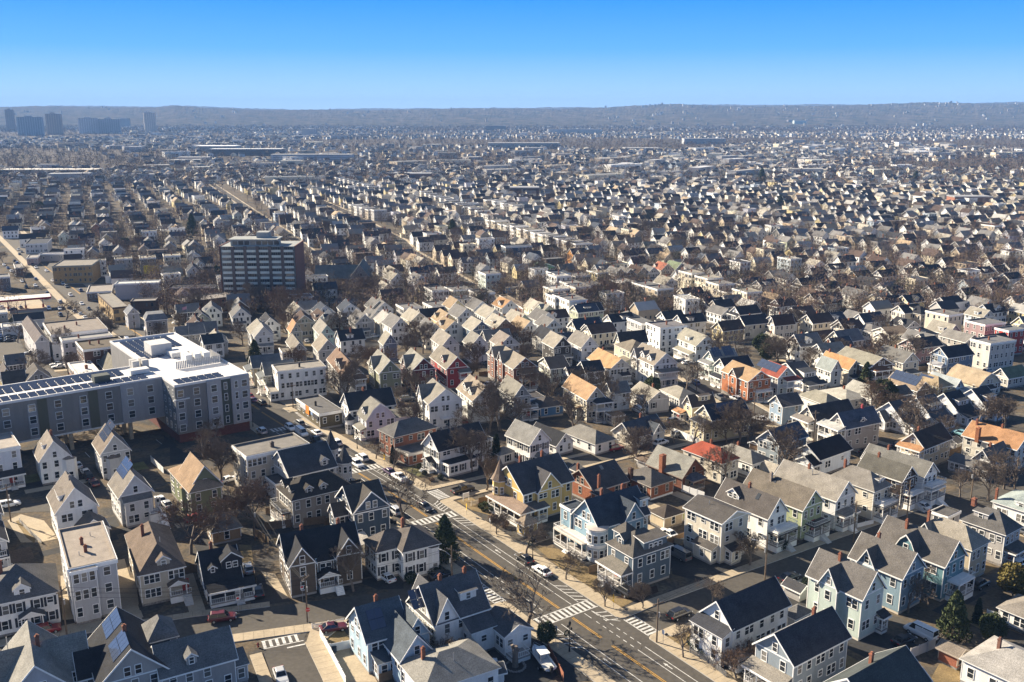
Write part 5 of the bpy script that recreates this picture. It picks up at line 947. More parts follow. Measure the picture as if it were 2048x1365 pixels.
def tower():
    x0,y0=-147.5,478.; gz0=gz(y0); H=31.5; A,B=37.5,20
    e=empty('apartment_tower',(x0,y0,gz0),R(1),'eleven-storey slab tower with pale balcony bands and brick end wall','tower'); THINGS.append(dict(o=e,x=-129,y=488,z=15)); 
    for i in range(4): FOOT.append((x0+5+9*i,y0+9,12))
    mb=MB(); mb.box(0,A,0,B,-3,H); mb.build('core_wall','plain',e,(.2,.21,.205))
    mb=MB(); mb.box(A+.02,A+.5,-.9,B+.3,-3,H+.6); mb.build('end_wall','masonry',e,(.17,.085,.065)); mb=MB(); mb.box(-.5,-.02,-.9,B+.3,-3,H+.6); mb.build('end_wall','masonry',e,(.17,.085,.065))
    for i in range(1,6): m=MB(); x=A*i/6; m.box(x-.75,x+.75,-1.3,-.0,-3,H+.3); m.build('pier','masonry',e,(.14,.11,.095))
    for k in range(11):
        z=1.6+k*2.75
        for i in range(6):
            xa=A*i/6+.78; xb=A*(i+1)/6-.78
            m=MB(); m.box(xa,xb,-1.1,-.05,z-.2,z); m.box(xa,xb,-1.1,-1.0,z,z+1.02); m.build('balcony','plain',e,(.6,.62,.55))
            m=MB(); m.poly([(xa,-.02,z+.2),(xb,-.02,z+.2),(xb,-.02,z+2.4),(xa,-.02,z+2.4)]); m.build('glazing','glass',e)
            m=MB()
            for q in range(4): xx=xa+(xb-xa)*(q+.5)/4; m.box(xx-.07,xx+.07,-.1,-.025,z+.1,z+2.5)
            o_=m.build('mullions','plain',e,(.2,.21,.2)); o_['kind']='stuff'
    mb=MB(); mb.box(-.2,A+.2,-.6,B+.2,H+.01,H+.3); mb.box(5,28,1,12,H+.31,H+3.4); mb.box(17,23,6,13,H+3.4,H+6.6); mb.box(4,29,.2,13,H+3.4,H+3.75); rf=mb.build('roof','flatroof',e,(.32,.33,.32))
    for i in range(8): m=MB(); x=6+i*3; m.poly([(x,.98,H+.9),(x+2.4,.98,H+.9),(x+2.4,.98,H+2.8),(x,.98,H+2.8)]); m.build('clerestory_pane','glass',rf)
tower()
def B(label,c,C,a,b,h,wall,rcol,th=34,n=None,mat='masonry',name='shop_building',cat='building',feats=(),**k):
    k.setdefault('near',False); return House(label,c,'C',C,a,b,h,'flat','r',.5,wall,rcol,th,n=n or max(1,round(h/3.4)),mat=mat,name=name,cat=cat,feats=feats,**k)
B('low dark shop with orange sign panel on the avenue','Q1',(760,915),(978,880),(548,785),4.2,(.12,.1,.06),(.13,.125,.12),33,1,feats=(('chim',.35,.5,(.05,.045,.04)),),cols=(2,5))
B('tan brick corner block with three storeys facing the junction','S0',(500,452),(845,464),(388,397),10.5,(.4,.26,.11),(.24,.22,.19),12,3,trimc=(.3,.3,.24))
B('long white rendered hall with rooftop vents beyond the brick shops','S0',(1100,622),(1528,596),9,8.5,(.42,.4,.4),(.5,.5,.48),12,2,mat='plain',cols=(0,0))
B('low brown flat-roofed shop at the far junction','S0',(832,702),(1075,660),(732,645),4.6,(.2,.15,.11),(.28,.25,.22),20,1)
B('two-storey tan shop row with dark mansard band and awnings','S0',(1082,850),(1200,826),(890,745),7.6,(.42,.3,.15),(.25,.23,.2),32,2,trimc=(.07,.045,.035),cols=(2,7))
B('dark brick courtyard range behind the tan shops','S0',(1250,790),(1530,740),8,7,(.12,.075,.055),(.24,.22,.2),12,2,trimc=(.07,.045,.035))
B('long brick block with flat roof right of the courtyard','S0',(1760,800),(2030,680),(1680,765),7.2,(.16,.07,.05),(.26,.24,.22),40,2,trimc=(.07,.045,.035))
B('dark flat-roofed hall behind the courtyard','S0',(1610,655),(2060,640),10,6.5,(.06,.06,.065),(.04,.042,.05),6,1,mat='plain',cols=(0,0))
B('white flat-roofed three-decker row above the apartment roof','S0',(492,1112),(1020,1060),(378,1030),10,(.6,.6,.6),(.24,.21,.18),32,3,mat='siding',name='three_decker',cat='house',feats=(('chim',.3,.4),('chim',.55,.6)))
B('pale flat-roofed three-decker between white row and brown brick','S0',(600,1172),(1060,1120),7,10,(.55,.52,.52),(.3,.29,.27),32,3,mat='siding',name='three_decker',cat='house',feats=(('chim',.35,.5),))
B('dark brown brick flat-roofed tenement beside the avenue','S0',(800,1258),(1192,1198),(735,1195),9.6,(.11,.06,.04),(.12,.1,.075),33,3,name='tenement',cat='house',feats=(('chim',.25,.6),('chim',.45,.55)))
M('white house with green awnings and black roof behind apartment roof','S0',(1950,1195),(2110,1150),7,6.2,'gable','r',2.8,white,(.045,.05,.055),30,(SH,))
M('long putty-coloured house with grey roof and front hip','S0',(1690,1112),(1972,1090),9,6.6,'gable','r',2.6,(.4,.38,.33),(.13,.135,.14),26,(('wing',-3.5,.2,-1,8,4,'hip','r',1.6,1),))
M('grey house with slate mansard beside the tan shops','S0',(1390,970),(1590,930),9,8,'mansard','r',2.4,(.33,.31,.3),(.17,.175,.185),26)
M('lilac-grey gable house against the tan shops','S0',(1215,905),(1310,870),9,7,'gable','l',2.6,(.4,.4,.42),(.17,.18,.2),30)
B('small white rendered booth with flat roof by the avenue','S0',(1385,1065),(1460,1055),(1330,1045),3,(.6,.6,.58),(.6,.58,.55),20,1,mat='plain',name='kiosk',cols=(1,1))
M('white single-storey store with black roof by the car lot','S0',(130,975),(430,950),8,4,'gable','r',2.4,(.6,.6,.6),(.03,.035,.045),30,n=1,cols=(0,2))
M('slate-roofed white hall beside the car lot','S0',(330,1175),(420,1100),(245,1030),8,'gable','l',2.4,(.55,.53,.52),(.14,.12,.115),33,cols=(0,3))
M('olive house with dark hipped roof left of the apartment block','Q0',(235,600),(508,560),9,5.2,'gable','l',3.6,(.4,.4,.41),(.1,.09,.08),33,(('wing',-6,.3,2,9,5,'gable','r',3),))
M('ochre gable house at left edge behind the apartment roof','Q0',(0,560),(155,570),9,5.2,'gable','l',3.0,(.35,.27,.09),(.13,.11,.1),33)
M('grey house with glazed rooflights at left edge','Q0',(60,440),(235,390),9,5,'gable','r',2.6,(.2,.19,.19),(.12,.12,.125),33,(('sky','R',3,1),('sky','R',5,1)))
B('rust brick garage court with white roof behind the apartment block','Q0',(780,590),(950,520),(725,450),4,(.25,.1,.06),(.6,.58,.55),33,1,feats=(('chim',.6,.6,(.2,.08,.05),.9),))
M('grey hip-roofed hall between brick garage court and apartment block','Q0',(1030,510),(1170,440),(900,420),4.5,'gable','l',3.4,(.3,.28,.24),(.17,.16,.13),33,cols=(0,0),n=1)
c0=P('S1',780,432,6)
House('grey stone church with long slate nave and gabled transept','S1','C',(780,432),27,13,6.5,'gable','r',6.5,(.17,.15,.125),(.12,.135,.14),3,n=1,name='church',cat='church',mat='stone',near=False,cols=(6,1),trimc=(.3,.28,.25),feats=(('wing',21,31,-6,17,8.5,'gable','l',6.5,1),('wing',17,21,-4,2,4,'shedR','r',1,1),('chim',.2,1.0,(.17,.15,.125),1.4),('chim',.85,.9,(.17,.15,.125),1.8)))
B('grey flat-roofed school annex below the church lawn','S1',(760,588),(1050,560),9,4,(.45,.45,.44),(.13,.135,.145),8,1,mat='plain')
patch('lawn',[P('S1',730,480),P('S1',1010,500),P('S1',1060,530),P('S1',740,525)],'dead_grass',.05)
B('blue-painted garage with mural behind the mint block','S2',(790,425),(965,400),7,4,(.1,.2,.38),(.12,.12,.12),10,1,mat='plain',name='garage')
B('low red brick yard building right of the grey block','S2',(900,560),(955,560),(800,490),4.2,(.22,.07,.04),(.2,.16,.12),20,1)
M('bright green house with open balconies','S2',(985,300),(1080,285),9,8,'gable','l',2,(.2,.48,.2),(.25,.36,.24),20,(('porch','R',.3,7,2,5.8,2,'shed'),))
B('navy flat-roofed modern block with white window grid','S2',(790,175),(935,160),10,10,(.05,.09,.14),(.08,.09,.11),18,3,mat='plain')
B('long white two-storey shop row with dark roofs on far avenue','S0',(240,238),(462,218),(182,195),7,(.62,.6,.56),(.05,.055,.065),20,2,mat='siding')
B('grey flat-roofed shed row behind the tan corner block','S0',(372,335),(660,305),9,5,(.3,.29,.29),(.26,.26,.27),12,1,mat='plain',cols=(3,1))
B('pinkish low shops on the far avenue','S0',(255,372),(372,352),(205,345),4.6,(.4,.3,.27),(.3,.28,.26),20,1)
B('dark grey shop block at the left edge of the far avenue','S0',(-20,560),(75,505),12,7.5,(.16,.16,.17),(.2,.2,.2),30,2)
B('low tan repair shop at left edge below the red canopy','S0',(-60,905),(60,870),10,4.4,(.4,.36,.3),(.42,.4,.36),30,1)
B('white flat workshop beside the dealer car lot','S0',(20,1040),(250,985),9,4.2,(.55,.55,.54),(.5,.49,.47),30,1,mat='plain',cols=(2,1))
B('brown brick shop with awning beside the far junction','S0',(150,470),(215,455),(100,430),5,(.24,.15,.1),(.25,.23,.21),30,1)
x,y=P('S0',250,850); e=empty('fuel_canopy',(x,y,gz(y)),R(28),'red-edged fuel station canopy left of the avenue','canopy'); THINGS.append(dict(o=e,x=x,y=y,z=5)); FOOT.append((x,y,9))
m=MB(); m.box(-12,12,-5,5,5,5.9); m.build('canopy_edge','plain',e,(.4,.03,.03)); m=MB(); m.box(-11.8,11.8,-4.8,4.8,5.91,6.0); m.build('canopy_top','plain',e,(.6,.58,.55))
for u in (-8,0,8): m=MB(); m.box(u-.25,u+.25,-.25,.25,-.5,5); m.build('column','plain',e,(.5,.5,.5)); m=MB(); m.box(u-.5,u+.5,-1.2,-.6,0,1.8); m.build('fuel_pump','plain',e,(.4,.1,.08))
patch('forecourt',[P('S0',0,720),P('S0',330,720),P('S0',480,860),P('S0',420,880),P('S0',60,900),P('S0',-60,900)],'concrete',.04)
patch('car_park',[P('S0',-60,1000),P('S0',130,1010),P('S0',260,1300),P('S0',600,1500),P('S0',200,1500),P('S0',-60,1300)],'asphalt_old',.04)
# signs on the shops
def board(par,loc,rz,w,h,col,mat='plain'):
    m=MB(); m.box(-w/2,w/2,-.12,0,0,h); return link('sign_panel',m.mesh('sign_panel',mat),par,col,loc,rz)
sp=[t['o'] for t in THINGS if t['o'].get('label','').startswith('low dark shop')][0]
for u,w,c in ((1.6,2.6,(.7,.24,.03)),(-.0,0,None)):
    if w: board(sp,(-.15,u+7,2.3),-math.pi/2,2.6,2.4,c)
board(sp,(-.15,11.6,3.0),-math.pi/2,5.2,1.3,(.55,.55,.6)); board(sp,(-.15,2.6,2.6),-math.pi/2,4.2,1.2,(.05,.05,.06)); board(sp,(-.15,5.2,2.9),-math.pi/2,1.4,.9,(.2,.3,.5))
# ---------------------------------------------------------------- third ring: quick list (kind, x, y, wall, roof[, storeys])
WC=dict(w=((.78,.77,.73),'white'),c=((.66,.6,.47),'cream'),b=((.42,.35,.26),'tan'),g=((.4,.39,.38),'grey'),d=((.2,.19,.18),'dark grey'),n=((.1,.14,.2),'navy'),l=((.46,.52,.57),'pale blue'),m=((.5,.56,.52),'mint'),y=((.58,.49,.27),'yellow'),o=((.5,.25,.08),'orange'),r=((.28,.1,.06),'brick red'),k=((.08,.06,.05),'dark brown'),p=((.45,.3,.28),'pink'),v=((.38,.41,.3),'sage green'),s=((.5,.5,.55),'lavender grey'))
RC=dict(k=((.035,.036,.042),'black'),n=((.05,.06,.08),'navy'),g=((.16,.155,.15),'grey'),l=((.32,.31,.29),'pale grey'),b=((.08,.055,.045),'dark brown'),t=((.29,.22,.145),'tan'),o=((.38,.23,.12),'orange'),r=((.26,.1,.065),'red'),e=((.27,.25,.21),'sand grey'),v=((.18,.22,.14),'green'))
QUICK={'S2':'g 130 620 w g;g 345 655 c g;g 470 640 w t;g 640 640 n e;g 790 625 b e;g 945 640 w t;g 1095 630 l g;g 430 590 y t;g 545 560 w g;g 645 515 w g;g 725 565 w e;g 910 595 v e;g 1060 585 w g;g 490 505 y t;g 820 510 w o;g 250 585 c e;f 330 452 w g 3;f 462 448 c g 3;f 610 470 g g 3;f 665 347 m g 3;f 330 552 w g 2;f 150 562 g g 2;f 1110 362 w l 3;f 1090 445 c l 3;f 1100 492 w g 3;f 1190 515 w g 3;f 1230 432 c g 3;l 505 240 w g;l 185 300 w n;l 265 290 w n;g 110 340 w e;g 260 350 s g;l 1215 540 v n;l 1205 640 c n;l 1285 660 c k;l 915 200 w n;g 985 215 w n;l 345 160 b b;l 395 190 b b;l 445 208 c b;l 200 75 w k;l 240 108 w k;l 560 40 w k;g 660 70 b b;g 30 520 w g;g 75 600 g g',
'S3':'l 165 595 v k;l 140 690 c n;l 228 730 c b;l 360 662 w k;h 470 690 w g;l 800 665 w k;l 820 495 c b;l 882 525 c k;l 960 562 c k;l 1022 572 b k;l 1160 612 w k;l 1190 672 c k;g 765 428 w e;f 890 405 c e 3;f 990 438 c e 3;f 1062 475 c g 3;f 1112 525 c g 2;f 1240 525 c e 3;f 30 408 l n 3;f 160 422 m g 2;f 300 402 y e 2;f 90 565 w g 3;f 130 475 g g 3;f 240 478 c g 2;f 590 482 d g 3;f 675 505 b g 3;f 450 465 b l 2;g 445 370 b g;g 510 372 d g;g 590 362 d b;g 655 362 g g;g 742 340 c r;g 828 335 m v;g 902 352 w g;l 280 348 g g;l 185 252 b b;l 130 242 o k;l 450 252 w k;l 515 242 c k;l 612 242 w n;l 852 238 w k;l 1035 312 b b;l 1015 152 b b;l 1092 200 w k;l 1142 142 w n;g 1190 262 w g;l 792 102 w n;l 892 112 w k;l 672 52 b k;l 735 82 b b;l 502 22 w k;l 420 157 b b;l 482 92 k b;g 560 127 b t;l 332 132 w k;l 392 67 w l;l 252 57 c g;g 130 62 g n;l 42 122 g n;l 757 192 y g;l 1197 432 w n;l 1062 387 w n',
'S4':'l 97 572 w b;l 202 532 c b;l 277 567 c b;l 347 562 w n;l 437 602 c b;l 532 562 w n;f 975 572 c g 3;h 840 560 b k;l 727 522 c k;l 637 477 w k;g 560 445 w g;l 747 472 y k;l 667 432 w k;l 872 422 w k;l 932 482 w k;f 1000 510 w k 2;l 1142 517 w k;l 1032 437 w k;l 977 362 w k;l 932 337 c k;l 1112 332 c k;l 1242 362 w k;l 847 322 k k;l 782 312 w k;l 622 347 w k;l 502 352 o b;g 672 285 w b;h 615 285 o b;l 712 217 w t;l 627 222 c t;g 790 202 c t;l 867 192 w b;l 932 187 c t;g 556 252 w b;g 432 257 w e;f 200 295 l l 3;l 292 337 w k;l 377 317 w k;l 232 387 d k;l 282 372 g k;l 347 407 w k;l 437 427 y b;l 292 462 b b;l 342 477 c b;l 122 492 w b;l 32 397 w n;g 140 195 l b;g 200 182 v g;g 280 182 y g;g 370 157 w g;g 460 157 d g;g 555 147 w g;g 610 137 w k;g 690 132 n g;l 642 77 w k;l 522 42 w k;l 592 77 w k;h 50 125 w k;l 132 142 d g;h 250 100 l g;l 337 87 y g;l 422 32 w b;l 772 62 w e;l 822 42 c b;l 872 82 w k;l 932 72 c k;l 992 92 c b;l 1062 77 b b;l 1122 52 w k;l 1032 152 g e;l 1112 142 w g;g 1190 152 c g;f 1200 130 b b 3;l 1270 210 w g',
'S0':'g 885 270 b g;g 1140 255 g g;g 1385 240 b b;g 1630 215 b g;g 1865 205 d g;g 605 115 m g;g 765 22 n g;g 1000 187 w g;g 1425 172 v g;g 1635 157 c g;g 1870 307 l n;g 1850 442 w k;f 850 402 w e 3;f 1100 385 g e 3;f 1340 375 d e 3;f 1570 355 c e 3;f 1360 118 w g 3;f 1545 108 c l 2;l 755 132 w k;l 190 135 w k;l 30 60 w n;g 1000 5 g g;g 430 20 b g;g 920 35 r g',
'S1':'g 140 605 w g;g 320 620 w g;g 450 725 w e;g 690 610 w e;g 720 665 b b;g 850 605 w n;g 1010 590 w n;g 1190 575 c g;g 1100 660 g g;g 905 660 m n;g 1250 660 c l;g 1290 370 w e;g 20 265 w n;g 60 320 l k;g 25 345 w k;g 185 165 w n;g 300 10 m g;g 365 45 l g;g 180 50 w g;l 830 215 s g;l 745 150 w k;l 700 120 w k;l 655 90 w k;l 1010 95 s g;l 1095 135 w k;l 1180 215 c b'}
RSTEP=1.2
QH=[]; QFAR=[]
for cr_,txt in QUICK.items():
    for it in txt.split(';'):
        q=it.split(); kd,x,y,wc,rc=q[0],float(q[1]),float(q[2]),WC[q[3]],RC[q[4]]; sn=int(q[5]) if len(q)>5 else 2
        th=24 if cr_ in('S2','S3') else 26 if cr_=='S4' else 22
        th+=random.uniform(-3,3); near=None
        jw,jr=random.uniform(.9,1.08),random.uniform(.85,1.15); wcol=tuple(min(.75,v*jw) for v in wc[0]); rcol=tuple(v*jr for v in rc[0])
        if kd in 'glh':
            wy=P(cr_,x,y,10)
            if wy[1]>590: QFAR.append((*wy,kd,wcol,rcol,th)); FOOT.append((*wy,6)); continue
        f=[]
        if random.random()<.6 and kd!='f': f.append(('chim',.5,random.uniform(.4,.8)))
        dorm=random.random()<.35
        if kd=='g':
            if dorm: f.append(('dorm','L',random.uniform(3,9),random.uniform(1.8,3),random.choice('gs')))
            if random.random()<.45: f.append(('porch','R',.4,random.uniform(4.5,7),1.9,3.2,1,'shed'))
            e=House(None,cr_,'A',(x,y),random.uniform(7.4,8.6),random.uniform(10,13),random.uniform(6.2,7.2),'gable','l',random.uniform(3.1,3.8),wcol,rcol,th,feats=tuple(f),near=None); nm='gable-fronted house'
        elif kd=='l':
            if dorm: f.append(('dorm','R',random.uniform(3,7),random.uniform(1.8,4),random.choice('gs')))
            if random.random()<.5: f.append(('porch','L',.4,random.uniform(5,6.8),1.9,random.choice((3.2,5.8)),1,'shed'))
            e=House(None,cr_,'A',(x,y),random.uniform(10,12.5),random.uniform(7.2,8.2),random.uniform(6.0,7.0),'gable','r',random.uniform(2.6,3.2),wcol,rcol,th,feats=tuple(f),near=None); nm='side-gabled house'
        elif kd=='h':
            e=House(None,cr_,'C',(x,y+6),9,10,6.4,'hip','l',2.8,wcol,rcol,th,feats=tuple(f),near=None); nm='hip-roofed house'
        else:
            e=House(None,cr_,'C',(x,y),random.uniform(8.5,10.5),random.uniform(11,13),sn*3.1+.6,'flat','r',.5,wcol,rcol,th,n=sn,feats=(('chim',.5,.5),),near=None,name='three_decker'); nm='flat-roofed three-decker' if sn==3 else 'flat-roofed two-decker'
        QH.append((e,wc[1]+' '+nm+' with '+rc[1]+' roof'))
# ================================================================ rows of three-deckers, further houses, far town, hills
def too_close(x,y,r,pad=1.5):
    for fx,fy,fr in FOOT:
        if (fx-x)**2+(fy-y)**2<(fr*.8+r+pad)**2: return True
    for pts,w in ROADS:
        for (x0,y0),(x1,y1) in zip(pts,pts[1:]):
            dx,dy=x1-x0,y1-y0; L2=dx*dx+dy*dy
            t=max(0,min(1,((x-x0)*dx+(y-y0)*dy)/L2)); 
            if (x0+t*dx-x)**2+(y0+t*dy-y)**2<(w/2+2+r*.75)**2: return True
    return False
ROWS=(((972,440),(1160,492),13,26),((838,382),(962,424),11,24),((668,355),(743,374),8,22),((697,410),(754,424),5,22),((966,400),(1035,412),4,24))
for (p0,p1,nn,th) in ROWS:
    a=G(*p0,9.5); b=G(*p1,9.5)
    for i in range(nn):
        k=(i+.5)/nn; x,y=a[0]+(b[0]-a[0])*k,a[1]+(b[1]-a[1])*k
        d=math.hypot(b[0]-a[0],b[1]-a[1])/nn; ang=math.degrees(math.atan2(b[1]-a[1],b[0]-a[0]))+90
        wc=WC[random.choice('wwwccgb')]; hh=random.uniform(8.6,10)
        e=House(None,'f','C',p0,13,max(5.5,min(8.5,d-2.2)),hh,'flat','r',.5,wc[0],RC[random.choice('gle')][0],ang,n=3,feats=(('porch','L',.6,3.6,1.8,hh-1,2,'shed',(.4,.39,.37)),) if random.random()<.5 else (),near=None,name='three_decker',world=(x,y))
        QH.append((e,wc[1]+' flat-roofed three-decker in a row'))
VIS=lambda x,y,m=30:(lambda p:-m<p[0]<2048+m and -400<p[1]<1365+m)(proj(x,y,gz(y)+5))
LIVE=[]
ths=R(24); gr=(math.cos(ths),math.sin(ths)); gl=(-gr[1],gr[0])
# street grid of the middle distance: streets run away to the upper left
cand=[]
for i in range(-40,60):
    for j in range(-40,200):
        for side in (0,1):
            s=i*50+(13 if side==0 else 37)+random.uniform(-2.2,2.2); t=j*11.8+random.uniform(-2,2)
            if j%9==8 or random.random()<.09: continue
            x=60+s*gr[0]+t*gl[0]; y=300+s*gr[1]+t*gl[1]
            if not (175<y<1330) or not VIS(x,y): continue
            cand.append((x,y,side))
random.shuffle(cand); cand.sort(key=lambda c:c[1])
PAL='wwwwwwwwwwccccccbbbgggdslyvk'; PALR='kkkkngggggbbbbteel'
far=[]; nind=0; NEARY=440
for x,y,side in cand:
    s_,t_=toAV(x,y)
    if (y<335 and x>-95) or (-75<s_<16 and 120<t_<640) or too_close(x,y,5.2,1.0): continue
    FOOT.append((x,y,5.5))
    if y<NEARY:
        wk,rk=random.choice(PAL),random.choice(PALR); wc,rc=WC[wk],RC[rk]; ax=random.choice('rl')
        f=[]
        if random.random()<.5: f.append(('chim',.5,random.uniform(.3,.8)))
        if random.random()<.4: f.append(('dorm','R' if ax=='r' else 'L',4,random.uniform(1.8,3),random.choice('gs')))
        a_,b_=(random.uniform(9.5,11.5),random.uniform(7,8)) if ax=='r' else (random.uniform(7,8),random.uniform(9.5,11.5))
        if random.random()<.3: f.append(('porch','L' if ax=='r' else 'R',.4,6,1.8,3.2,1,'shed'))
        e=House(None,'f','M',(0,0),a_,b_,random.uniform(4.5,6.8),'gable',ax,random.uniform(2.6,3.5),wc[0],rc[0],24+random.uniform(-4,4),feats=tuple(f),near=None,world=(x,y))
        QH.append((e,wc[1]+(' gable-fronted house with ' if ax=='l' else ' side-gabled house with ')+rc[1]+' roof')); nind+=1
    else: far.append((x,y))
# ---- far town as one mass with its own geometry
class Mass:
    def __init__(s): s.V=[]; s.F=[]; s.C=[]; s.n=0
    def add(s,v,f,c):
        s.V.append(np.asarray(v,float)); s.F+= [tuple(k+s.n for k in q) for q in f]; s.C+= c; s.n+=len(v)
    def build(s,name,mat):
        me=bpy.data.meshes.new(name); me.from_pydata(np.concatenate(s.V).tolist(),[],s.F); me.materials.append(MATS[mat])
        at=me.attributes.new('Col','FLOAT_COLOR','FACE'); at.data.foreach_set('color',np.array([(*c,1) for c in s.C],dtype=np.float32).ravel())
        me.update(); return link(name,me)
def mass_house(ms,x,y,th,a,b,h,rise,ax,wc,rc,win=True,flat=False):
    c,s=math.cos(th),math.sin(th); z=gz(y)
    def T(p): return (x+p[0]*c-p[1]*s,y+p[0]*s+p[1]*c,z+p[2])
    x0,x1,y0,y1=-a/2,a/2,-b/2,b/2; S=(lambda u,v,w:(u,v,w)) if ax=='r' else (lambda u,v,w:(v,u,w))
    if ax=='l': u0,u1,v0,v1=y0,y1,x0,x1
    else: u0,u1,v0,v1=x0,x1,y0,y1
    vm=(v0+v1)/2
    V=[S(u0,v0,-2),S(u1,v0,-2),S(u1,v1,-2),S(u0,v1,-2),S(u0,v0,h),S(u1,v0,h),S(u1,v1,h),S(u0,v1,h)]
    F=[(0,1,5,4),(1,2,6,5),(2,3,7,6),(3,0,4,7)]; C=[wc]*4
    if flat:
        F.append((4,5,6,7)); C.append(rc); o=.25
        V+=[S(u0-o,v0-o,h-.3),S(u1+o,v0-o,h-.3),S(u1+o,v1+o,h-.3),S(u0-o,v1+o,h-.3),S(u0-o,v0-o,h+.3),S(u1+o,v0-o,h+.3),S(u1+o,v1+o,h+.3),S(u0-o,v1+o,h+.3)]
        tc=tuple(min(.72,q*1.15) for q in wc); F+=[(8,9,13,12),(9,10,14,13),(10,11,15,14),(11,8,12,15)]; C+=[tc]*4
    else:
        V+=[S(u0,vm,h+rise),S(u1,vm,h+rise)]; F+=[(4,7,8),(5,6,9)]; C+=[wc]*2
        o=.4; m=rise/((v1-v0)/2); zz=h-m*o+.15
        V+=[S(u0-o,v0-o,zz),S(u1+o,v0-o,zz),S(u1+o,vm,h+rise+.15),S(u0-o,vm,h+rise+.15),S(u0-o,v1+o,zz),S(u1+o,v1+o,zz)]
        F+=[(10,11,12,13),(13,12,15,14)]; C+=[rc]*2
        # pale rake boards
        k=len(V); V+=[S(u0-o-.03,v0-o,zz+.05),S(u0-o-.03,vm,h+rise+.2),S(u0-o-.03,v1+o,zz+.05),S(u0-o-.03,v0-o,zz-.3),S(u0-o-.03,vm,h+rise-.15),S(u0-o-.03,v1+o,zz-.3)]
        F+=[(k,k+1,k+4,k+3),(k+1,k+2,k+5,k+4)]; C+=[(.7,.69,.66)]*2
    if win:
        gl_=(.03,.035,.04)
        for fc in range(2):
            L=(x1-x0) if fc==0 else (y1-y0); n=max(1,int(L/2.6))
            for lv in range(int(h/2.9)):
                for q in range(n):
                    if random.random()<.15: continue
                    u=(q+.5)/n*L-L/2; zb=1.1+lv*2.9; k=len(V)
                    if fc==0: V+=[(u-.45,y0-.05,zb),(u+.45,y0-.05,zb),(u+.45,y0-.05,zb+1.5),(u-.45,y0-.05,zb+1.5)]
                    else: V+=[(x0-.05,u-.45,zb),(x0-.05,u+.45,zb),(x0-.05,u+.45,zb+1.5),(x0-.05,u-.45,zb+1.5)]
                    F.append((k,k+1,k+2,k+3)); C.append(gl_)
    ms.add([T(p) for p in V],F,C)
ms=Mass()
for x,y in far:
    wk,rk=random.choice('wwwwwwwwwwwccccccbbbggsgdlyk'),random.choice(PALR); jit=random.uniform(.85,1.1)
    wc=tuple(v*jit for v in WC[wk][0]); jr=random.uniform(.75,1.25); rc=tuple(v*jr for v in RC[rk][0])
    ax='r' if random.random()<.75 else 'l'; fl=random.random()<.1
    a_,b_=(random.uniform(9,12.5),random.uniform(6.6,8)) if ax=='r' else (random.uniform(6.6,8),random.uniform(9,12.5))
    mass_house(ms,x,y,ths+random.gauss(0,.07),a_,b_,random.uniform(8.5,9.5) if fl else random.uniform(5.2,6.8),random.uniform(2.6,3.8),ax,wc,rc,win=y<900,flat=fl)
    if random.random()<.55:
        q0=random.choice((-1,1)); du,dv=((a_/2+1.2)*q0,random.uniform(-1.5,1.5)) if ax=='r' else (random.uniform(-1.5,1.5),(b_/2+1.2)*q0)
        mass_house(ms,x+du*gr[0]+dv*gl[0],y+du*gr[1]+dv*gl[1],ths,random.uniform(2.4,4.5),random.uniform(2.4,5),random.uniform(2.6,4.6),random.uniform(.6,1.4),ax,wc,rc,win=False,flat=random.random()<.4)
    if y<900 and random.random()<.5: mass_house(ms,x+.6,y+.5,ths,.6,.6,9.6+random.random(),.1,'r',(.2,.1,.07),(.1,.08,.07),win=False,flat=True)
for x,y,kd,wc,rc,th in QFAR:
    a_,b_=(11,7.6) if kd=='l' else (7.6,11)
    mass_house(ms,x+(5*gr[0] if kd=='l' else 5*gl[0]),y+(5*gr[1] if kd=='l' else 5*gl[1]),R(th),a_,b_,6.6,3.2,'r' if kd=='l' else 'l',wc,rc)
o=ms.build('far_houses','attr_mass'); tag(o,'dense mass of small pale gabled houses filling the middle distance','houses',kind='stuff')
# ---- distant suburb, thinner
ms=Mass(); FARPTS=[]
while ms.n<230000 and len(FARPTS)<9000:
    y=1330*math.exp(random.random()**.8*1.75); x=random.uniform(-.6,.6)*y
    dens=mnoise.noise(Vector((x*.0016,y*.0011,3)))
    if dens<(-.5 if y<1700 else -.16)+.18*random.random(): continue
    # keep a wooded belt of river land on the left
    if 1900<y<2700 and x<y*.05 and random.random()<.75: continue
    th=ths+random.uniform(-.9,.9)*.5+(.5 if dens>.2 else 0); wk=random.choice('wwwwwcccbbggdl'); rc=RC[random.choice('kknnggblte')][0]
    big=random.random()<(.02 if y<1700 else .045)
    if big: mass_house(ms,x,y,th,random.uniform(25,70),random.uniform(14,28),random.uniform(7,13),0,'r',WC[random.choice('bgwcg')][0],random.choice([(.5,.5,.5),(.2,.2,.2),(.35,.33,.3)]),win=False,flat=True)
    else: mass_house(ms,x,y,th,random.uniform(9,13),random.uniform(7,9),random.uniform(5,7),3.2,random.choice('rl'),WC[wk][0],rc,win=False)
    FARPTS.append((x,y))
o=ms.build('distant_suburb','attr_mass'); tag(o,'distant sprawl of tiny roofs and walls below the horizon hills','houses',kind='stuff')
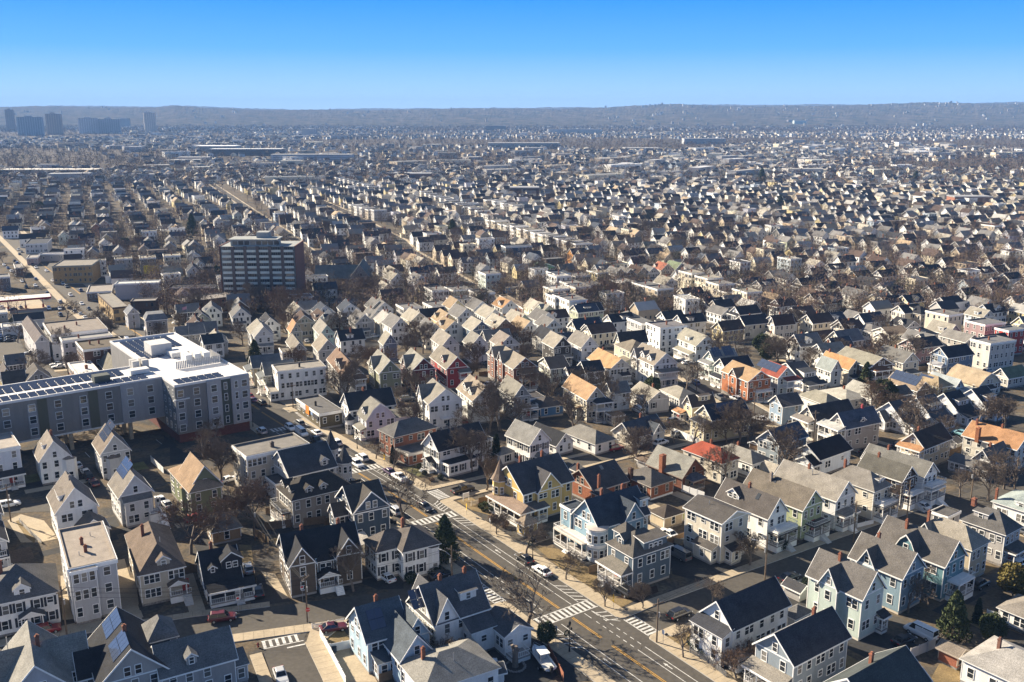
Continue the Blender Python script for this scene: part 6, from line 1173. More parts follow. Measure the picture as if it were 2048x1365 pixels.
# ---- hills along the horizon
TOP=[(-1500,212),(-300,213),(0,216),(120,214),(330,216),(370,213),(420,216),(600,220),(800,219),(1000,218),(1200,217),(1290,214),(1340,211),(1450,212),(1600,211),(1750,210),(1900,209),(2048,207),(2500,205),(3500,205)]
def topy(px):
    for (a,b),(c,d) in zip(TOP,TOP[1:]):
        if a<=px<=c: return b+(d-b)*(px-a)/(c-a)
    return 213
def hillz(px,Y,Y0,Y1,Y2,dy,seed,amp):
    x=(px-CX)/FPX*Y; zr=CAMH+(HZ-topy(px)-dy)/FPX*Y1
    f=sst(Y0,Y1,Y)*(1-.5*sst(Y1,Y2,Y))
    nz=mnoise.noise(Vector((x*.0012,Y*.0006,seed)))*amp*.7+mnoise.noise(Vector((x*.004,Y*.002,seed+5)))*amp*.3+mnoise.noise(Vector((x*.02,Y*.01,seed+9)))*7+mnoise.noise(Vector((x*.07,Y*.03,seed+2)))*6
    return x,-19+f*(zr+19)+nz*f
def hill(name,Y0,Y1,Y2,dy,seed,amp,nx,ny,label):
    V=[]
    for j in range(ny):
        Y=Y0+(Y2-Y0)*j/(ny-1)
        for i in range(nx):
            x,z=hillz(-500+3100*i/(nx-1),Y,Y0,Y1,Y2,dy,seed,amp); V.append((x,Y,z))
    F=[(j*nx+i,j*nx+i+1,(j+1)*nx+i+1,(j+1)*nx+i) for j in range(ny-1) for i in range(nx-1)]
    me=bpy.data.meshes.new(name); me.from_pydata(V,[],F); me.materials.append(MATS['hillwood'])
    me.update(); o=link(name,me); o['kind']='structure'; o['label']=label; return o
def hillmat():
    m,n,l,b=nt('hillwood'); b.inputs['Roughness'].default_value=1; b.inputs['Specular IOR Level'].default_value=0
    tc=n.new('ShaderNodeTexCoord'); a=n.new('ShaderNodeTexNoise'); a.inputs['Scale'].default_value=.012; a.inputs['Detail'].default_value=8; a.inputs['Roughness'].default_value=.75; l.new(tc.outputs['Object'],a.inputs[0])
    r=n.new('ShaderNodeValToRGB'); l.new(a.outputs[0],r.inputs[0]); e=r.color_ramp.elements; e[0].position=.36; e[0].color=(.018,.026,.014,1); e[1].position=.64; e[1].color=(.15,.125,.09,1); q=e.new(.47); q.color=(.06,.055,.035,1); q=e.new(.54); q.color=(.1,.08,.055,1)
    l.new(r.outputs[0],b.inputs['Base Color'])
hillmat()
HA=(5600,9000,10300,0,1,26); HB=(10600,12400,13200,-1.5,8,26)
hill('hill',*HA[:4],HA[4],HA[5],1000,40,'low wooded hills along the horizon')
hill('hill',*HB[:4],HB[4],HB[5],700,16,'farther pale ridge behind the wooded hills')
ms=Mass()
for i in range(260):
    px=random.uniform(-60,2100)
    if random.random()<.5: px=1200+random.random()*900
    Y=5700+random.random()*3100; x,z=hillz(px,Y,*HA)
    if mnoise.noise(Vector((x*.0015,Y*.0015,11)))<-.05: continue
    w=random.uniform(8,20); k0=gz(Y); wc=tuple(v*.62 for v in WC[random.choice('wcbg')][0])
    mass_house(ms,x,Y,random.uniform(-.5,1),w,random.uniform(8,12),(z-k0)+random.uniform(9,15),3,'r',wc,RC[random.choice('kgle')][0],win=False,flat=w>15)
o=ms.build('hillside_houses','attr_mass'); tag(o,'pale specks of houses scattered over the horizon hills','houses',kind='stuff')
# ---- distant towers and slabs, one object each
def FB(label,px0,px1,pyb,hpx,col,glass=None,depth=22,name='office_block',roof=(.3,.3,.3),th=0):
    if pyb<276 and hpx>25: th=22
    x0,y0=G(px0,pyb); x1,y1=G(px1,pyb); w=x1-x0; sc=FPX/math.hypot(y0,60); h=hpx/sc
    e=empty(name,(x0,y0,gz(y0)-1),R(th),label,'building'); THINGS.append(dict(o=e,x=(x0+x1)/2,y=y0,z=h))
    mb=MB(); mb.box(0,w,0,depth,0,h); mb.build('wall','plain',e,col)
    mb=MB(); mb.box(-.4,w+.4,-.4,depth+.4,h+.01,h+1.2); mb.build('roof','plain',e,roof)
    if glass:
        nf=max(2,min(24,int(h/3.6)))
        for k in range(nf):
            z=h*(k+.3)/nf; m=MB(); m.box(w*.03,w*.97,-.3,-.02,z,z+h/nf*.55); m.build('window_band','plain',e,glass)
        if h>50:
            for k in range(int(w/9)): m=MB(); xx=w*(k+.5)/int(w/9); m.box(xx-1,xx+1,-.6,-.31,2,h-1); m.build('mullion','plain',e,col)
            m=MB(); m.box(w*.3,w*.6,depth*.3,depth*.7,h+1.21,h+6); m.build('roof_plant','plain',e,tuple(v*.8 for v in col))
FB('dark glass office block left of the brown tower',36,84,272,36,(.34,.4,.44),(.07,.1,.14),40)
FB('tall brown office tower on the left skyline',94,124,270,40,(.34,.27,.23),(.09,.09,.1),40)
FB('thin brown tower at the far left edge',14,30,264,42,(.25,.2,.18),(.15,.13,.12),30)
FB('white-banded office block right of the brown tower',158,196,268,30,(.6,.62,.64),(.14,.17,.2),40)
FB('wide grey office block before the pale tower',196,240,268,28,(.36,.38,.4),(.1,.12,.14),40)
FB('lone pale concrete tower on the left skyline',290,313,266,38,(.62,.56,.48),(.2,.19,.18),28)
FB('small dark block between office and pale tower',237,258,256,18,(.16,.17,.18),None,30)
FB('long white-roofed warehouse behind the left rows',388,470,303,10,(.4,.42,.42),(.2,.22,.23),60,'warehouse',(.75,.75,.75))
FB('dark banded office slab beside the white warehouse',420,562,312,13,(.13,.12,.12),(.08,.08,.09),40,'office_slab',(.55,.55,.55))
FB('long pale blue apartment slab beyond the rows',542,704,324,14,(.45,.5,.56),(.2,.24,.3),30,'apartment_slab')
FB('cream school with flat white roof at left',0,190,352,12,(.42,.38,.3),(.2,.18,.15),30,'school',(.66,.62,.54))
FB('grey ghost tower pair near the centre hills',604,632,275,16,(.3,.32,.35),None,30)
FB('wide dark apartment slab near the horizon centre',971,1012,262,10,(.16,.14,.14),(.1,.1,.1),30)
FB('twin far slabs on the centre horizon',1003,1042,241,12,(.25,.25,.27),None,60)
FB('long glass office campus in the central woods',976,1120,298,11,(.3,.35,.38),(.16,.2,.22),50)
FB('white apartment row in the central woods',1096,1204,268,9,(.6,.6,.58),(.3,.3,.3),40)
FB('brown block and glass front on the right plain',1588,1612,254,12,(.42,.5,.46),(.2,.26,.26),40)
FB('dark block beside the green glass front',1576,1588,253,12,(.15,.14,.15),None,40)
FB('white low warehouse on the right plain',1830,1872,312,8,(.62,.64,.66),None,60,'warehouse',(.6,.6,.6))
FB('grey low apartment row right of centre',1368,1452,289,11,(.45,.45,.45),(.25,.25,.25),40)
FB('low deck structure right of the central woods',1250,1320,305,8,(.2,.2,.2),(.1,.1,.1),60)
FB('brick mill block amid far rows',820,862,364,16,(.2,.1,.07),(.1,.06,.05),25,'brick_block')
FB('brick mill block left of the other amid far rows',772,822,357,10,(.22,.12,.08),(.12,.08,.06),25,'brick_block')
FB('dark brick block behind the pale three-decker rows',1020,1078,395,19,(.13,.06,.05),(.07,.05,.045),22,'brick_block')
FB('orange brick school at the right edge',1908,1984,412,18,(.3,.13,.08),(.16,.1,.08),20,'school')
# ================================================================ vehicles
def loft(mb,rings,mi=0,caps=True):
    n=len(rings[0]); k=len(mb.v)
    for r in rings: mb.v+=r
    for j in range(len(rings)-1):
        for i in range(n):
            i2=(i+1)%n; mb.f.append((k+j*n+i,k+j*n+i2,k+(j+1)*n+i2,k+(j+1)*n+i)); mb.m.append(mi)
    if caps:
        mb.f.append(tuple(k+i for i in range(n))); mb.m.append(mi); mb.f.append(tuple(k+(len(rings)-1)*n+i for i in range(n))); mb.m.append(mi)
def car_kit(kind):
    if kind=='sedan': L,W,belt,roof,cab,hood,bed=4.6,1.82,.92,1.44,(-.75,-.1,1.1,1.85),.86,None
    elif kind=='suv': L,W,belt,roof,cab,hood,bed=4.65,1.88,1.05,1.7,(-.95,-.4,1.75,2.15),1.0,None
    elif kind=='van': L,W,belt,roof,cab,hood,bed=5.4,2.0,1.2,2.15,(-1.8,-1.2,2.55,2.65),1.1,None
    else: L,W,belt,roof,cab,hood,bed=5.6,1.98,1.1,1.82,(-.9,-.35,.75,1.0),1.08,1
    h=L/2; w=W/2
    def ring(x,zt,s=1.0,zb=.28): return [(x,-w*.86*s,zb),(x,-w*s,zb+.22),(x,-w*s,zt*.72+.1),(x,-w*.9*s,zt),(x,w*.9*s,zt),(x,w*s,zt*.72+.1),(x,w*s,zb+.22),(x,w*.86*s,zb)]
    b=MB(); tail=belt-.02 if kind!='sedan' else belt+.02
    loft(b,[ring(-h,.55,.8,.38),ring(-h+.12,hood-.16,.92,.3),ring(-h+.5,hood-.04,.99),ring(cab[0]-.05,belt-.02,1),ring(cab[0]+.6,belt,1),ring(cab[3]-.3,belt,1),ring(h-.35,tail,.99),ring(h-.06,tail-.08,.93,.34),ring(h,.62,.86,.4)])
    if bed:
        pass
    g=MB(); r=MB()
    x0,x1,x2,x3=cab; wb=w*.86; wt=w*.68
    bl=[(x0,-wb,belt-.01),(x3,-wb,belt-.01),(x3,wb,belt-.01),(x0,wb,belt-.01)]; tp=[(x1,-wt,roof-.05),(x2,-wt,roof-.05),(x2,wt,roof-.05),(x1,wt,roof-.05)]
    for i in range(4): j=(i+1)%4; g.poly([bl[i],bl[j],tp[j],tp[i]])
    loft(r,[[(x1-.08,-wt-.03,roof-.07),(x1-.08,wt+.03,roof-.07),(x1+.05,wt*.9,roof),(x1+.05,-wt*.9,roof)],[(x2+.08,-wt-.03,roof-.07),(x2+.08,wt+.03,roof-.07),(x2-.05,wt*.9,roof),(x2-.05,-wt*.9,roof)]])
    for s in (-1,1):   # roof pillars
        for (p,q) in ((bl[0],tp[0]),(bl[1],tp[1])): r.tube((p[0],s*abs(p[1])*1.005,p[2]),(q[0],s*abs(q[1])*1.01,q[2]),.05,.045,4)
        xm=(x1+x2)/2; r.tube((xm,s*(wb+.0),belt),(xm,s*(wt+.005),roof-.05),.05,.045,4)
    if kind=='van':
        r.box(-.6,x2+.05,-wb-.0,-wb+.12,belt-.02,roof-.25); r.box(-.6,x2+.05,wb-.12,wb,belt-.02,roof-.25)
    if bed: b.box(x3+.02,h-.12,-w*.9,-w*.78,belt-.05,belt+.22); b.box(x3+.02,h-.12,w*.78,w*.9,belt-.05,belt+.22); b.box(h-.2,h-.1,-w*.78,w*.78,belt-.05,belt+.22)
    wh=MB(); wh.tube((0,-.11,0),(0,.11,0),.34,.34,12,0); wh.tube((0,-.125,0),(0,.125,0),.2,.2,8,1)
    hl=MB(); hl.box(-.06,.06,-.2,.2,-.07,.07)
    return dict(b=b.mesh('body','car_paint',True if False else False),g=g.mesh('cabin_glass','car_glass'),r=r.mesh('roof_panel','car_paint'),w=wh.mesh('wheel',['rubber','grey_metal']),hl=hl.mesh('headlight','head_light'),tl=hl.mesh('tail_light','tail_light'),L=L,W=W,z=hood)
KITS={k:car_kit(k) for k in('sedan','suv','van','pickup')}
CC=dict(w=((.75,.75,.74),'white'),s=((.42,.43,.44),'silver'),k=((.015,.015,.017),'black'),g=((.12,.125,.13),'grey'),r=((.22,.015,.015),'red'),b=((.04,.08,.2),'blue'),m=((.09,.012,.018),'maroon'),t=((.2,.4,.45),'teal'),p=((.05,.02,.07),'purple'))
CARS=[]
def car(kind,col,x,y,deg,label=None,full=True,group=None):
    K=KITS[kind]; c=CC[col]; z=gz(y)+.05; e=empty('car' if kind in('sedan','suv') else kind,(x,y,z),R(deg)+math.pi,label,{'sedan':'car','suv':'car','van':'van','pickup':'pickup truck'}[kind],group)
    slope=(gz(y+2)-gz(y-2))/4
    link('body',K['b'],e,c[0]); link('cabin_glass',K['g'],e); link('roof_panel',K['r'],e,c[0] if kind!='x' else None)
    for sx in (-.3,.29):
        for sy in (-1,1): link('wheel',K['w'],e,None,(sx*K['L'],sy*(K['W']/2-.1),.34))
    if full:
        for sy in (-.62,.62): link('headlight',K['hl'],e,None,(-K['L']/2+.05,sy*K['W']/2*1.1,.66)); link('tail_light',K['tl'],e,None,(K['L']/2-.04,sy*K['W']/2*1.1,.78))
    if label is None: CARS.append((e,x,y,c[1]+' '+{'sedan':'car','suv':'SUV','van':'van','pickup':'pickup'}[kind]))
    FOOT.append((x,y,2)); return e
AD=math.degrees(AVA)
def cav(kind,col,s,t,fl,label,d=0): car(kind,col,*AV(s,t),AD+(180 if fl else 0)+d,label)
cav('sedan','k',5.3,21.6,0,'black car parked beside the avenue kerb'); cav('sedan','w',5.2,15.7,0,'white saloon parked behind the black car on the avenue')
car('suv','k',*AV(15.4,-10.6),AD-90,'black SUV waiting on the side street by the glazed-porch house')
cav('sedan','k',1.6,54.2,1,'black car driving past the second crosswalk'); cav('suv','s',-4.9,56.2,0,'silver SUV parked under the forked bare tree')
cav('pickup','w',5.3,73.4,0,'white pickup parked before the white railed house'); cav('sedan','p',5.2,78.6,0,'dark purple car parked before the white pickup')
cav('suv','w',1.1,87.8,1,'white SUV crossing the third crosswalk'); cav('suv','w',4.2,91.4,0,'white SUV parked beside the brick block')
cav('sedan','s',.6,97.2,1,'silver saloon driving below the grey turrets'); cav('suv','s',.6,104.4,1,'silver SUV driving ahead of the silver saloon'); cav('suv','w',3.9,106.6,0,'white SUV beside the gambrel house')
for kd,cl,x,y,fl,lb in (('suv','g',570,1010,0,'grey SUV by the orange-signed shop'),('suv','w',485,1055,1,'white SUV at the crosswalk by the apartment block'),('van','w',592,1105,1,'white panel van beside the cream apartment house'),('sedan','w',735,1100,0,'white saloon opposite the panel van'),('pickup','k',735,1180,1,'black pickup beside the grey pointed turret'),('suv','s',210,1085,0,'silver SUV before the apartment block corner'),('sedan','p',125,785,0,'violet car parked before the white bay-windowed block'),('suv','k',210,815,0,'black SUV parked behind the violet car'),('sedan','r',92,745,0,'red car parked by the apartment entrance')):
    p=P('Q1',x,y); car(kd,cl,p[0],p[1],AD+(180 if fl else 0),lb)
for c,kd,cl,x,y,dg,lb in (('B','suv','m',215,775,15,'maroon SUV on the side street before the black bungalow'),('B','sedan','k',560,520,110,'black car in the dark drive beside the black bungalow'),('B','sedan','s',465,300,115,'silver car behind the black bungalow'),('B','sedan','m',1280,870,18,'maroon coupe beside the pale blue Victorian'),('B','sedan','s',775,1335,-66,'pale car at the bottom of the small street'),('C','sedan','w',60,385,130,'white car in the drive of the white corner house'),('C','sedan','w',1000,1225,20,'white car with black glass roof behind the white Victorian'),('C','sedan','k',235,760,110,'dark car beside the pale blue Victorian'),('E','sedan','k',1140,385,33,'black car on the side street below the mint house'),('J','van','g',1425,1225,125,'dark grey covered van behind the slate blue house'),('G','sedan','w',745,360,125,'white car between the two solar-panelled houses'),('G','sedan','w',820,425,125,'white car in the yard behind the first'),('G','sedan','m',905,530,125,'maroon car in the yard with the white cars'),('G','suv','k',850,470,125,'dark SUV between the white and maroon cars'),('G','suv','w',90,740,35,'white SUV at the left edge pole'),('G','sedan','w',1540,690,125,'white car beside the green gabled house'),('G','sedan','s',1600,735,125,'silver car behind the white car by the green house'),('H','sedan','w',575,495,45,'white car below the cream apartment house'),('I','pickup','k',1370,600,34,'black pickup turning beside the yellow house sign'),('L','suv','t',1400,55,125,'teal SUV beside the long orange-roofed house'),('L','sedan','k',810,165,33,'dark car before the taupe house'),('L','sedan','k',500,230,33,'black car behind the long white garage house'),('Q4','suv','w',785,1005,20,'white SUV before the cream open-porch house'),('Q3','sedan','w',1030,425,20,'white car behind the mint solar house'),('Q3','suv','g',900,990,30,'grey SUV beside the white board fence'),('Q1','suv','g',1605,775,20,'grey SUV in the yard behind the black-roofed house'),('Q1','sedan','s',640,215,110,'pale car between grey gables'),('D','sedan','w',1605,-40,125,'pale car behind the slate blue house'),('F','sedan','k',860,990,30,'black car in the drive below the mint house'),('F','van','w',1020,920,125,'small white utility truck below the cedar'),('Q5','suv','s',1670,510,25,'silver SUV before the white three-decker'),('Q5','sedan','k',1780,670,25,'dark car beside the mossy-roofed cottage')):
    p=P(c,x,y); car(kd,cl,p[0],p[1],dg,lb)
random.seed(21)
for i,(x,y,fl) in enumerate(((455,715,1),(428,756,1),(577,797,0),(470,860,1),(575,862,1),(665,857,0),(715,887,0),(770,912,0),(815,946,0),(582,925,1),(948,972,0),(982,987,0),(1060,1032,0),(1415,1222,0),(340,640,1),(343,575,0),(140,400,0),(165,425,0),(40,440,1),(78,470,1),(112,500,1),(157,540,1),(213,597,1),(252,655,1),(1215,1170,0))):
    p=P('S0',x,y); car('van' if i==24 else random.choice(('sedan','suv')),random.choice('wwwsgkkb'),p[0],p[1],AD+180*fl,None,False,'traffic on the far avenue')
for i in range(34):
    s_=random.choice((-5.2,-2,2.2,5.2,-2)); t_=170+i*15+random.uniform(-4,4); x,y=AV(s_+2,t_)
    if all((fx-x)**2+(fy-y)**2>30 for fx,fy,fr in FOOT if fr==2) and VIS(x,y,0): car(random.choice(('sedan','suv')),random.choice('wwwsgkkb'),x,y,AD+(180 if s_<0 else 0),None,False,'traffic on the far avenue')
for i in range(6):
    for j in range(2):
        x,y=P('S0',20+j*75,1060+i*22); car('sedan',random.choice('kkgbk'),x,y,AD-88,None,False,'cars on the dealer lot')
for x,y in ((290,1285),(380,1335),(415,1315),(540,1395),(560,1420),(200,850),(20,845),(25,760),(120,870)):
    p=P('S0',x,y); car('sedan',random.choice('wwsg'),p[0],p[1],AD+random.choice((0,90)),None,False,'cars parked left of the avenue')
def line_cars(pts,off,n,g,t0=0,t1=1):
    p=resample(pts,2.0); N=normals(p)
    for i in range(n):
        k=int((t0+(t1-t0)*(i+random.uniform(.2,.8))/n)*(len(p)-2)); (x,y),(nx,ny)=p[k],N[k]; X,Y=x+nx*off,y+ny*off
        if not VIS(X,Y,0): continue
        if any((fx-X)**2+(fy-Y)**2<9 for fx,fy,fr in FOOT if fr==2): continue
        dx,dy=p[k+1][0]-x,p[k+1][1]-y; car(random.choice(('sedan','suv','suv','pickup')),random.choice('wwsgkkbrg'),X,Y,math.degrees(math.atan2(dy,dx))+180*(off>0),None,False,g)
line_cars(NXT,3.4,8,'cars parked on the right-hand street',.05,.6); line_cars(YST,-2.2,7,'cars parked on the street behind the yellow house',.2,.95); line_cars(RST,2.4,7,'cars parked on the middle street',.1,.95); line_cars(CRR,2.7,5,'cars parked on the far side street',.3,.9); line_cars(S2,-2.9,2,'cars on the lower left street',.6,.95)
# ================================================================ street furniture
lm=MB(); lm.tube((0,0,-.2),(0,0,.7),.16,.13,8); lm.tube((0,0,.7),(0,0,4.6),.075,.055,8); lm.tube((0,0,4.6),(0,0,4.75),.12,.12,8); POLE=lm.mesh('pole','dark_metal')
lm=MB(); lm.rev((0,0,0),[(.1,0),(.22,.2),(.2,.5),(.06,.7),(.02,.82)],8); LANT=lm.mesh('lantern','dark_metal')
lm=MB()
for i in range(16):
    a,b=i/16*6.283,(i+1)/16*6.283; lm.tube((.0,math.cos(a)*.42,math.sin(a)*.42),(.0,math.cos(b)*.42,math.sin(b)*.42),.11,.11,5,cap=False)
WRE=lm.mesh('wreath','evergreen_dark')
def lamp(x,y,label):
    e=empty('street_lamp',(x,y,gz(y)+.18),AVA,label,'street lamp','black lamps along the avenue'); link('pole',POLE,e); link('lantern',LANT,e,None,(0,0,4.72)); link('wreath',WRE,e,None,(-.0,.62,3.5),R(0))
    for s in (-1,1): link('lantern',LANT,e,None,(s*.45,0,4.05),0,(.7,.7,.7))
lamp(*AV(-7.0,-8.6),'black wreathed street lamp by the clipped round evergreen'); lamp(*AV(7.0,21.2),'black wreathed street lamp behind the black parked car'); lamp(*AV(6.8,99.8),'black wreathed street lamp opposite the turrets'); lamp(*P('Q1',125,1030),'black wreathed street lamp before the apartment block'); lamp(*P('Q1',287,845),'black wreathed street lamp before the bay-windowed block')
POLES=[]
def upole(x,y,h,label,arm=0,dg=0,lampc=None):
    e=empty('utility_pole',(x,y,gz(y)),R(dg),label,'utility pole'); 
    m=MB(); m.tube((0,0,-.5),(0,0,h),.16,.11,7); m.build('shaft','wood_pole',e); m=MB(); m.box(-1.1,1.1,-.06,.06,h-.9,h-.75); m.build('crossarm','wood_pole',e)
    for k in (-1,-.5,.5,1): m=MB(); m.tube((k,0,h-.75),(k,0,h-.55),.04,.03,5); m.build('insulator','grey_metal',e)
    if arm: 
        m=MB(); m.tube((0,0,h-2.2),(1.2,0,h-1.5),.05,.045,5); m.tube((1.2,0,h-1.5),(2.3,0,h-1.35),.045,.04,5); m.box(2.2,2.9,-.13,.13,h-1.45,h-1.3); m.build('lamp_arm','grey_metal',e)
    m=MB(); m.tube((.25,0,h-3.4),(.25,0,h-2.5),.2,.2,8); m.build('transformer','grey_metal',e)
    POLES.append((x,y,h)); return len(POLES)-1
def pp(c,x,y,h,label,arm=0,dg=0): q=P(c,x,y); return upole(q[0],q[1],h,label,arm,dg)
u0=pp('B',1030,790,9,'leaning street-corner pole with stop sign and wires',0,70); u1=pp('A',640,915,9,'wooden pole before the white colonial',0,70); u2=pp('H',815,1060,8.5,'wooden pole behind the black bungalow',0,20); u3=pp('C',690,415,7.5,'wooden lamp pole by the yew hedge',1,150)
u4=pp('D',1500,990,8,'bare wooden pole at the corner opposite slate blue house',0,30); u5=pp('E',905,415,9.5,'wooden lamp pole behind the glazed-porch house',1,150); u6=pp('L',885,885,9.5,'wooden lamp pole by the brown-shingled house',1,150); u7=pp('L',1500,690,9,'wooden lamp pole at the right-hand crossing',1,160); u8=pp('L',375,1080,9,'wooden lamp pole before the blue houses',1,150)
u9=pp('Q3',1115,700,9.5,'wooden pole on the sloping right-hand street',0,20); u10=pp('Q3',1665,925,9.5,'wooden pole by the side-street crosswalk',0,20); u11=pp('Q4',990,1195,9.5,'wooden pole before the cream open-porch house',0,20); u12=pp('L',885,290,9.5,'wooden pole beside the tan house',0,30); u13=pp('G',105,880,8.5,'wooden pole at the left edge path',0,60); u14=pp('L',1915,610,9,'wooden pole at the right edge of the street',0,40); u15=pp('Q5',1750,1010,8,'pale lamp pole before the last matching bungalow',1,120); u16=pp('Q1',510,850,8,'thin wooden pole before the bay-windowed block',0,20); u17=pp('Q5',1110,520,8.5,'wooden pole before the denim blue house',0,20); u18=pp('S0',1300,1140,8.5,'pole on the avenue pavement near the booth',0,30)
def wires(a,b,n,label):
    (x0,y0,h0),(x1,y1,h1)=POLES[a],POLES[b]; mb=MB(); L=math.hypot(x1-x0,y1-y0); dx,dy=(y1-y0)/L,-(x1-x0)/L
    for k in range(n):
        o=(k-(n-1)/2)*.55; zz=(0,-.1,-1.4)[k%3] if n>2 else 0; pr=None
        for i in range(11):
            t=i/10; q=(x0+(x1-x0)*t+dx*o,y0+(y1-y0)*t+dy*o,gz(y0)+(h0-.6+zz)+(gz(y1)+h1-gz(y0)-h0)*t-L*.028*4*t*(1-t))
            if pr: mb.tube(pr,q,.022,.022,3,cap=False)
            pr=q
    tag(mb.build('overhead_wires','wire'),label,'wires',kind='stuff')
for a,b,n,lb in ((u0,u1,4,'wires sagging from corner pole to colonial pole'),(u0,u2,4,'wires from corner pole to the pole behind the bungalow'),(u0,u3,3,'wires from corner pole towards the yew hedge pole'),(u4,u5,2,'single wires above the white house roof'),(u5,u8,4,'wires along the side street past the blue houses'),(u8,u6,4,'wires along the side street to the brown house'),(u6,u7,4,'wires to the right-hand crossing'),(u9,u10,4,'wires down the right-hand street'),(u10,u11,4,'wires past the slate blue clapboard house'),(u11,u12,4,'wires past the taupe house to the tan house'),(u12,u14,3,'wires over the right-hand street')): wires(a,b,n,lb)
def text(par,s,loc,rot,size,mat):
    cu=bpy.data.curves.new('lettering','FONT'); cu.body=s; cu.size=size; cu.align_x='CENTER'; cu.align_y='CENTER'
    o=bpy.data.objects.new('lettering',cu); COL.objects.link(o); bpy.context.view_layer.update(); me=bpy.data.meshes.new_from_object(o); bpy.data.objects.remove(o)
    me.materials.clear(); me.materials.append(MATS[mat]); q=link('lettering',me,par,None,loc); q.rotation_euler=rot; return q
mk('sign_red',(.45,.02,.02),.5,0); mk('sign_yellow',(.65,.4,.02),.5,0); mk('sign_white',(.7,.7,.7),.5,0); mk('sign_green',(.02,.18,.08),.5,0)
def sign(x,y,label,kind,dg,h=2.4):
    e=empty('road_sign',(x,y,gz(y)+.15),R(dg),label,'sign'); m=MB(); m.tube((0,0,-.2),(0,0,h+.3),.035,.035,6); m.build('post','grey_metal',e); m=MB()
    if kind=='stop':
        m.v=[(math.cos(R(22.5+45*i))*.4,-.05,h+math.sin(R(22.5+45*i))*.4) for i in range(8)]; m.f=[tuple(range(8))]; m.m=[0]; m.build('plate','sign_red',e); text(e,'STOP',(0,-.06,h),(math.pi/2,0,0),.28,'sign_white')
    elif kind=='ped':
        m.poly([(0,-.05,h-.55),(.55,-.05,h),(0,-.05,h+.55),(-.55,-.05,h)]); m.box(-.4,.4,-.05,-.03,h-1.05,h-.6); m.build('plate','sign_yellow',e)
    elif kind=='walk':
        m.box(-.3,.3,-.06,-.04,h-.35,h+.35); m.build('plate','sign_white',e); m=MB(); m.box(-.22,.22,-.07,-.062,h-.1,h+.25); m.build('symbol','sign_red',e)
    else: m.box(-.28,.28,-.06,-.04,h-.4,h+.4); m.build('plate','sign_white',e)
p=P('B',1022,800); sign(p[0]+.4,p[1]-.3,'red stop sign on the street-corner pole','stop',15,2.6)
p=P('B',372,700); sign(*p,'red and white no-entry plate before the black bungalow','walk',15,2.6); p=P('B',985,590); sign(*p,'second red and white plate on the corner','walk',20,2.6)
sign(*AV(7.6,-2.3),'yellow pedestrian sign at the near crosswalk','ped',AD+160); sign(*AV(7.2,46),'yellow pedestrian sign by the yellow house','ped',AD+160); sign(*AV(7.0,84.5),'yellow pedestrian sign before the brick block','ped',AD+180); p=P('S0',1237,1085); sign(*p,'yellow warning sign on the far avenue pavement','ped',AD+180)
sign(*AV(7.4,37),'white notice on a post beside the garden house','plain',AD+180,2.2); sign(*AV(7.0,-15.5),'small white notice beside the corner pole','plain',AD+180,2.2); sign(*AV(-7.2,-5.2),'dark-backed traffic sign beside the wreathed lamp','plain',AD,2.6)
# white name board on two posts before the yellow house
x,y=P('I',1400,680); e=empty('name_board',(x,y,gz(y)),R(34),'white name board on two posts before the yellow house','sign')
m=MB(); m.box(-.7,.7,-.05,.05,.8,1.9); m.build('board','sign_white',e)
for s in (-1,1): m=MB(); m.box(s*.75-.05,s*.75+.05,-.05,.05,-.2,2.0); m.build('post','sign_white',e)
# billboards behind the far shops
for x,y,c,lb in ((1455,540,(.65,.5,.03),'yellow billboard behind the far shops'),(1565,535,(.1,.2,.35),'blue billboard right of the yellow one')):
    q=P('S0',x,y); e=empty('billboard',(q[0],q[1],gz(q[1])),0,lb,'billboard'); m=MB(); m.box(-4.6,4.6,-.15,.15,1.5,6.5); m.build('board','plain',e,c); m=MB(); m.tube((0,.3,-.5),(0,.3,5),.25,.25,8); m.build('post','dark_metal',e)
# flag on the apartment roof pole, hydrant, bins
x,y=P('S0',1825,1280); e=empty('flagpole',(x,y,gz(y)),0,'flag on a pole behind the apartment roof','flag'); m=MB(); m.tube((0,0,0),(0,0,19),.09,.06,6); m.build('pole','grey_metal',e); m=MB()
for i in range(6): m.poly([(-i*.3,.1*math.sin(i),18.9-i*.08),(-(i+1)*.3,.1*math.sin(i+1),18.9-(i+1)*.08),(-(i+1)*.3,.1*math.sin(i+1),17.8-(i+1)*.08),(-i*.3,.1*math.sin(i),17.8-i*.08)])
m.build('flag','plain',e,(.5,.25,.28))
x,y=P('B',558,1035); e=empty('fire_hydrant',(x,y,gz(y)+.19),0,'dark red fire hydrant on the small street pavement','hydrant'); m=MB(); m.rev((0,0,0),[(.2,0),(.2,.06),(.13,.08),(.13,.55),(.17,.57),(.15,.68),(.04,.78)],10); m.build('barrel','plain',e,(.2,.03,.03)); m=MB(); m.tube((-.24,0,.42),(.24,0,.42),.07,.07,8); m.build('outlet','plain',e,(.2,.03,.03))
bm_=MB(); bm_.box(-.28,.28,-.32,.32,.08,1.0); BIN=bm_.mesh('bin_body','plain'); bm_=MB(); bm_.box(-.31,.31,-.35,.35,1.0,1.08); BLID=bm_.mesh('lid','plain')
def bin_(c,x,y,col,label):
    q=P(c,x,y); e=empty('wheelie_bin',(q[0],q[1],gz(q[1])),random.uniform(0,6),label,'bin'); link('bin_body',BIN,e,col); link('lid',BLID,e,tuple(v*.7 for v in col))
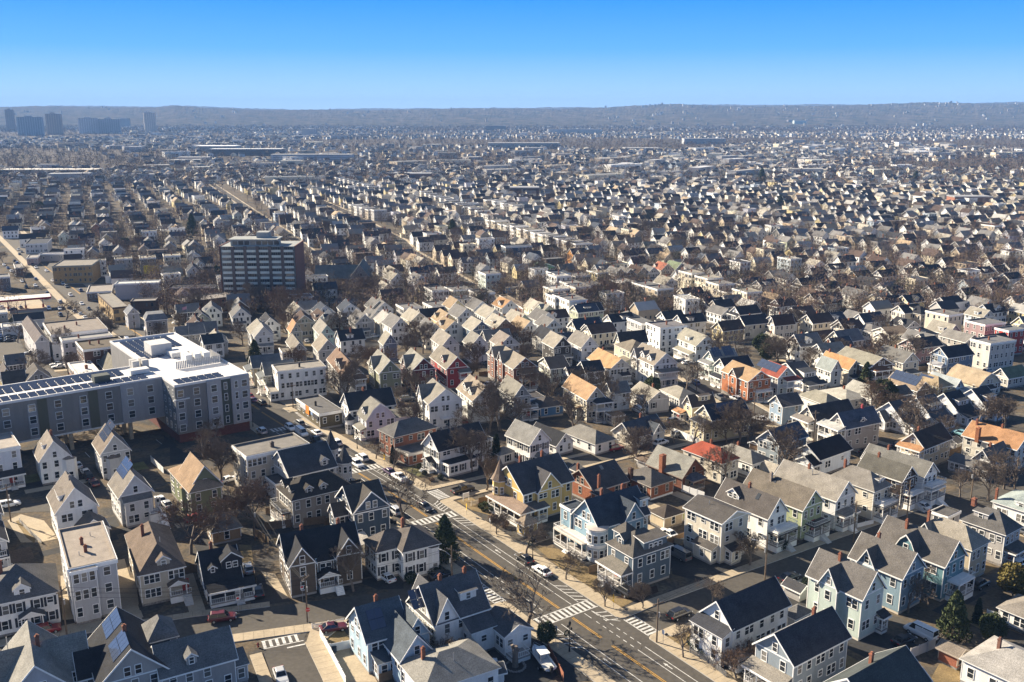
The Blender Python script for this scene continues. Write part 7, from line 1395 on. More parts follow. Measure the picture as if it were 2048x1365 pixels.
for i,(c,x,y,col,lb) in enumerate((('K',120,1090,(.05,.06,.07),'dark bin beside the cream three-storey house'),('K',180,1120,(.05,.06,.07),'second dark bin beside the cream three-storey house'),('A',1272,300,(.04,.05,.1),'dark bin in the alley by the beige house'),('A',1268,240,(.35,.1,.1),'red-topped bin in the alley by the beige house'),('I',690,900,(.03,.03,.035),'black bin behind the navy house'),('I',720,910,(.03,.03,.035),'second black bin behind the navy house'),('B',1285,1080,(.03,.05,.08),'black bin inside the white fence'),('K',860,1080,(.03,.03,.04),'black bin beside the white two-family house'))): bin_(c,x,y,col,lb)
# ================================================================ fences
def fence(label,pts,h=1.7,col=(.7,.7,.69),mat='plain',step=2.4,picket=False):
    x0,y0=pts[0]; e=empty('fence',(x0,y0,gz(y0)),0,label,'fence')
    for (xa,ya),(xb,yb) in zip(pts,pts[1:]):
        L=math.hypot(xb-xa,yb-ya); n=max(1,round(L/step)); an=math.atan2(yb-ya,xb-xa)
        for i in range(n):
            k=i/n; x,y=xa+(xb-xa)*k,ya+(yb-ya)*k; zz=gz(y)-gz(y0); w=L/n
            m=MB()
            if picket:
                for j in range(int(w/.22)): m.box(j*.22+.04,j*.22+.14,-.02,.02,.1,h)
                m.box(.02,w-.02,.021,.05,.3,.4); m.box(.02,w-.02,.021,.05,h*.75,h*.75+.1)
            else: m.box(.07,w-.07,-.025,.025,.05,h)
            o=m.build('panel',mat,e,col); o.location=(x-x0,y-y0,zz); o.rotation_euler=(0,0,an)
            if picket: o['kind']='stuff'
            m=MB(); m.box(-.065,.065,-.065,.065,-.4,h+.12); o=m.build('post',mat,e,col); o.location=(x-x0,y-y0,zz); o.rotation_euler=(0,0,an)
    return e
F_=lambda c,*q:[P(c,x,y) for x,y in q]
fence('white board fence along the small street pavement',F_('B',(1150,930),(1260,1130),(1400,1400)),1.6); fence('white board fence across the yard of the pale blue house',F_('B',(1250,1080),(1480,1030)),1.5); fence('white picket fence at the street corner',F_('B',(1075,860),(1385,800)),1.0,picket=True)
fence('white board fence between brick bungalow and garage lawn',F_('K',(110,590),(330,665)),1.7); fence('white low fence by the twiggy tree',F_('K',(1790,945),(1950,905)),1.1); fence('long white board fence in the middle block',F_('Q3',(870,1090),(1140,1200)),1.9); fence('grey board fence behind the brick garage',F_('F',(920,1140),(1160,1040)),1.8,(.42,.4,.38)); fence('white board fence by the small cottage',F_('F',(1650,760),(1750,790)),1.8)
fence('brown board fence beside the brick garage',F_('H',(800,1010),(950,1110)),1.8,(.2,.13,.07),'fence_wood'); fence('dark board fence behind the long taupe house',F_('H',(910,960),(1500,900)),1.8,(.1,.08,.06),'fence_wood'); fence('rust-red fence by the boat yard',F_('C',(1610,1080),(1760,1365)),1.6,(.25,.1,.06),'plain'); fence('dark wire fence beside the avenue hedge',F_('E',(190,1090),(370,1190),(540,1330)),1.2,(.2,.2,.2),picket=True); fence('white rail fence before the slate blue clapboard house',F_('Q4',(470,935),(560,975)),1.0,picket=True)
fence('white panel fence behind the green gabled house',F_('G',(1450,310),(1570,420)),1.6); fence('white fence along the left edge path',F_('G',(190,890),(300,1010),(400,1095)),1.0,(.6,.58,.54),picket=True); fence('white ramp rail before the yellow house',F_('I',(1450,730),(1600,690)),1.1,(.66,.6,.5),picket=True); fence('wooden fence behind the brown bungalow yard',F_('B',(505,300),(540,420)),1.5,(.2,.14,.08),'fence_wood'); fence('tan retaining boards beside the cream three-storey house',F_('K',(20,1080),(120,1110)),1.3,(.45,.36,.24))
# ================================================================ boat on a trailer, cut trunk in a stone ring, shed
x,y=P('C',1555,1200); e=empty('boat',(x,y,gz(y)),R(112),'white open motor boat with canopy on a trailer','boat')
def hull_ring(t,w,zk,zt): return [(t,-w,zt),(t,-w*.82,zt*.55+zk*.45),(t,0,zk),(t,w*.82,zt*.55+zk*.45),(t,w,zt)]
m=MB(); rg=[hull_ring(-3.2,1.05,.65,1.35),hull_ring(-1,1.15,.6,1.4),hull_ring(1.2,1.1,.62,1.5),hull_ring(2.5,.72,.75,1.65),hull_ring(3.4,.06,1.25,1.8)]; k=0
for j in range(4):
    for i in range(4): m.poly([rg[j][i],rg[j+1][i],rg[j+1][i+1],rg[j][i+1]])
m.poly(rg[0]); m.build('hull','car_paint',e,(.72,.73,.74)); m=MB(); m.poly([(-3.15,-.95,1.15),(1.2,-.98,1.2),(2.4,-.6,1.3),(2.4,.6,1.3),(1.2,.98,1.2),(-3.15,.95,1.15)]); m.build('deck','plain',e,(.5,.5,.48)); m=MB(); m.box(-1.2,1.2,-.8,.8,2.55,2.65); 
m.build('canopy','plain',e,(.72,.72,.7))
for sx in (-1,1):
    for sy in (-.7,.7): m=MB(); m.tube((sx,sy,1.2),(sx,sy,2.56),.035,.035,5); m.build('canopy_post','grey_metal',e)
m=MB(); m.box(-.3,.5,-.45,.45,1.15,1.95); m.build('console','plain',e,(.3,.32,.34)); m=MB(); m.box(-3.7,-3.25,-.22,.22,.7,1.75); m.build('motor','plain',e,(.03,.03,.03)); m=MB(); m.box(-2.6,3.6,-.5,-.4,.42,.52); m.box(-2.6,3.6,.4,.5,.42,.52); m.box(-1.2,-1.0,-1.1,1.1,.36,.44); tr_=m.build('trailer_frame','grey_metal',e)
for sy in (-1,1): link('wheel',KITS['sedan']['w'],e,None,(-1.1,sy*1.1,.34))
m=MB()
for s in (-1,1):
    for a,b in zip([(1.2,.98*s,1.95),(2.4,.66*s,2.05),(3.3,.05*s,2.2)],[(2.4,.66*s,2.05),(3.3,.05*s,2.2)]): m.tube(a,b,.025,.025,4)
m.build('bow_rail','grey_metal',e)
x,y=P('C',1295,1215); e=empty('cut_tree_trunk',(x,y,gz(y)),0,'tall cut-off tree trunk standing in a ring of stones','tree'); m=MB(); m.tube((0,0,-.3),(0,.05,2.2),.55,.42,10); m.tube((0,.05,2.2),(.05,.1,3.6),.5,.38,10); m.tube((0,.05,2.4),(-.5,.2,3.7),.3,.26,8); m.tube((.1,0,2.4),(.55,-.1,3.2),.26,.22,8); m.build('trunk','bark',e)
sm=MB(); sm.rev((0,0,0),[(.26,-.05),(.24,.12),(.1,.2)],6); SM=sm.mesh('stone','stone')
for i in range(22): a=i/22*6.283; link('stone',SM,e,None,(math.cos(a)*1.55,math.sin(a)*1.55,.02),a,(random.uniform(.8,1.2),1,random.uniform(.7,1.3)))
House('small white trailer-like shed with black and white roof by the boat','C','C',(930,1330),(1220,1270),2.6,2.3,'gable','r',.7,white,(.1,.1,.1),20,n=1,cat='shed',name='shed',cols=(0,0),attic=False)
random.seed(5)
# ================================================================ trees, shrubs, hedges
def bare_tree(seed,H=9.0,spread=.9,dense=1.0,up=.5,twigw=.035):
    """leafless tree: (trunk+limbs mesh builder, fine-twig mesh builder)"""
    rd=random.Random(seed); T=MB(); K=MB()
    def twig(p,d,L,w):
        q=p+d*L; u=d.orthogonal().normalized(); a=rd.random()*6.28; s=(u*math.cos(a)+d.cross(u)*math.sin(a))*w
        k=len(K.v); K.v+=[tuple(p-s),tuple(p+s),tuple(q)]; K.f.append((k,k+1,k+2)); K.m.append(0)
        s2=d.cross(s).normalized()*w; k=len(K.v); K.v+=[tuple(p-s2),tuple(p+s2),tuple(q)]; K.f.append((k,k+1,k+2)); K.m.append(0)
        return q
    def grow(p,d,L,r,dep):
        n=3 if dep<2 else 2; pts=[p]; dd=d.copy()
        for i in range(n):
            dd=(dd+Vector((rd.gauss(0,.16),rd.gauss(0,.16),rd.gauss(0,.08)+.05))).normalized(); pts.append(pts[-1]+dd*(L/n))
        for i in range(n):
            if dep<3: T.tube(pts[i],pts[i+1],r*(1-.45*i/n),r*(1-.45*(i+1)/n),6 if dep==0 else 4,cap=False)
            else: twig(pts[i],(pts[i+1]-pts[i]).normalized(),(pts[i+1]-pts[i]).length*1.05,max(twigw*.8,r*.7))
        if dep>=5 or L<.45: return
        nc=[5,5,4,4,4][dep]; nc=max(2,int(nc*dense+rd.random()*.9))
        for c in range(nc):
            k=.35+.65*(c+rd.random())/nc if dep>0 else .3+.7*(c+.6)/nc
            i=min(n-1,int(k*n)); pp=pts[i].lerp(pts[i+1],k*n-i)
            az=c*2.4+rd.random()*1.2; ang=rd.uniform(.5,1.0)*spread
            u=dd.orthogonal().normalized(); w=dd.cross(u); side=u*math.cos(az)+w*math.sin(az)
            nd=(dd*math.cos(ang)+side*math.sin(ang)+Vector((0,0,up*.35))).normalized()
            grow(pp,nd,L*rd.uniform(.52,.74)*(1.0 if dep else .95),r*rd.uniform(.42,.58),dep+1)
        if dep>=3:
            for c in range(3): twig(pts[-1],(dd+Vector((rd.gauss(0,.6),rd.gauss(0,.6),rd.gauss(0,.4)))).normalized(),L*.7,twigw)
    grow(Vector((0,0,-.3)),Vector((rd.gauss(0,.05),rd.gauss(0,.05),1)).normalized(),H*.42,H*.024,0)
    return T,K
TREES=[]
for i,(sd_,H,spd,dn,up,tw,mt) in enumerate(((1,9,.95,1.0,.45,.03,'twig'),(2,9,.8,1.05,.6,.03,'twig'),(3,10,1.05,1.0,.4,.032,'twig_brown'),(4,8,.95,.95,.5,.026,'twig'),(5,10,.7,.95,.9,.03,'twig'),(6,9,1.1,.85,.35,.03,'twig'))):
    T,K=bare_tree(sd_,H,spd,dn,up,tw); zmax=max(v[2] for v in K.v)
    TREES.append((T.mesh('trunk','bark'),K.mesh('crown',mt),zmax))
TLIST=[]
def tree(kind,x,y,h,label=None,group=None):
    tm,cm,zm=TREES[kind]; e=empty('bare_tree',(x,y,gz(y)),random.uniform(0,6.28),label,'tree',group); s=h/zm; s*=1.18; e.scale=(s*1.05,s*1.05,s)
    link('trunk',tm,e); link('crown',cm,e); TLIST.append((e,x,y,h,kind)); return e
def leafball(seed,n,rx,rz,size,z0,conical=0,mat='evergreen'):
    rd=random.Random(seed); K=MB()
    for i in range(n):
        # clumped points in the outer shell
        t=rd.random()*6.283; ph=math.acos(rd.uniform(-1,1)); rr=rd.uniform(.72,1.02)*(1+.18*math.sin(3*t+seed)*math.sin(2.3*ph+seed))
        cz=math.cos(ph); cr=math.sin(ph)
        if conical: k=(cz+1)/2; rad=rx*(1-k)**conical*rd.uniform(.5,1.05)*(.72+.38*abs(math.sin(11*k+1.7*math.sin(2*t+seed)+.8*math.sin(5*t)))); p=Vector((math.cos(t)*rad,math.sin(t)*rad,z0+k*2*rz))
        else: p=Vector((math.cos(t)*cr*rx*rr,math.sin(t)*cr*rx*rr,z0+rz+cz*rz*rr))
        d=Vector((rd.gauss(0,1),rd.gauss(0,1),rd.gauss(0,.7))).normalized(); u=d.orthogonal().normalized()*size*rd.uniform(.5,1.2); w=d.cross(u).normalized()*size*rd.uniform(.5,1.2)
        k=len(K.v); K.v+=[tuple(p-u),tuple(p+w*.6),tuple(p+u),tuple(p-w*.6)]; K.f.append((k,k+1,k+2,k+3)); K.m.append(0)
    return K.mesh('foliage',mat)
SHRUB=[leafball(11,900,.9,.7,.13,0),leafball(12,900,.9,.75,.13,0,mat='evergreen_dark'),leafball(13,700,1,.8,.14,0,mat='twig_brown')]
CONE=[leafball(21,3400,2.9,4.2,.3,.4,.62,'evergreen'),leafball(22,2200,1.0,2.6,.2,.1,.55,'evergreen_dark'),leafball(23,3000,2.6,2.6,.3,1.0,0,'evergreen'),leafball(24,2600,2.4,2.3,.28,.8,0,'evergreen_gold')]
stm=MB(); stm.tube((0,0,-.3),(0,0,2.2),.18,.12,6); STEM=stm.mesh('trunk','bark')
def shrub(k,x,y,s,label,cat='shrub',group=None,name='shrub'):
    e=empty(name,(x,y,gz(y)),random.uniform(0,6.28),label,cat,group); link('foliage',SHRUB[k],e); e.scale=(s,s,s*random.uniform(.8,1.05)); TLIST.append((e,x,y,s,-1)) if label is None else None; return e
def conifer(k,x,y,s,label,group=None,sz=None):
    e=empty('evergreen_tree',(x,y,gz(y)),random.uniform(0,6.28),label,'tree',group); link('foliage',CONE[k],e); link('trunk',STEM,e); e.scale=(s,s,sz or s); 
    if label is None: TLIST.append((e,x,y,s*5,-2))
    return e
# placed by name
big=tree(5,*AV(-8.4,.9),11.5,'big leafless tree spreading over the avenue crosswalk')
big.rotation_euler[2]=1
tree(5,*AV(-5.9,49.9),11,'bare forked tree between navy house and second crosswalk')
for s,t,h,lb in ((7.3,23.8,6.5,'street tree by the dark parked car'),(7.3,10.9,5.2,'bushy street tree behind the white parked car'),(7.0,-.7,4.2,'small street tree at the crosswalk corner'),(12,-4.9,4,'thin young tree on the corner of the side street'),(7.0,-20.2,5,'street tree before the white glazed-porch house'),(7.4,34.4,4.4,'slim street tree by the garden house'),(7.2,80,5,'street tree before the brick block extension'),(7.2,89.7,5.5,'street tree between brick block and avenue')):
    tree(1 if h<5 else 3,*AV(s,t),h,lb)
for c,x,y,h,k,lb in (('I',1450,400,11,0,'tall bare tree against the white railed house'),('I',1590,580,8,4,'rounded upright bare tree in the side street by yellow house'),('J',1030,355,8.5,0,'bare tree standing in the street behind brick bungalows'),('K',560,560,9.5,3,'bare tree between brick bungalow and cream red-roofed house'),('K',1120,470,11,0,'tall bare tree before the weathered blue-grey house'),('E',400,590,4.6,3,'round bare shrub tree on the corner lot'),('E',760,250,6,1,'small bare tree at the cream house entrance'),('H',490,520,10,1,'bare tree beside the cream flat-roofed apartment house'),('H',850,930,9.5,2,'dense brown tree beside the long taupe house'),('H',200,1190,10,2,'brown tree between beige house and brick garage'),('H',620,900,8.5,3,'dense brown tree behind the small brick garage'),('B',1470,490,8,3,'bushy bare tree before the brown Victorian'),('C',330,1150,5,3,'tangled bare shrub tree behind the white Victorian'),('C',640,1300,5,3,'tangled bare thicket at the bottom edge'),('C',700,1170,4.6,3,'bare thicket beside the rear deck'),('E',640,1330,4.6,2,'brown thicket in front of the grey-blue house'),('E',820,1250,4.2,2,'brown thicket between white and grey-blue houses'),('F',900,700,6.5,3,'bare tree behind the tall mint house'),('F',1050,600,6,3,'bare tree below the blue house'),('L',780,830,6.5,3,'bare tree before the dark brown-shingled house'),('L',1400,650,6,3,'bare shrub tree at the street corner'),('L',1660,680,9,0,'tall bare tree on the right-hand street'),('L',1820,570,8,3,'grey bare tree before the craftsman cottage'),('L',1920,600,9,5,'bare tree at the right edge street'),('L',270,850,5.5,3,'twiggy bare tree before pale grey-roofed house'),('Q2',860,1060,13,0,'great bare elm in the middle of the block'),('Q2',760,1080,10,0,'bare tree joined to the great elm'),('Q2',1000,1050,8,3,'low bare tree right of the great elm'),('Q2',1220,690,7,3,'bare tree behind the long brick house'),('Q1',1700,260,10,2,'big brown bare tree behind the maroon house'),('Q2',1050,300,9,2,'brown bare trees beyond the brick house'),('Q3',1530,1150,10,3,'spreading bare tree beside the yellow solar house'),('Q3',1400,1180,7,3,'smaller bare tree left of the spreading one'),('Q3',540,1320,7.5,3,'bare tree before the cream cottage'),('Q3',730,1180,6,3,'bare tree by the cream cottage gable'),('Q3',900,1180,6,3,'bare tree beside white board fence'),('Q3',780,640,7,3,'bare tree before the large white dormered house'),('Q3',900,600,6,3,'bare tree beside the large white dormered house'),('Q3',1330,270,9,5,'bare forked tree by the motor court'),('Q3',1500,340,10,5,'bare Y-shaped tree by the motel row'),('Q4',650,420,10,3,'brown bare wood behind the red solar house'),('Q4',760,400,9,2,'brown bare tree in the same wood'),('Q4',560,400,9,3,'bare tree on the left of the small wood'),('Q4',1300,240,10,3,'grey bare tree by the hedge'),('Q4',1230,600,6,3,'bare tree before the pale green-roofed house'),('Q4',280,1180,10,3,'broad bare tree beside the pale yellow house'),('Q4',720,1290,7,3,'bare tree before the weathered blue house'),('Q0',1950,1330,7,3,'bare tree at the apartment block corner'),('S0',1060,520,11,1,'bare tree between white rear blocks'),('S0',1500,1150,7,3,'bare tree behind the small white booth'),('S0',700,350,11,3,'bare trees behind the tan corner block'),('S1',420,640,14,0,'tall bare tree before the tower'),('S1',600,690,15,2,'tallest bare tree right of the tower foot'),('S1',500,640,13,0,'bare tree at the tower foot'),('S1',770,560,9,1,'bare tree by the church lawn'),('S1',1110,560,10,1,'bare tree before the church porch'),('S1',1250,480,10,3,'bare trees right of the church'),('S1',270,150,12,3,'bare tree behind the tower left side'),('S1',870,180,13,1,'tall bare tree above the church'),('S3',300,620,11,2,'brown thicket of trees amid three-deckers'),('S3',400,600,11,2,'brown tree clump centre of the block'),('S3',350,560,10,2,'brown tree clump behind the thicket'),('S3',580,680,10,3,'pale bare trees beside brown thicket'),('S3',640,660,9,3,'pale bare tree right of the thicket'),('S2',270,840,11,0,'bare tree before the blue-grey gable'),('S2',480,150,12,2,'dark tall tree above the street')):
    px=P(c,x,y); tree(k,px[0],px[1],h,lb)
conifer(0,*P('I',1200,1240),1.05,'dark conical pine beside the white corner house')
conifer(2,*P('D',440,1000),.62,'clipped round evergreen by the avenue lamp')
conifer(0,*P('F',1330,930),.95,'large ragged cedar behind the mint house')
conifer(2,*P('F',1690,980),.8,'broad evergreen beside the white corner house')
conifer(3,*P('F',1900,540),1.15,'large golden-green evergreen at the right edge')
conifer(1,*P('F',1560,800),.9,'dark narrow evergreen beside the cedar')
conifer(2,*P('Q5',655,850),1.45,'great round dark conifer behind the taupe house')
conifer(1,*P('I',1690,330),1.5,'dark cypress beside the white railed house')
conifer(1,*P('I',700,320),.9,'slim juniper before the brick extension')
conifer(2,*P('Q4',540,400),1.1,'green pine at the left of the small wood')
conifer(0,*P('L',1090,320),.8,'bushy conifer before the tan house')
conifer(2,*P('Q3',1740,330),1.3,'spreading pine above the motel row')
conifer(2,*P('S0',1200,290),1.5,'dark spreading pine behind grey gable')
conifer(2,*P('S0',1810,930),1.0,'round pine beside the long brick block')
conifer(0,*P('S1',175,480),1.4,'tall dark pine left of the tower')
conifer(0,*P('f',385,470),2.0,'tall black spruce far behind the tower')
conifer(0,*P('f',905,480),1.9,'tall black spruce beside the rows')
conifer(0,*P('f',1830,370),2.2,'isolated dark spruce among right-hand roofs')
conifer(0,*P('f',1523,365),2.4,'isolated dark spruce among far right roofs')
conifer(2,*P('f',80,425),1.8,'dark pine among far left roofs')
conifer(0,*P('f',1560,420),1.8,'dark pine left of the pale gables')
k=0
for c,x,y,s,q,lb in (('I',1580,770,1.6,0,'large rhododendron before the yellow house'),('I',1680,790,1.25,0,'smaller rhododendron beside the large one'),('I',960,370,1.0,0,'round shrub at the white railed house'),('I',1000,430,.8,1,'dark shrub by the white front path'),('I',1155,475,.9,1,'dark ball shrub at the corner of the white house'),('I',1070,490,.7,2,'brown shrub beside the white steps'),('I',1660,870,1.1,2,'brown hedge ball by the garden house'),('I',1760,930,1.1,2,'second brown hedge ball by the garden house'),('K',1060,1140,1.5,1,'broad evergreen bush before white two-family house'),('E',250,1040,1.6,0,'evergreen hedge beside the glazed porch'),('E',330,1100,1.4,0,'evergreen hedge end by the fence'),('E',400,1120,1.3,2,'brown hedge by the fence'),('E',1190,480,1.2,0,'clipped shrub left of pair on the corner lot'),('E',1260,510,1.2,0,'clipped shrub right of pair on the corner lot'),('E',1300,440,1.0,1,'dark shrub behind the clipped pair'),('L',930,740,1.2,2,'rusty shrub at the brown house stair'),('C',300,410,1.4,1,'dark yew hedge before the white corner house'),('C',520,330,1.5,1,'second dark yew hedge before the white corner house'),('B',880,480,.8,2,'brown shrub at the foot of the Victorian'),('B',1060,480,.8,2,'yellowish shrub by the white stair'),('H',300,220,1.0,1,'dark shrub beside the green house'),('D',1400,480,.8,2,'columnar brown shrub at the slate blue house'),('n3',540,870,.0,0,'')):
    if s: px=P(c,x,y); shrub(q,px[0],px[1],s,lb)
# autumn-brown and bare trees filling back yards, then the far woods as one mass
cnt=0; tries=0; FN=[]; SHD=[]
# paved drives and worn yards beside the individual houses
zi=.012
for t in list(THINGS):
    e=t['o']; d=e.get('dims')
    if not d or t['y']>420 or random.random()<.2: continue
    a_,b_,h_=d; an=e.rotation_euler[2]; ox,oy=e.location[0],e.location[1]
    W2=lambda u,v:(ox+u*math.cos(an)-v*math.sin(an),oy+u*math.sin(an)+v*math.cos(an))
    zi+=.0001; sd2=random.random()
    if sd2<.5: q=[W2(-.6,-5),W2(-.6,b_+3),W2(-3.3,b_+3),W2(-3.3,-5)]
    else: q=[W2(-4,-.7),W2(a_+3,-.7),W2(a_+3,-3.4),W2(-4,-3.4)]
    q=[q[0],((q[0][0]+q[1][0])/2,(q[0][1]+q[1][1])/2),q[1],q[2],((q[2][0]+q[3][0])/2,(q[2][1]+q[3][1])/2),q[3]]
    patch('driveway',q,random.choice(('blacktop','asphalt','concrete','blacktop')),zi)
    if random.random()<.42:
        cxy=W2(-1.95,random.uniform(-2,b_*.6)) if sd2<.5 else W2(random.uniform(0,a_),-2.05)
        if not any((fx-cxy[0])**2+(fy-cxy[1])**2<((fr*.62+1.2)**2 if fr!=2 else 20) for fx,fy,fr in FOOT if not(abs(fx-t['x'])<.01 and abs(fy-t['y'])<.01)): car(random.choice(('sedan','suv','suv','van')),random.choice('wwssgkkbmr'),cxy[0],cxy[1],math.degrees(an)+(90 if sd2<.5 else 0),None,False,'cars in the house drives')
    if random.random()<.6: v0=random.uniform(-1,b_*.5); patch('yard',[W2(a_+.4,v0),W2(a_+4.5,v0),W2(a_+4.5,v0+6),W2(a_+.4,v0+6)],random.choice(('dead_grass','winter_lawn','dirt','blacktop')),zi+.00005)
    if t['y']<330 and random.random()<.3 and len(SHD)<24:
        sx,sy=W2(random.uniform(0,a_),b_+5.2)
        if not too_close(sx,sy,1.6,.2):
            wk=random.choice((('white',(.7,.69,.66)),('brown',(.2,.13,.08)),('grey',(.35,.34,.33)))); sh=House(None,'f','M',(0,0),2.6,3.4,2.1,'gable',random.choice('rl'),.8,wk[1],random.choice((rdk,rgr,rbr)),math.degrees(an),n=1,cat='shed',name='shed',cols=(0,0),attic=False,world=(sx,sy)); SHD.append((sh,sx,sy,'small '+wk[0]+' garden shed'))
    if random.random()<.45 and t['y']<330:
        L_=[W2(a_+.6,b_+2.4),W2(-2.5,b_+2.4)]
        if not any((fx-L_[1][0])**2+(fy-L_[1][1])**2<16 for fx,fy,fr in FOOT[:]):
            kd=random.choice((('white board fence',(.62,.61,.58),'plain'),('brown board fence',(.18,.12,.07),'fence_wood'),('grey board fence',(.3,.28,.26),'fence_wood'))); FN.append((fence(None,L_,1.6,kd[1],kd[2]),L_[0][0],L_[0][1],kd[0]))
while cnt<185 and tries<6000:
    tries+=1; px=random.uniform(-20,2068); py=420+random.random()**1.3*480
    x,y=G(px,py)
    if too_close(x,y,.3,-.4): continue
    h=random.uniform(6,12); FOOT.append((x,y,2.5)); cnt+=1
    if random.random()<.08: conifer(random.choice((0,2)),x,y,random.uniform(.6,1.1),None)
    else: tree(random.choice((0,1,2,3,3,3)),x,y,h,None)
def wood(name,n,pick,tris,wid,ln,label,seed,tone=(1,1,1)):
    rd=np.random.default_rng(seed); pts=[]
    while len(pts)<n:
        q=pick()
        if q: pts.append(q)
    pts=np.array(pts); N=len(pts); h=rd.uniform(7,15,N)*pts[:,2]; 
    ev=rd.random(N)<.07
    base=np.where(ev[:,None],np.array([[.03,.042,.02]]),np.array([[.15,.108,.078]])*np.array([tone])*rd.uniform(.7,1.25,(N,1))*np.column_stack([np.ones(N),rd.uniform(.92,1.08,N),rd.uniform(.85,1.2,N)]))
    t=rd.uniform(0,6.283,(N,tris)); u=rd.uniform(-1,1,(N,tris)); rr=rd.uniform(.25,1,(N,tris))**.5; s=np.sqrt(1-u*u)
    cw=h[:,None]*rd.uniform(.3,.42,(N,1))
    C=np.stack([pts[:,0:1]+np.cos(t)*s*rr*cw,pts[:,1:2]+np.sin(t)*s*rr*cw,np.array([gz(q) for q in pts[:,1]])[:,None]+h[:,None]*(.58+.42*u*rr)],-1)
    d=rd.normal(size=C.shape)+np.array([0,0,.8]); d/=np.linalg.norm(d,axis=-1,keepdims=True)
    e=np.cross(d,rd.normal(size=C.shape)); e/=np.linalg.norm(e,axis=-1,keepdims=True)
    A=C-e*wid; Bq=C+e*wid; D=C+d*ln*rd.uniform(.6,1.4,(N,tris,1))
    V=np.stack([A,Bq,D],2).reshape(-1,3)
    # trunks
    gzv=np.array([gz(q) for q in pts[:,1]])
    tv=np.stack([np.column_stack([pts[:,0]-.25,pts[:,1],gzv-1]),np.column_stack([pts[:,0]+.25,pts[:,1],gzv-1]),np.column_stack([pts[:,0],pts[:,1],gzv+h*.8])],1).reshape(-1,3)
    V=np.concatenate([V,tv]); nf=len(V)//3
    me=bpy.data.meshes.new(name); me.vertices.add(len(V)); me.vertices.foreach_set('co',V.ravel()); me.loops.add(len(V)); me.loops.foreach_set('vertex_index',np.arange(len(V))); me.polygons.add(nf); me.polygons.foreach_set('loop_start',np.arange(0,len(V),3))
    me.materials.append(MATS['attr_twig']); cl=np.concatenate([np.repeat(base,tris,0),base*.8]); cl=np.column_stack([cl,np.ones(nf)]).astype(np.float32)
    at=me.attributes.new('Col','FLOAT_COLOR','FACE'); at.data.foreach_set('color',cl.ravel()); me.update(calc_edges=True); me.validate()
    return tag(link(name,me),label,'trees',kind='stuff')
def pick1():
    px=random.uniform(-40,2090); py=random.uniform(318,640); x,y=G(px,py)
    if y<340: return None
    for pts,w in (ROADS[-3],ROADS[-2],ROADS[-1]):
        for (xa,ya),(xb,yb) in zip(pts,pts[1:]):
            dx,dy=xb-xa,yb-ya; t=max(0,min(1,((x-xa)*dx+(y-ya)*dy)/(dx*dx+dy*dy)))
            if (xa+t*dx-x)**2+(ya+t*dy-y)**2<36: return None
    s_,t_=toAV(x,y)
    if (-12<s_<11 and t_<800) or (-34<s_<24 and 140<t_<800): return None
    if -190<s_<-8 and 120<t_<480 and random.random()<.85: return None
    if y<900:
        for fx,fy,fr in FOOTG.get((int(x//24),int(y//24)),()):
            if (fx-x)**2+(fy-y)**2<(fr*.75)**2: return None
    return (x,y,1.0)
FOOTG={}
for fx,fy,fr in FOOT:
    for a in (-1,0,1):
        for b in (-1,0,1): FOOTG.setdefault((int(fx//24)+a,int(fy//24)+b),[]).append((fx,fy,fr))
wood('back_yard_trees',6400,pick1,115,.105,1.7,'countless bare trees between the houses of the middle distance',31)
def pick2():
    y=1250*math.exp(random.random()**.75*1.7); x=random.uniform(-.6,.6)*y
    dn=mnoise.noise(Vector((x*.0016,y*.0011,3)))
    if dn>.1 and random.random()<.55: return None
    return (x,y,1.15)
wood('far_woods',17000,pick2,16,.55,3.2,'far bare woods covering the plain below the hills',32,(.72,.66,.66))
def pick3():
    y=random.uniform(4500,6500); x=random.uniform(-.6,.6)*y; return (x,y,1.4)
wood('plain_woods',5000,pick3,9,1.6,6,'hazy woods at the foot of the hills',33,(.6,.58,.58))
# ================================================================ air
hm=bpy.data.materials.new('haze'); hm.use_nodes=True; hn=hm.node_tree.nodes; hn.remove(hn['Principled BSDF'])
pv=hn.new('ShaderNodeVolumePrincipled'); pv.inputs['Color'].default_value=(.27,.5,.95,1); pv.inputs['Density'].default_value=6.6e-5; pv.inputs['Anisotropy'].default_value=0.0
hm.node_tree.links.new(pv.outputs[0],hn['Material Output'].inputs['Volume'])
mb=MB(); mb.box(-14000,14000,-300,14500,-25,250); ho=link('haze',mb.mesh('haze',[])); ho.data.materials.append(hm); ho['kind']='stuff'; ho['label']='pale blue haze over the far town and hills'; ho['category']='haze'
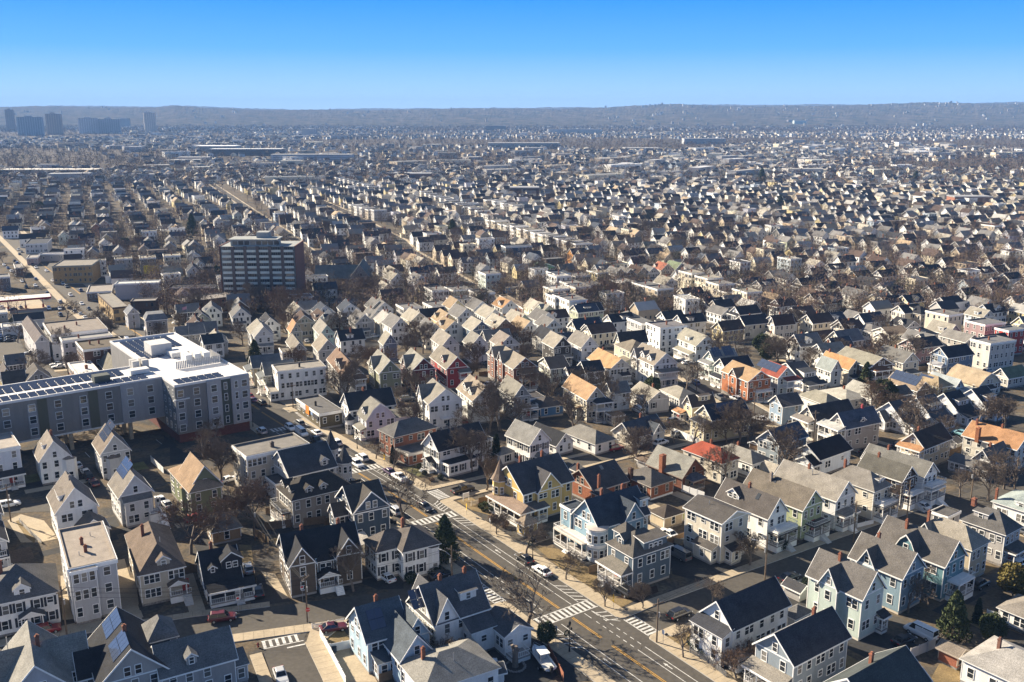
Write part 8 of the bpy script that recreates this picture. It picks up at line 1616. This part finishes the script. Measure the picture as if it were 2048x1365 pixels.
# ================================================================ labels that single out each remaining thing
LM=[('yellow turreted house',(0,208)),('grey apartment block',(-100,255)),('slab tower',(-129,480)),('stone church',(-75,500)),('orange brick house',(75,288)),('bay-windowed white block',(-68,288)),('red solar-roofed house',(93,290)),('scarlet three-decker',(190,355)),('bright green house',(0,575)),('round dark conifer',(97,258)),('mint flat block',(-35,560)),('tan corner block',(-250,555)),('great bare elm',(-8,245)),('denim blue house',(158,328)),('four matching bungalows',(125,262)),('orange brick school',(395,870)),('white four-storey block',(62,375)),('low orange shop',(-55,268)),('maroon house',(-30,300)),('brown brick tenement',(-160,395)),('dark brick block',(20,960)),('pink house',(135,345)),('cream red-roofed house',(50,215)),('mint tall house',(58,146)),('navy modern block',(-15,700)),('hip-roofed brown garage',(-62,178))]
LM+=[('blue mural garage',(10,600)),('courtyard shops',(-175,440)),('long white hall',(-205,490)),('pale blue three-decker',(250,640))]
def autolabel(items,maxw=16):
    D={}
    for e,x,y,desc in items:
        px,py,_=proj(x,y,gz(y)+3)
        best=min(LM,key=lambda L:(lambda q:((q[0]-px))**2+((q[1]-py)*1.6)**2)(proj(L[1][0],L[1][1],gz(L[1][1])+3)))
        qx,qy,_=proj(best[1][0],best[1][1],gz(best[1][1])+3); dx,dy=px-qx,(py-qy)*1.6
        rel=('right of' if dx>0 else 'left of') if abs(dx)>abs(dy) else ('below' if dy>0 else 'above')
        D.setdefault((desc,rel,best[0]),[]).append((math.hypot(dx,dy),e))
    ORD=['nearest','second','third','fourth','fifth','sixth','seventh','eighth','ninth','tenth','eleventh','twelfth']
    for (desc,rel,nm),L in D.items():
        L.sort(key=lambda t:t[0])
        for i,(d,e) in enumerate(L):
            lb=desc+', '+(ORD[min(i,11)]+' ' if len(L)>1 else '')+rel+' the '+nm
            w=lb.split()
            if len(w)>maxw: lb=' '.join(w[:maxw])
            e['label']=lb
pos={t['o'].name:(t['x'],t['y']) for t in THINGS}
HG={'house':'houses of the surrounding streets','three_decker':'flat-roofed three-deckers'}
autolabel([(e,*pos[e.name],d) for e,d in QH])
for e,d in QH: e['group']=HG['three_decker' if 'decker' in d else 'house']
SZ=lambda h:'tall ' if h>9 else 'small ' if h<6.2 else 'middling '
autolabel([(e,x,y,(SZ(h)+('brown' if k in(2,3) else 'grey')+' leafless tree') if k>=0 else 'dark evergreen tree') for e,x,y,h,k in TLIST if not e.get('label')])
for e,x,y,h,k in TLIST: e['group']='leafless trees of the yards' if k>=0 else 'evergreens of the yards'
autolabel([(e,x,y,d) for e,x,y,d in CARS])
autolabel(FN)
for e,x,y,d in FN: e['group']='board fences of the back yards'
autolabel(SHD)
for e,x,y,d in SHD: e['group']='garden sheds'
